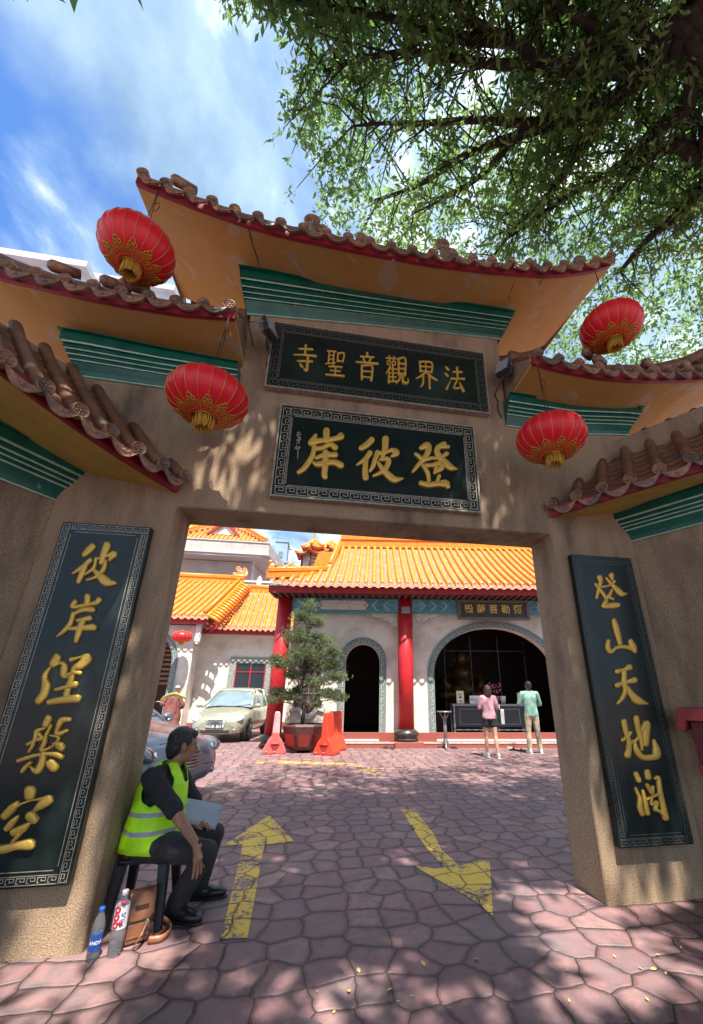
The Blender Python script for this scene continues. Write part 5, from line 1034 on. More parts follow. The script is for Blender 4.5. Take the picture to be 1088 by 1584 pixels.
# crown: sprigs in a volume round the limbs, thinned where the sky shows through and along sun rays for light patches
def nz(P,sc,o=0): return np.array([noise.noise(Vector((p[0]*sc+o,p[1]*sc,p[2]*sc))) for p in P])
Pall=np.array([list(p) for P in ALL for p in P])
SD=SUN_FROM*math.cos(SUN_EL)+Vector((0,0,math.sin(SUN_EL))); SDa=np.array(SD)
HOLES=[(gp(x,y),r) for x,y,r in ((790,1366,.13),(812,1418,.12),(868,1470,.14),(880,1508,.10),(1020,1490,.20),(1075,1502,.16),(922,1440,.10),(1000,1545,.12),(600,1444,.05),(490,1548,.15),(403,1526,.06),(250,1458,.14),(190,1521,.16),(110,1538,.2),(30,1530,.16),(455,1346,.07),(733,1206,.22),(815,1191,.30),(774,1232,.15),(465,1212,.35),(345,1200,.45),(600,1200,.2),(680,1180,.25),(900,1400,.1),(560,1255,.12),(480,1240,.16),(620,1340,.05),(700,1560,.07),(590,1500,.06),(835,1560,.06))]  # leaf gaps cut along the sun's rays to place chosen patches of light
HOLES+=[(at(x,y,3.148),r) for x,y,r in ((362,640,.07),(352,670,.05),(388,742,.09),(412,690,.05),(330,700,.04),(762,745,.09),(776,705,.05),(755,790,.06),(60,960,.10),(30,1040,.06),(225,840,.04),(212,900,.05),(205,980,.05),(190,1060,.05),(170,1150,.05),(120,1400,.10),(60,1430,.13),(20,1410,.1),(868,905,.06),(872,950,.05),(968,1350,.09),(955,1390,.07),(1040,1370,.06),(1075,1310,.05),(940,1200,.03),(640,620,.03),(700,800,.04),(500,790,.04),(895,700,.05),(300,600,.04),(1060,1000,.08),(1040,1060,.06))]
def sunhole(C):      # noise constant along the sun's rays, so that gaps line up and throw patches of light
    k=(C[:,2]-8)/SDa[2]; Q=C-SDa*k[:,None]; return np.array([noise.noise(Vector((q[0]*1.9,q[1]*1.9,3.3))) for q in Q])*.75+np.array([noise.noise(Vector((q[0]*4.3,q[1]*4.3,8.1))) for q in Q])*.3
def inholes(C):
    m_=np.zeros(len(C),bool)
    for p,r in HOLES:
        v=C-np.array(p); t=v@SDa; d=np.linalg.norm(v-t[:,None]*SDa,axis=1); m_|=(d<r+.20)&(t>0)
    return m_
def keepmask(C):
    px_,py_,ok=project(C); nn=nz(C,.95,5); n2_=nz(C,2.6,9)
    vis=ok&(px_>-40)&(px_<1130)&(py_>-40)&(py_<1620)
    lim=np.interp(py_,[-60,0,30,60,110,160,200,240,300,340,370,420,700],[330,345,400,470,455,440,450,480,495,500,515,790,930])
    edge=px_-lim-nn*55-n2_*25
    keep=np.where(vis, (edge>0)&(nn*.7+n2_*1.1>-.12+.10*np.clip((760-px_)/280,0,1)), (sunhole(C)<.33)&(nn>-.62))
    for hx,hy,hr in ((755,105,42),(612,240,34),(640,215,28),(740,70,22),(700,155,18),(590,265,20),(660,170,16),(1035,130,14),(745,345,18),(590,170,14),(560,215,12)):
        keep&=~(vis&(((px_-hx)/hr)**2+((py_-hy)/(hr*1.25))**2<1+n2_*1.4))
    keep&=~(vis&(py_>575)&(px_<1000))
    keep&=~((C[:,1]<4.1)&(C[:,2]<6.7)&(C[:,0]<4.4))
    return keep
def frustum(n,seed):        # sprigs spread evenly over the part of the crown that is in view
    g=np.random.default_rng(seed); px_=g.uniform(330,1150,n); py_=g.uniform(-70,590,n); z=7.2+(1110-px_)*.0014+g.uniform(-.35,1.7,n)
    d=((px_-CX)/FPX)[:,None]*np.array(_r)-((py_-CY)/FPX)[:,None]*np.array(_u)+np.array(_f); P=d*((z-CH)/d[:,2])[:,None]; P[:,2]+=CH
    P=P[(P[:,1]<15)&(P[:,1]>1.2)&(P[:,0]<13)]; return P[keepmask(P)]
def crown(n,box,seed):
    g=np.random.default_rng(seed); C=g.uniform([box[0],box[2],box[4]],[box[1],box[3],box[5]],(n,3)); C=C[keepmask(C)]
    px_,py_,ok=project(C); return C[~(ok&(px_>-120)&(px_<1200)&(py_>-120)&(py_<1584))]
C1=frustum(13500,1)
C2=crown(60000,(-5.5,8.5,-6.5,2.6,7.4,9.3),2); C2=C2[~inholes(C2)]  # unseen part of the crown, its gaps shaped to throw light patches
C3=crown(2500,(1.5,10.5,3,13,6.5,11),3); C3=C3[~inholes(C3)]; C1=C1[~(inholes(C1)&(rng.random(len(C1))<.8))]
Ct=np.array([list(p) for p,_ in tips]); 
for nm,C_,ls,sp_,np_ in (('crown',C1,.108,.22,10),('crown',C2,.20,.34,7),('crown',C3,.15,.3,7)):
    D=rng.normal(0,1,C_.shape); D[:,2]=D[:,2]*.5-.25; D/=np.linalg.norm(D,axis=1)[:,None]
    leaves(nm,C_,D,np_,ls,sp_,LEAF,tree,wid=.37)
D=np.array([list(v) for _,v in tips]); leaves('crown',Ct,D,9,.085,.2,LEAF,tree)
print('SPRIGS',len(C1),len(C2),len(Ct))
# ------------------------------------------------------------------ vehicles
def car(name,label,M,L,W,Hh,paint,kind,plate=None):
    t=thing(name,label,'car',M.to_translation()); hw=W/2
    st=[(0,.62,.34,.56),(.04,.80,.24,.66),(.16,.91,.20,.74),(.38,.96,.19,.82),(.70,.985,.19,.90),(1.0,1,.19,.965),(1.3,1,.20,1.0),(L*.5,1,.20,1.01),(L-.7,1,.20,1.02),(L-.25,.96,.22,1.0),(L-.06,.88,.28,.92),(L,.70,.36,.80)]
    a=MB(M); rows=[]
    for y,k,zb,zt in st:
        w_=hw*k; nosez=zt; half=[(0,zb),(w_*.80,zb),(w_*.98,zb+.10),(w_,zb+(zt-zb)*.45),(w_*.985,zt-.16),(w_*.93,zt-.06),(w_*.72,zt+.005),(w_*.35,zt+.025),(0,zt+.03)]
        rows.append([(x,y,z) for x,z in half]+[(-x,y,z) for x,z in half[-2:0:-1]]+[(0,y,zb)])
    a.smooth=True; a.grid(rows); a.smooth=False; a.add(rows[0][:-1],[tuple(range(len(rows[0])-1))]); a.add(rows[-1][:-1],[tuple(range(len(rows[0])-1))])
    body=a.build('body',paint,t,sub=1,sm=True)
    yb=.88 if kind=='hatch' else 1.15; ye=L-.12 if kind=='hatch' else L-.75
    gh=[(yb,.92,.97,.90),(yb+.35,.92,1.20,.80),(yb+.72,.92,Hh-.10,.72),(yb+.95,.92,Hh-.03,.70),(L*.58,.92,Hh,.70),(ye-.55,.90,Hh-.05,.68),(ye-.22,.88,Hh-.22,.68),(ye,.86,1.0,.80)]
    a=MB(M); rows=[]
    for y,kb,zt,kt in gh:
        rows.append([(hw*kb,y,.94),(hw*(kb*.55+kt*.45),y,.94+(zt-.94)*.6),(hw*kt,y,zt-.02),(hw*kt*.6,y,zt+.015),(0,y,zt+.025),(-hw*kt*.6,y,zt+.015),(-hw*kt,y,zt-.02),(-hw*(kb*.55+kt*.45),y,.94+(zt-.94)*.6),(-hw*kb,y,.94)])
    a.smooth=True; a.grid(rows); a.build('windows',CARGLASS,t)
    a=MB(M); rr=[]
    for y,kb,zt,kt in gh[2:7]: rr.append([(hw*kt*x*1.02,y,zt+dz) for x,dz in ((1.01,-.015),(.8,.022),(.4,.034),(0,.040),(-.4,.034),(-.8,.022),(-1.01,-.015))])
    a.smooth=True; a.grid(rr); a.build('roof',paint,t,sol=.02,sm=True)
    def P(i,sd,f):   # side point on row i at fraction f up
        y,kb,zt,kt=gh[i]; return (sd*hw*(kb+(kt-kb)*f)*1.01,y,.95+(zt-.95)*f)
    a=MB(M)
    for sd in (-1,1):
        a.tube([P(0,sd,0),P(1,sd,.95),P(2,sd,1),P(3,sd,1),P(4,sd,1),P(5,sd,1),P(6,sd,.98),P(7,sd,.3)],.035,6)
        for y_ in ((L*.50),(L*.74)): a.tube([(sd*hw*.94,y_,.95),(sd*hw*.74,y_-.03,Hh-.03)],.034,6)
    a.build('pillars',paint,t)
    for y_ in (.68,L-.68):
        for sd in (-1,1):
            ww=MB(M); x=sd*(hw-.09); ww.lathe([(.20,-.10),(.29,-.10),(.30,-.06),(.30,.06),(.29,.10),(.20,.10)],(x,y_,.30),24,axis=(1,0,0)); wh=ww.build('wheel',mat('tyre',(.02,.02,.02),.8),t)
            ww=MB(M); ww.lathe([(.0,sd*.07),(.05,sd*.075),(.17,sd*.06),(.20,sd*.095),(.205,sd*.06)],(x,y_,.30),20,axis=(1,0,0)); 
            for k in range(7):
                q_=2*PI*k/7; ww.tube([(x+sd*.085,y_+.04*math.cos(q_),.30+.04*math.sin(q_)),(x+sd*.10,y_+.18*math.cos(q_),.30+.18*math.sin(q_))],.022,5)
            ww.build('rim',GREYM,wh)
            ww=MB(M); n=14; xo=sd*(hw*1.0-.005); A=[(xo,y_+.35*math.cos(PI*k/n),.30+.35*math.sin(PI*k/n)) for k in range(n+1)]; B=[(xo,y_+.29*math.cos(PI*k/n),.30+.29*math.sin(PI*k/n)) for k in range(n+1)]
            ww.grid([A,B,[(x_-sd*.14,y__,z__) for x_,y__,z__ in B]]); ww.build('wheel_arch',mat('arch_dark',(.015,.015,.015),.7),t)
    for sd in (-1,1):
        a=MB(M); a.ball((sd*hw*.70,.20,.655),(.21,.16,.085),Matrix.Rotation(sd*-.5,3,'Z')@Matrix.Rotation(.5,3,'X'),16,10); hl=a.build('headlight',mat('lamp_clear',(.50,.54,.56) if kind=='hatch' else (.10,.10,.11),.08,spec=.8,coat=1),t)
        a=MB(M); a.ball((sd*hw*.66,.085,.635),(.055,.03,.045)); a.build('reflector',mat('chrome',(.8,.8,.8),.1,metal=1),hl)
        a=MB(M); a.ball((sd*(hw+.10),1.22 if kind!='hatch' else 1.0,1.0),(.10,.055,.065)); a.tube([(sd*(hw-.05),1.1,.95),(sd*(hw+.06),1.1,.98)],.02,6); a.build('mirror',paint,t)
        a=MB(M); a.lathe([(.045,0),(.04,-.01),(0,-.012)],(sd*hw*.66,.025,.34),12,axis=(0,1,0)); a.build('fog_lamp',GREYM,t)
        a=MB(M); a.box(sd*hw*1.0-.012,sd*hw*1.0+.012,L*.42,L*.42+.16,.80,.825); a.box(sd*hw*1.0-.012,sd*hw*1.0+.012,L*.68,L*.68+.16,.81,.835); a.build('door_handle',paint,t)
    a=MB(M); 
    for k in range(3 if kind=='hatch' else 5): a.tube([(-.36,.03,.60-.04*k),(-.2,-.006,.585-.04*k),(0,-.016,.58-.04*k),(.2,-.006,.585-.04*k),(.36,.03,.60-.04*k)],.011,6)
    a.build('grille',mat('chrome2',(.6,.6,.6),.15,metal=1),t)
    a=MB(M); a.grid([[(-.40,.045,.62),(-.2,.006,.62),(0,-.002,.62),(.2,.006,.62),(.40,.045,.62)],[(-.40,.04,.45),(-.2,.0,.45),(0,-.008,.45),(.2,.0,.45),(.40,.04,.45)]]); a.build('grille_mesh',BLACK,t)
    a=MB(M); a.box(-.42,.42,-.012,.05,.27,.36); a.build('air_intake',BLACK,t,bev=.02)
    a=MB(M)
    a.tube([(-.5,.10,.93-.17),(0,.045,.76)],.004,4)
    for x in (-.35,.25): a.tube([(x,yb-.02,.985),(x+.5,yb+.10,1.04)],.008,5)
    a.build('wiper',BLACK,t)
    if plate:
        a=MB(M); a.box(-.26,.26,-.035,-.012,.385,.505); pl_=a.build('number_plate',BLACK,t,bev=.005)
        M3_=(M.to_3x3()@Matrix(((1,0,0),(0,0,-1),(0,1,0)))); text_obj('plate_text',plate,.115,M@Vector((0,-.037,.445)),M3_,WHITE,pl_,.001,.002)
        a=MB(M); a.box(.30,.39,yb+.33,yb+.36,1.02,1.11); a.build('sticker',WHITE,t)
    return t
CARGLASS=mat('car_glass',(.20,.27,.30),.06,(.10,.14,.16),1.5,.35,.7,spec=.8)
CHAMP=mat('champagne_paint',(.43,.44,.33),.24,(.41,.42,.32),3,metal=.5,coat=.6); MAR=mat('dark_grey_paint',(.15,.16,.19),.3,(.17,.18,.21),2,metal=.5,coat=.35)
pR=at(377,1118,13.75); cy_=math.radians(7.5)
Mc=Matrix.Translation((pR.x-.80,13.75,0))@Matrix.Rotation(-cy_,4,'Z')
car('parked_car','champagne hatchback parked nose-out in front of the side hall window',Mc,3.75,1.66,1.52,CHAMP,'hatch','WUR 8619')
nc=gp(322,1228,.2); Mb=Matrix.Translation((nc.x-.36,nc.y+.36,0))@Matrix.Rotation(R(68),4,'Z')
car('parked_car','dark glossy car behind the seated guard, only its nose showing past the pillar',Mb,4.3,1.72,1.42,MAR,'sedan')
# ------------------------------------------------------------------ figures
def baked(mb,name,mt,parent,voxel=.008,it=6,wr=0,wsc=18):
    o=mb.build(name,mt,parent); o2=o
    r_=o.modifiers.new('r','REMESH'); r_.mode='VOXEL'; r_.voxel_size=voxel; s_=o.modifiers.new('s','SMOOTH'); s_.factor=.5; s_.iterations=it
    dg_=bpy.context.evaluated_depsgraph_get(); me=bpy.data.meshes.new_from_object(o.evaluated_get(dg_)); o.modifiers.clear(); o.data=me; me.name=name
    if not me.materials: me.materials.append(mt)
    n=len(me.vertices)
    if wr:
        co=np.empty(n*3); me.vertices.foreach_get('co',co); no=np.empty(n*3); me.vertices.foreach_get('normal',no); co=co.reshape(-1,3); no=no.reshape(-1,3)
        d=np.array([noise.noise(Vector((c[0]*wsc,c[1]*wsc,c[2]*wsc*.55)))+.5*noise.noise(Vector((c[0]*wsc*2,c[1]*wsc*2,c[2]*wsc*.8+7))) for c in co]); co+=no*(d*wr)[:,None]; me.vertices.foreach_set('co',co.ravel())
    me.polygons.foreach_set('use_smooth',[True]*len(me.polygons)); me.update(); return o
def cap(mb,p,r0,q,r1,flat=None):
    p=Vector(p);q=Vector(q); mb.tube([p,p.lerp(q,.5),q],[r0,(r0+r1)/2,r1],14,flat=flat); mb.ball(p,r0,None,14,10); mb.ball(q,r1,None,14,10)
def headparts(mb, c, fd, s=1.0, up=Vector((0,0,1))):
    fd=Vector(fd).normalized(); sd=fd.cross(up).normalized(); u=sd.cross(fd).normalized(); c=Vector(c); Q=Matrix((sd,fd,u)).transposed()
    g=lambda x,y,z: c+(sd*x+fd*y+u*z)*s
    mb.ball(g(0,-.005,.02),(.074*s,.092*s,.092*s),Q,20,14); mb.ball(g(0,.028,-.045),(.056*s,.060*s,.068*s),Q,16,12); mb.ball(g(0,.062,-.085),(.026*s,.022*s,.022*s),Q,10,8)
    mb.tube([g(0,.078,.015),g(0,.104,-.022),g(0,.088,-.034)],[.010*s,.014*s,.010*s],8); mb.ball(g(0,.100,-.026),.013*s,None,8,6)
    for k in (-1,1):
        mb.ball(g(k*.030,.078,.022),(.020*s,.012*s,.009*s),Q,8,6); mb.ball(g(k*.038,.058,-.022),(.020*s,.02*s,.018*s),Q,8,6)
        mb.ball(g(k*.076,-.005,-.005),(.009*s,.018*s,.031*s),Q,10,8); mb.ball(g(k*.084,-.012,.006),(.006*s,.012*s,.02*s),Q,8,6)
    mb.ball(g(0,.082,-.060),(.022*s,.009*s,.006*s),Q,8,6); mb.ball(g(0,.080,-.070),(.018*s,.009*s,.006*s),Q,8,6)
    return g,Q
def hair_short(parent,c,fd,s,mt,long=0,volume=1.0):
    mb=MB(); fd=Vector(fd).normalized(); up=Vector((0,0,1)); sd=fd.cross(up).normalized(); u=sd.cross(fd).normalized(); Q=Matrix((sd,fd,u)).transposed(); c=Vector(c); g=lambda x,y,z: c+(sd*x+fd*y+u*z)*s
    v=volume
    mb.ball(g(0,-.018,.036),(.084*s*v,.094*s*v,.090*s*v),Q,20,14); mb.ball(g(0,-.050,-.010),(.074*s*v,.058*s*v,.075*s*v),Q,16,12); mb.ball(g(0,.045,.078),(.060*s,.040*s,.032*s),Q,12,8); mb.ball(g(0,-.062,-.055),(.052*s,.032*s,.04*s),Q,12,8)
    if long:
        cap(mb,g(0,-.045,.0),.085*s,g(0,-.060,-.13),.075*s); 
        for k in (-1,1): cap(mb,g(k*.055,-.02,.02),.045*s,g(k*.065,-.03,-.15),.035*s)
    return baked(mb,'hair',mt,parent,.007 if s<1.2 else .01,3,wr=.004,wsc=45)
def hand(mb, w, d, n, s=1.0, curl=.35, spread=.16, thumb=1):
    """palm from wrist w along d, palm normal n (fingers curl towards n)"""
    d=Vector(d).normalized(); n=Vector(n); n=(n-d*n.dot(d)).normalized(); sd=d.cross(n); w=Vector(w)
    mb.tube([w,w+d*.03*s,w+d*.075*s,w+d*.09*s],[.022*s,.030*s,.038*s,.034*s],12,flat=.50 if abs(sd.dot(Vector((0,0,1))))>2 else .55)
    for i,(o,L,r_) in enumerate(((-.030,.066,.0078),(-.010,.078,.0084),(.011,.073,.0082),(.030,.057,.0072))):
        p=w+(d*.082+sd*o*1.0)*s; a=(i-1.5)*spread; e=(d*math.cos(a)+sd*math.sin(a)); q=[p]; ang=.15; 
        for k,f in enumerate((.42,.32,.26)):
            ang+=curl*(.7 if k==0 else 1.0); q.append(q[-1]+(e*math.cos(ang)+n*math.sin(ang))*L*f*s)
        mb.tube([p-d*.02*s]+q,[r_*1.15*s,r_*1.12*s,r_*s,r_*.95*s,r_*.75*s],9); mb.ball(q[-1],r_*.78*s,None,8,6)
    p=w+(d*.028-sd*.028*thumb)*s; q=[p,p+(d*.030-sd*.022*thumb+n*.010)*s,p+(d*.058-sd*.026*thumb+n*.022)*s]; mb.tube(q,[.012*s,.0105*s,.008*s],9); mb.ball(q[-1],.008*s,None,8,6)
SKIN=mat('skin',(.36,.18,.10),.5,(.30,.14,.08),30,.35,.65,3,.1,80,sub=.1); SKIN2=mat('skin_light',(.52,.30,.20),.5,(.46,.25,.16),30,.35,.65,3,.1,80,sub=.1)
HAIRB=mat('hair_black',(.012,.010,.010),.45,(.03,.025,.022),60,.4,.7,3,.5,220); CLOTHB=mat('cloth_black',(.014,.014,.016),.85,(.022,.022,.024),30,.4,.7,3,.3,60); TROU=mat('trouser_black',(.020,.020,.022),.8,(.032,.032,.034),14,.4,.7,3,.4,35)
NEON=mat('neon_vest',(.50,.95,.01),.5,(.42,.85,.01),9,.35,.7,3,.3,40); SILV=mat('reflective_tape',(.34,.37,.40),.4,(.26,.28,.30),20,.4,.7,3,.2,60)
LEATH=mat('black_leather',(.012,.012,.013),.3,(.02,.02,.02),20)
# seated guard
sx0=Vector((-1.0,3.43,0)); g_t=thing('person','seated man in neon vest on a black stool beside the left pillar','person',(-.9,3.45,0))
hip=Vector((-1.0,3.44,.47)); nk=Vector((-.945,3.44,.865)); hc=at(283,1153,3.43); fdir=Vector((.90,.42,-.10))
shn=Vector((-1.0,3.265,.83)); shf=Vector((-.96,3.62,.83)); eln=at(271,1256,3.20); wrn=at(301,1302,3.19); knn=at(319,1318,3.27); ann=Vector((-.765,3.44,.10)); knf=at(331,1290,3.62); anf=Vector((-.70,3.73,.10)); elf=Vector((-.80,3.68,.60)); wrf=at(297,1274,3.56)
b=MB(); b.ball(hip,(.15,.18,.12)); cap(b,hip,.13,(-.985,3.44,.62),.125); cap(b,(-.985,3.44,.62),.125,(-.975,3.44,.75),.12); cap(b,shn,.05,shf,.05); cap(b,nk-Vector((.02,0,.05)),.055,hc-Vector((.012,.01,.07)),.047)
g,Q=headparts(b,hc,fdir,1.0)
cap(b,shn,.052,eln,.040); cap(b,eln,.041,wrn,.025); hd=Vector((.22,-.05,-1)); hand(b,wrn,Vector((.42,-.06,-.9)),Vector((-.75,.35,-.3)),1.2,.12,.17,-1)
cap(b,shf,.052,elf,.040); cap(b,elf,.040,wrf,.025); hand(b,wrf,Vector((.8,-.1,.1)),Vector((0,.2,-1)),1.0,.5,.08,1)
for k_,a_ in ((knn,ann),(knf,anf)): cap(b,hip+Vector((0,-.07 if k_ is knn else .07,-.02)),.085,k_,.055); cap(b,k_,.055,a_,.040)
baked(b,'body',SKIN,g_t,.0045,3)
hair_short(g_t,hc,fdir,1.0,HAIRB)
b=MB(); b.ball((-.99,3.44,.52),(.155,.185,.12)); b.ball((-.985,3.44,.64),(.145,.18,.14)); b.ball((-.965,3.44,.76),(.130,.18,.13)); cap(b,shn+Vector((.01,0,.0)),.066,shf+Vector((.01,0,0)),.066); cap(b,shn,.068,shn.lerp(eln,.93),.058); cap(b,shf,.068,shf.lerp(elf,.93),.056); cap(b,nk-Vector((.01,0,.045)),.07,nk+Vector((.012,.0,.0)),.058)
baked(b,'shirt',CLOTHB,g_t,.007,4,wr=.006,wsc=14)
b=MB(); b.ball((-.985,3.44,.445),(.165,.19,.085)); 
for k_,a_,o in ((knn,ann,-.085),(knf,anf,.085)): h_=hip+Vector((.0,o,-.03)); cap(b,h_,.098,k_,.070); cap(b,k_,.068,k_.lerp(a_,.6),.062); cap(b,k_.lerp(a_,.6),.062,a_+Vector((0,0,.0)),.066)
baked(b,'trousers',TROU,g_t,.007,4,wr=.007,wsc=16)
def shoe(p,dirv,parent,mt,sole=None,L=.27,w=.048,nm='shoe'):
    d=Vector((dirv[0],dirv[1],0)).normalized(); s_=Vector((d.y,-d.x,0)); p=Vector(p); Q=Matrix((s_,d,Vector((0,0,1)))).transposed(); b=MB()
    b.ball(p+d*(-.02)+Vector((0,0,.05)),(w*.85,.075,.045),Q,14,8); b.ball(p+d*.10+Vector((0,0,.036)),(w,.10,.034),Q,14,8); b.ball(p+d*.03+Vector((0,0,.045)),(w*.92,.09,.042),Q,14,8); b.ball(p+d*(-.03)+Vector((0,0,.085)),(w*.72,.05,.03),Q,12,8)
    o=baked(b,nm,mt,parent,.007,2)
    q=MB(Matrix.Translation(p)@Q.to_4x4()); q.prism([(-w*.8,-.09),(0,-.105),(w*.8,-.09),(w*.85,0),(w,.11),(w*.7,.185),(0,.205),(-w*.7,.185),(-w,.11),(-w*.85,0)],(0,0,.001),(1,0,0),(0,1,0),(0,0,.017)); q.build('sole',sole or mt,o,bev=.004); return o
shoe(ann-Vector((0,0,.10)),(.55,-.25),g_t,LEATH); shoe(anf-Vector((.0,0,.10)),(.85,.0),g_t,LEATH)
# vest: a shell round the torso with armholes
b=MB(); rows=[]; mis=[]; ZR=[.415,.45,.485,.510,.535,.56,.585,.61,.635]+[.645+.007*i for i in range(36)]
cen=lambda z: Vector((interp([(.4,-1.0),(.55,-.985),(.7,-.972),(.80,-.965),(.9,-.955)],z),3.44,z)); rxx=lambda z: interp([(.4,.168),(.5,.168),(.6,.168),(.7,.155),(.78,.142),(.84,.115),(.89,.078)],z); ryy=lambda z: interp([(.4,.204),(.5,.204),(.65,.198),(.78,.190),(.84,.170),(.89,.090)],z)
NP=140
def vp(z,j):
    a_=2*PI*j/NP; c_=cen(z); w_=1+.018*math.sin(a_*5+z*20)+.012*math.sin(a_*9-z*33); zz=z
    if z<.46: zz=z-.03*max(0,math.cos(a_))-.0
    return Vector((c_.x+rxx(z)*math.cos(a_)*w_,c_.y+ryy(z)*math.sin(a_)*w_,zz+(.02 if z>.8 else 0)*abs(math.sin(a_))))
V=[[vp(z,j) for j in range(NP)] for z in ZR]; vs=[p for r_ in V for p in r_]; fs=[];m2=[]
for i in range(len(ZR)-1):
    for j in range(NP):
        a_=math.degrees(2*PI*(j+.5)/NP); z=(ZR[i]+ZR[i+1])/2; lim=interp([(.66,0),(.69,26),(.74,40),(.80,46),(.86,30),(.9,8)],z)
        if min(abs(a_-90),abs(a_-270))<lim: continue
        if z>.78 and (a_<14+(z-.78)*300*.6 or a_>360-14-(z-.78)*180): continue
        fs.append((i*NP+j,i*NP+(j+1)%NP,(i+1)*NP+(j+1)%NP,(i+1)*NP+j)); m2.append(1 if i in (3,7) or False else 0)
b.add(vs,fs); b.mi=m2; b.build('vest',[NEON,SILV],g_t,sol=.006,sm=True)
def vpa(z,deg): return vp(z,deg/360*NP)
for sd in (270,90):
    fr=[];bk=[]
    for k in range(26):
        z=.66+.225*k/25; lim=interp([(.66,0),(.69,26),(.74,40),(.80,46),(.86,30),(.9,8)],z); fr.append(vpa(z,sd+lim)); bk.append(vpa(z,sd-lim))
    q=MB(); q.tube(bk[::-1]+fr,.0075,6); q.build('armhole_binding',NEON,g_t)
# printed sheet in the far hand
t=thing('clipboard_sheet','pale grey sheet of card held over the seated man\'s far knee','card',at(315,1262,3.5)); q=MB()
A,B_,C_,D_=at(280,1233,3.50),at(345,1246,3.62),at(333,1284,3.56),at(270,1270,3.47)
q.smooth=True; q.grid([[A.lerp(B_,i/8).lerp(D_.lerp(C_,i/8),j/5)+Vector((0,-.012*math.sin(PI*i/8),.006*math.sin(PI*i/8))) for i in range(9)] for j in range(6)]); q.build('sheet',mat('sheet',(.42,.45,.52),.5,(.36,.39,.46),6),t,sol=.003)
# stool
STL=mat('stool_plastic',(.012,.012,.014),.45); t=thing('stool','black plastic stool under the seated man','stool',(-1.0,3.5,0))
q=MB(); q.prism([(-1.14,3.34),(-.84,3.34),(-.84,3.64),(-1.14,3.64)],(0,0,.335),(1,0,0),(0,1,0),(0,0,.03)); q.build('seat',STL,t,bev=.015,seg=2)
for x,y,x2,y2 in ((-.865,3.365,-.82,3.30),(-1.115,3.365,-1.135,3.32),(-.865,3.615,-.82,3.67),(-1.115,3.615,-1.135,3.67)):
    q=MB(); q.add([(x-.03,y-.03,.34),(x+.03,y-.03,.34),(x+.03,y+.03,.34),(x-.03,y+.03,.34),(x2-.02,y2-.02,0),(x2+.02,y2-.02,0),(x2+.02,y2+.02,0),(x2-.02,y2+.02,0)],[(0,1,2,3),(4,5,6,7),(0,1,5,4),(1,2,6,5),(2,3,7,6),(3,0,4,7)]); q.build('leg',STL,t,bev=.004)
# bottles
PET=bpy.data.materials.new('clear_plastic'); PET.use_nodes=True; b_=PET.node_tree.nodes['Principled BSDF']; b_.inputs['Transmission Weight'].default_value=.92; b_.inputs['Roughness'].default_value=.02; b_.inputs['IOR'].default_value=1.06; b_.inputs['Base Color'].default_value=(.92,.95,.97,1)
def bottle(p,h,r,label,capc,labc,z0,z1,txt,tm,red=False):
    p=Vector(p); t=thing('drink_bottle',label,'bottle',p); q=MB()
    q.lathe([(r*.80,0),(r*.95,.006),(r,.03),(r*.97,h*.16),(r,h*.22),(r,h*.60),(r*.96,h*.66),(r*.75,h*.78),(r*.45,h*.88),(r*.40,h*.92)],p,24,closed=False); q.lathe([(r*.80,0),(r*.3,.012),(0,.004)],p,24,closed=False); q.build('body',PET,t)
    q=MB(); q.lathe([(r*.43,h*.915),(r*.47,h*.92),(r*.47,h*.985),(r*.40,h),(0,h)],p,20); q.build('cap',capc,t)
    q=MB(); q.lathe([(r*1.012,h*z0),(r*1.012,h*z1)],p,32,closed=False); lb=q.build('label',labc,t)
    d=Vector((0,0,CH))-p; d.z=0; d.normalize(); 
    def curved(body,size,z,m_,rot=0,dx=0,nm='label_text'):
        cu=bpy.data.curves.new('t','FONT'); cu.body=body; cu.size=size; cu.align_x='CENTER'; cu.align_y='CENTER'; cu.resolution_u=2; cu.offset=size*.02
        o=bpy.data.objects.new('t',cu); COL.objects.link(o); dg_=bpy.context.evaluated_depsgraph_get(); me=bpy.data.meshes.new_from_object(o.evaluated_get(dg_)); bpy.data.objects.remove(o)
        a0=math.atan2(d.y,d.x)
        for v in me.vertices:
            x,y=v.co.x,v.co.y
            if rot: x,y=-y,x
            a_=a0+(x+dx)/r; v.co=Vector((p.x+r*1.03*math.cos(a_),p.y+r*1.03*math.sin(a_),p.z+z+y))-ORG[lb]
        me.materials.clear(); me.materials.append(m_); n=bpy.data.objects.new(nm,me); COL.objects.link(n); n.parent=lb; ORG[n]=ORG[lb]
    if red:
        curved('PLUS',.030,h*(z0+z1)/2-.01,tm,1,.012); 
        rm=mat('label_red',(.50,.02,.05),.4)
        for k in range(3):
            q=MB(); a0=math.atan2(d.y,d.x)-.62; zc=p.z+h*z0+.022+k*.034
            for rr2 in (.014,.009): q.tube([(p.x+r*1.03*math.cos(a0+rr2/r*math.cos(v)),p.y+r*1.03*math.sin(a0+rr2/r*math.cos(v)),zc+rr2*1.1*math.sin(v)) for v in [2*PI*i/14 for i in range(15)]],.003,5)
            q.build('label_ring',rm,lb)
        for zz in (.012,.10): q=MB(); a0=math.atan2(d.y,d.x)+.1; q.ball((p.x+r*1.0*math.cos(a0),p.y+r*1.0*math.sin(a0),p.z+h*z0+zz+.02),(.011,.011,.011)); q.build('label_dot',rm,lb)
    else: curved(txt,.022,h*(z0+z1)/2,tm)
BLU=mat('label_blue',(.02,.08,.32),.3,(.01,.05,.22),30); BCAP=mat('cap_blue',(.02,.12,.55),.35)
bottle(gp(142,1486),.232,.031,'small water bottle with a blue cap at the foot of the left pillar',BCAP,BLU,.20,.52,'ANDA',WHITE)
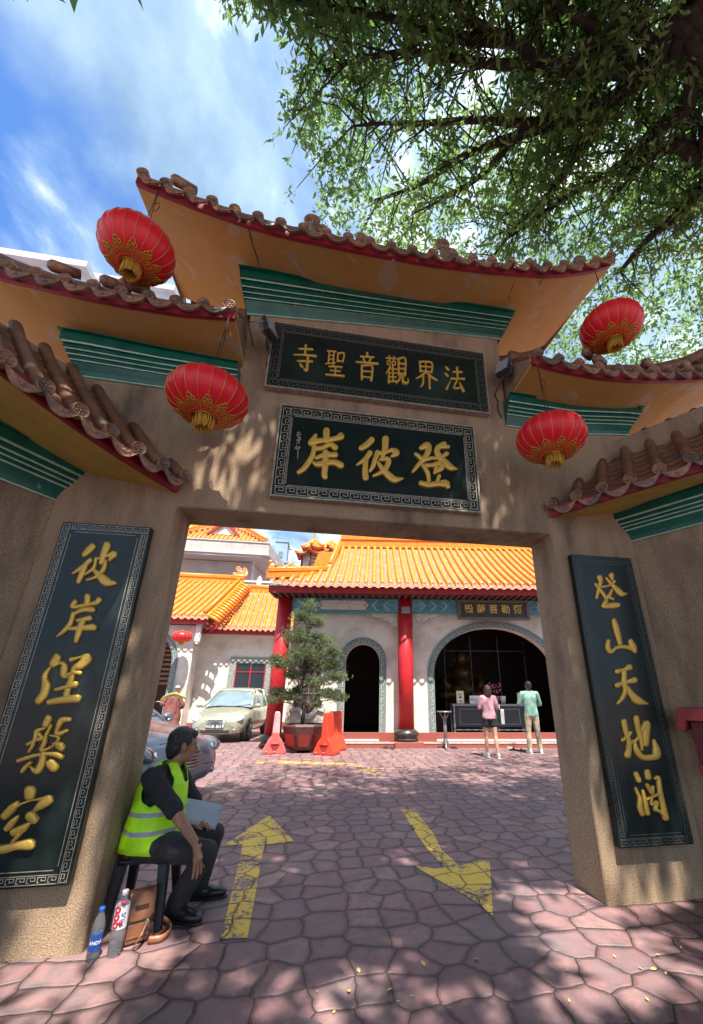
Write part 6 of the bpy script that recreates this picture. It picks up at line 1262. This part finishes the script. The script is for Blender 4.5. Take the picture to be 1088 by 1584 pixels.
bottle(gp(176,1478),.292,.036,'taller bottle with a white cap and red-on-white label, beside the leather bag',WHITE,mat('label_white',(.70,.70,.72),.35),.42,.78,'',mat('label_navy',(.03,.05,.15),.4),True)
# leather bag
LB=mat('tan_leather',(.23,.095,.045),.42,(.16,.06,.03),9,.4,.65,6,.35,60); LB2=mat('strap_leather',(.36,.15,.07),.4,(.28,.11,.05),12)
bp=gp(203,1466); Mg=Matrix.Translation((bp.x,bp.y+.05,0))@Matrix.Rotation(R(28),4,'Z')@Matrix.Rotation(R(-7),4,'X'); t=thing('satchel','brown leather satchel standing by the stool leg with its strap on the ground','bag',(bp.x,bp.y+.05,0))
q=MB(Mg); q.prism([(-.062,.0),(.062,.0),(.07,.20),(.066,.235),(-.066,.235),(-.07,.20)],(0,-.035,.003),(1,0,0),(0,0,1),(0,.075,0)); q.build('body',LB,t,bev=.014,seg=3)
q=MB(Mg); q.grid([[(x,.045,.20) for x in (-.072,0,.072)],[(x,.040,.244) for x in (-.074,0,.074)],[(x,-.005,.252) for x in (-.074,0,.074)],[(x,-.042,.24) for x in (-.074,0,.074)],[(x,-.050,.15) for x in (-.072,0,.072)],[(x,-.049,.105) for x in (-.066,0,.066)]]); fl_=q.build('flap',LB,t,sol=.005,sub=2,sm=True)
q=MB(Mg); q.box(-.035,.035,-.058,-.053,.165,.18); q.build('slot_shade',mat('slot_shade_brown',(.04,.015,.01),.6),fl_)  # dark plate on the flap, shade of the opening put into its colour
q=MB(Mg); q.box(-.056,.056,-.042,-.038,.03,.095); q.build('pocket',LB,t,bev=.004)
def ribbon(q,pts,w,nrm=None):
    c=crspline(pts,8); rows=[[],[]]
    for i,p in enumerate(c):
        p=Vector(p); d=(Vector(c[min(i+1,len(c)-1)])-Vector(c[max(i-1,0)])).normalized(); s_=(nrm[i*len(nrm)//len(c)] if isinstance(nrm,list) else (nrm or Vector((0,0,1)))); 
        rows[0].append(p+s_*w/2); rows[1].append(p-s_*w/2)
    q.smooth=True; q.grid(rows)
q=MB(); P0=at(228,1425,3.20); L_=[tuple(P0),tuple(at(217,1448,3.13)),(*gp(205,1472)[:2],.012)]; ribbon(q,L_,.022,Vector((.5,-.5,.6)).normalized()); q.build('strap',LB2,t,sol=.004)
q=MB(); a1,a2,a3,a4,a5=[gp(*p) for p in ((228,1462),(250,1458),(263,1445),(252,1432),(226,1436))]
ribbon(q,[(a1.x,a1.y,.022),(a2.x,a2.y,.02),(a3.x,a3.y,.025),(a4.x,a4.y,.03),(a5.x,a5.y,.06)],.034,Vector((.0,.25,.97)).normalized()); ribbon(q,[(gp(232,1448).x,gp(232,1448).y,.012),(gp(244,1449).x,gp(244,1449).y,.014),(gp(257,1440).x,gp(257,1440).y,.016)],.03,Vector((0,1,.25)).normalized()); q.build('strap',LB2,t,sol=.004)
q=MB(); q.tube([P0+Vector((0,0,.012)),P0+Vector((.012,-.005,0)),P0+Vector((0,-.005,-.015)),P0+Vector((-.01,0,0)),P0+Vector((0,0,.012))],.0028,6); q.tube([P0+Vector((0,0,-.01)),P0+Vector((-.004,-.006,-.045))],.005,6); q.build('buckle',GREYM,t)
# standing visitors
def stander(label,p,h,face,top_m,top_z,leg,leg_m,shoe_m,hair_m,skin,arms,feet,female=False,hem=.84,legz=.44):
    """p ground point between the feet; all heights scale with h"""
    p=Vector(p); k=h/1.7; f=Vector((face[0],face[1],0)).normalized(); s_=Vector((f.y,-f.x,0)); W=lambda a,b,c: p+(s_*a+f*b)*k+Vector((0,0,c*k))
    t=thing('person',label,'person',p); hc_=W(0,.01,1.585); b=MB(); sw=.155 if female else .185
    Qb=Matrix((s_,f,Vector((0,0,1)))).transposed()
    def torso(prof):
        pr_=[(z,rx,ry) for z,rx,ry in crspline(prof,4)]; n=20; rows=[[W(rx*math.cos(2*PI*j/n),ry*math.sin(2*PI*j/n),z) for j in range(n)] for z,rx,ry in pr_]
        b.add([p_ for r_ in rows for p_ in r_],[(i*n+j,i*n+(j+1)%n,(i+1)*n+(j+1)%n,(i+1)*n+j) for i in range(len(rows)-1) for j in range(n)]+[tuple(range(n))[::-1],tuple(range((len(rows)-1)*n,len(rows)*n))])
    fw=.93 if female else 1
    torso([(.84,.13,.09),(.92,.15,.10),(1.05,.13*fw,.09),(1.2,.135*fw,.095),(1.34,.15*fw,.10),(1.42,.11,.07)]); cap(b,W(-sw,0,1.40),.05*k,W(sw,0,1.40),.05*k); cap(b,W(0,0,1.42),.052*k,W(0,0,1.54),.048*k); headparts(b,hc_,f,1.0*k)
    for sd,(e,w_) in zip((-1,1),arms): cap(b,W(sd*sw,0,1.39),.046*k,W(*e),.036*k); cap(b,W(*e),.036*k,W(*w_),.024*k); hand(b,W(*w_),(W(*w_)-W(*e)),-s_*sd,1.0*k,.3,.1,sd)
    an=[]
    for sd,ft in zip((-1,1),feet):
        kn=W(sd*.095+(ft[0]-sd*.095)*.5,(ft[1])*.45+.03,.50); a_=W(ft[0],ft[1],.09); cap(b,W(sd*.085,0,.90),.085*k,kn,.056*k); cap(b,kn.lerp(a_,.05),.052*k,kn.lerp(a_,.35),.052*k); cap(b,kn.lerp(a_,.35),.052*k,a_,.034*k); an.append((kn,a_,sd))
    baked(b,'body',skin,t,.011,3); hair_short(t,hc_,f,k,hair_m,long=1 if female else 0)
    b=MB(); torso([(hem,.175,.125),(hem+.08,.178,.13),(1.08,.165*fw,.12),(1.2,.168*fw,.12),(1.32,.178*fw,.12),(1.40,.14,.085),(1.45,.07,.06)]); cap(b,W(-sw,0,1.375),.066*k,W(-.04,0,1.43),.05*k); cap(b,W(sw,0,1.375),.066*k,W(.04,0,1.43),.05*k)
    for sd,(e,w_) in zip((-1,1),arms):
        cap(b,W(sd*sw,0,1.39),.068*k,W(*e),.056*k); cap(b,W(*e),.056*k,W(*e).lerp(W(*w_),.85 if female else .65),.043*k)
    baked(b,'top',top_m,t,.011,5,wr=.011,wsc=9)
    b=MB(); b.ball(W(0,0,.90),(.165*k,.118*k,.12*k),Qb)
    for kn,a_,sd in an:
        cap(b,W(sd*.085,0,.88),.098*k,W(sd*.085,0,.88).lerp(kn,1 if leg else .35),(.072 if leg else .092)*k)
        if leg: cap(b,kn,.072*k,kn.lerp(a_,.93),.058*k)
    baked(b,'trousers' if leg else 'shorts',leg_m,t,.011,3,wr=.008,wsc=14)
    for kn,a_,sd in an: shoe((a_.x,a_.y,max(0,a_.z-.09*k)),f+s_*sd*.15,t,shoe_m,WHITE,w=.044)
    return t,W
wp=gp(762,1172); stander('woman in pink jumper and black shorts, seen from behind',(wp.x,wp.y,0),1.575,(.10,1),mat('pink_knit',(.56,.30,.33),.9,(.48,.25,.28),14,.4,.6,3,.4,90),1,False,CLOTHB,mat('shoe_white',(.65,.63,.6),.6),mat('hair_red',(.055,.015,.012),.5,(.03,.01,.01),40,.4,.7,3,.4,200),SKIN2,[((-.22,.04,1.15),(-.12,.22,1.16)),((.24,.0,1.14),(.15,.20,1.20))],[(-.09,.10),(.12,-.14)],True,.88)
k_=1.575/1.7; t=thing('tote_bag','white tote bag hanging from the woman\'s right arm','bag',(wp.x+.24,wp.y,.8)); q=MB(); bx=wp.x+.27; q.prism([(-.10,0),(.10,0),(.085,.33),(-.07,.33)],(bx,wp.y-.06,.70),(.45,.89,0),(0,0,1),(.07,-.035,0)); q.build('body',mat('bag_white',(.66,.65,.60),.8,(.55,.54,.5),10),t,bev=.02,seg=2); q=MB(); q.tube([(bx-.03,wp.y-.1,1.02),(bx-.02,wp.y-.06,1.13),(bx,wp.y-.02,1.13),(bx+.02,wp.y,1.02)],.009,6); q.build('handle',WHITE,t)
mp_=gp(829,1166); stander('man in a mint green shirt and beige trousers, seen from behind, facing the hall',(mp_.x,mp_.y,0),1.69,(.15,1),mat('mint_shirt',(.24,.42,.33),.85,(.19,.35,.28),12,.4,.6,3,.3,60),1,True,mat('beige_trousers',(.42,.35,.25),.85,(.35,.28,.19),12,.4,.6,3,.3,50),mat('sneaker',(.72,.72,.70),.6),HAIRB,SKIN,[((-.27,.06,1.14),(-.16,.26,1.18)),((.27,.06,1.14),(.14,.27,1.2))],[(-.13,.0),(.15,.02)],False,.86)
# robed monk
mk=Vector(at(266,1100,16.7)); mk.z=0; RO=mat('brown_robe',(.22,.075,.06),.85,(.13,.045,.04),7,.4,.65,4,.5,14); t=thing('person','figure in a long reddish-brown robe with yellow sash by the side hall','person',mk)
b=MB(); hc_=mk+Vector((.06,0,1.50)); headparts(b,hc_,(-.5,1,-.1),.95); cap(b,mk+Vector((.05,0,1.3)),.055,mk+Vector((.06,0,1.44)),.05); b.ball(mk+Vector((0,0,1.0)),(.18,.14,.35)); cap(b,mk+Vector((-.08,0,.8)),.08,mk+Vector((-.1,0,.08)),.04); cap(b,mk+Vector((.1,0,.8)),.08,mk+Vector((.12,.1,.08)),.04)
cap(b,mk+Vector((-.2,0,1.28)),.045,mk+Vector((-.30,-.05,1.05)),.035); cap(b,mk+Vector((-.30,-.05,1.05)),.035,mk+Vector((-.42,-.1,1.08)),.025); hand(b,mk+Vector((-.42,-.1,1.08)),(-1,-.3,.1),(0,0,-1)); cap(b,mk+Vector((.2,0,1.28)),.045,mk+Vector((.25,.05,1.0)),.035); hand(b,mk+Vector((.25,.05,1.0)),(.2,.1,-1),(-1,0,0)); baked(b,'body',SKIN2,t,.012,3)
b=MB(); b.lathe([(.34,.06),(.33,.3),(.28,.7),(.26,1.0),(.25,1.2),(.16,1.33),(.07,1.38)],mk,26); cap(b,mk+Vector((-.17,0,1.24)),.09,mk+Vector((-.31,-.05,1.02)),.11); cap(b,mk+Vector((.17,0,1.24)),.09,mk+Vector((.26,.05,.95)),.13); baked(b,'robe',RO,t,.013,3,wr=.03,wsc=7)
b=MB(); b.lathe([(.088,.0),(.092,.04),(.07,.085),(0,.10)],hc_+Vector((-.0,-.01,.03)),18); b.build('cap',mat('cap_grey',(.45,.44,.43),.8),t)
b=MB(); ribbon(b,[tuple(mk+Vector(v)) for v in ((-.40,-.12,1.12),(-.28,-.2,1.24),(-.1,-.22,1.32),(.1,-.22,1.34),(.30,-.2,1.26),(.44,-.1,1.20))],.09,Vector((0,-.3,.95)).normalized()); b.build('sash',mat('sash_yellow',(.34,.38,.08),.7),t,sol=.008)
for dx in (-.1,.12): shoe(mk+Vector((dx,-.05,0)),(-.5,1),t,mat('cloth_shoe',(.2,.17,.14),.8))
# ------------------------------------------------------------------ barriers and potted tree
BR=mat('barrier_red',(.68,.055,.022),.4,(.60,.045,.02),5,.4,.65,c3=None); BP=mat('barrier_faded',(.68,.10,.09),.5,(.66,.15,.14),3.0,.42,.62)
def barrier(p,rz,label,m_,dep=.16):
    p=Vector(p); Q=Matrix.Translation(p)@Matrix.Rotation(rz,4,'Z'); t=thing('traffic_barrier',label,'barrier',p,'red plastic barriers beside the potted tree')
    q=MB(Q); q.prism([(-.27,0),(.27,0),(.28,.06),(.17,.28),(.09,.38),(.060,.86),(.045,.93),(-.045,.93),(-.060,.86),(-.09,.38),(-.17,.28),(-.28,.06)],(0,-dep,0),(1,0,0),(0,0,1),(0,dep*2,0)); q.build('body',m_,t,bev=.025,seg=3)
    if m_ is BP:
        q=MB(Q); q.prism([(-.084,.45),(.084,.45),(.066,.86),(.050,.936),(-.050,.936),(-.066,.86)],(0,-dep-.004,0),(1,0,0),(0,0,1),(0,dep*2+.008,0)); q.build('faded_top',mat('sun_bleached',(.74,.42,.42),.5,(.70,.26,.26),4,.4,.6),t,bev=.012)
    q=MB(Q); q.prism([(-.12,.20),(.12,.20),(.04,.08),(-.04,.08)],(0,-dep-.004,0),(1,0,0),(0,0,1),(0,.0035,0)); q.build('recess_shade',mat('recess_shade_red',(.28,.015,.012),.6),t)  # flat darker plate on the face, a hollow's shade put into its colour
    q=MB(Q); q.tube([(-.10,-dep-.012,.24),(0,-dep-.02,.235),(.10,-dep-.012,.24)],.014,6); q.build('handle',m_,t)
    for x in (-.2,.0): q=MB(Q); q.lathe([(.018,0),(.018,.01)],(x,-dep-.012,.05),10,axis=(0,1,0)); q.build('plug',GREYM,t)
barrier(gp(423,1167)+Vector((0,.16,0)),.12,'faded pink-topped red barrier at the left of the big pot',BP)
barrier(gp(506,1169)+Vector((0,.2,0)),-.45,'bright red barrier standing front right of the big pot',BR,.2)
barrier(gp(518,1163)+Vector((0,.35,0)),-.9,'red barrier half hidden behind the other one, against the grey arch foot',BR,.2)
pc_=gp(469,1166); pc_.y+=.42; POT=mat('pot_brown',(.10,.035,.028),.55,(.07,.025,.02),9); PRED=mat('pot_red',(.33,.035,.022),.25,(.28,.03,.02),6)
pt=thing('potted_tree','layered cloud-pruned tree in a big reddish-brown glazed pot before the red column','potted tree',pc_)
q=MB(); q.lathe([(.34,.05),(.42,.10),(.55,.42),(.585,.55),(.60,.60),(.57,.64),(.53,.62),(.50,.56)],pc_,8,smooth=False,a0=.39); pot=q.build('pot',POT,pt,bev=.012)
for k in range(8):
    a_=.39+2*PI*(k+.5)/8; n_=Vector((math.cos(a_),math.sin(a_),0)); s_=Vector((-n_.y,n_.x,0)); A0=pc_+n_*.405+Vector((0,0,.15)); A1_=pc_+n_*.512+Vector((0,0,.43)); up_=(A1_-A0); nn_=(n_*.3-Vector((0,0,.1))).normalized()*.008
    q=MB(); q.prism([(-.12,0),(.12,0),(.155,.9),(.12,1),(-.12,1),(-.155,.9)],A0+n_*.012,s_,up_,n_*.012); q.build('panel',PRED,pot)
for k in range(4): a_=.78+PI/2*k; q=MB(); q.box(pc_.x+.30*math.cos(a_)-.05,pc_.x+.30*math.cos(a_)+.05,pc_.y+.30*math.sin(a_)-.05,pc_.y+.30*math.sin(a_)+.05,0,.06); q.build('foot',POT,pot)
q=MB(); q.lathe([(.50,.585),(.25,.62),(0,.625)],pc_,16,closed=False); q.build('soil',mat('soil',(.06,.045,.035),.95,(.10,.08,.06),20),pot)
Yt=pc_.y; q=MB(); TR=[(467,1124),(471,1095),(466,1065),(474,1035),(470,1005),(478,975),(479,935)]; q.tube([at(x,y,Yt) for x,y in TR],[.055,.045,.04,.035,.03,.022,.01],8); q.build('trunk',BARK,pt)
FOL=leafmat('podocarpus_leaf',(.05,.07,.03),(.24,.27,.15),(.20,.26,.09))  # pale second tone puts sunlit highlights into the leaf colour
pads=[(479,938,.16,.14),(465,955,.22,.12),(490,962,.24,.12),(460,985,.34,.16),(495,992,.30,.14),(515,1008,.22,.12),(470,1012,.38,.14),(505,1030,.34,.14),(440,1028,.30,.10),(428,1020,.14,.07),(520,1048,.24,.09),(452,1045,.20,.07),(488,1056,.26,.10),(430,1072,.20,.08),(448,1078,.26,.09),(460,1068,.14,.06),(505,1074,.28,.09),(524,1080,.18,.07),(488,1090,.12,.06),(422,1085,.12,.05)]
Cs=[];Ds=[]
for x,y,rx,rz in pads:
    c=at(x,y,Yt+random.uniform(-.18,.18)); n=int(760*rx*rx*8)+80; q_=rng.normal(0,.5,(n,3)); P=np.array(c)+q_*np.array([rx*1.05,rx,rz*1.25]); Cs.append(P); d=rng.normal(0,1,(n,3)); d[:,2]=abs(d[:,2])*.6+.1; Ds.append(d/np.linalg.norm(d,axis=1)[:,None])
    j=min(range(len(TR)),key=lambda i:abs(TR[i][1]-(y+14))); q=MB(); a_=at(*TR[j],Yt); q.tube([a_,a_.lerp(c,.5)+Vector((0,0,.04)),c],[.018,.013,.006],5); q.build('branch',BARK,pt)
leaves('crown',np.concatenate(Cs),np.concatenate(Ds),6,.062,.07,FOL,pt,wid=.22,droop=-.1)
# cover plate at the very front, fallen leaves
p0=gp(455,1578); q=MB(); q.lathe([(.17,.0),(.17,.003),(0,.0035)],(p0.x,p0.y-.17,.002),40); cv=tag(q.build('drain_cover',mat('cover_grey',(.24,.25,.25),.6,(.17,.12,.12),14,.4,.65,6,.3,60),loc=(p0.x,p0.y-.17,0)),'round grey drain cover cut by the bottom edge of the photo','drain cover')
LY=mat('fallen_leaf_yellow',(.62,.50,.12),.6,(.45,.30,.10),60); LBn=mat('fallen_leaf_pale',(.50,.45,.36),.7,(.35,.28,.18),60); r_=random.Random(4)
base=None
spots=[(540,1536),(603,1534),(555,1504),(1012,1502),(737,1486),(655,1493),(902,1390)]+[(r_.uniform(330,1080),1210+ (r_.random()**1.3)*360) for _ in range(60)]
for i,(x,y) in enumerate(spots):
    g2=gp(x,y)
    if g2.x<-1.1 or (g2.x>2.05 and 3.1<g2.y<3.6) : continue
    if base is None:
        q=MB(); n=8; pts=[(.5*math.sin(PI*k/n)*.55,(k/n-.5),.06*math.sin(PI*k/n)) for k in range(n+1)]; q.add([(a*1.0,b_,c) for a,b_,c in pts]+[(-a,b_,c*.4) for a,b_,c in pts[1:-1]],[tuple(range(n+1))+tuple(range(2*n-1,n,-1))]); base=q.build('fallen_leaf',LY); o=base; base2=base.copy(); 
    else: o=base.copy(); COL.objects.link(o)
    s=(.035 if i<6 else r_.uniform(.012,.024)); o.location=(g2.x,g2.y,.008); o.rotation_euler=(r_.uniform(-.3,.3),r_.uniform(-.3,.3),r_.uniform(0,6)); o.scale=(s,s,s)
    tag(o,'small dry leaf fallen on the paving in front of or under the gateway','leaf','fallen leaves on the paving')
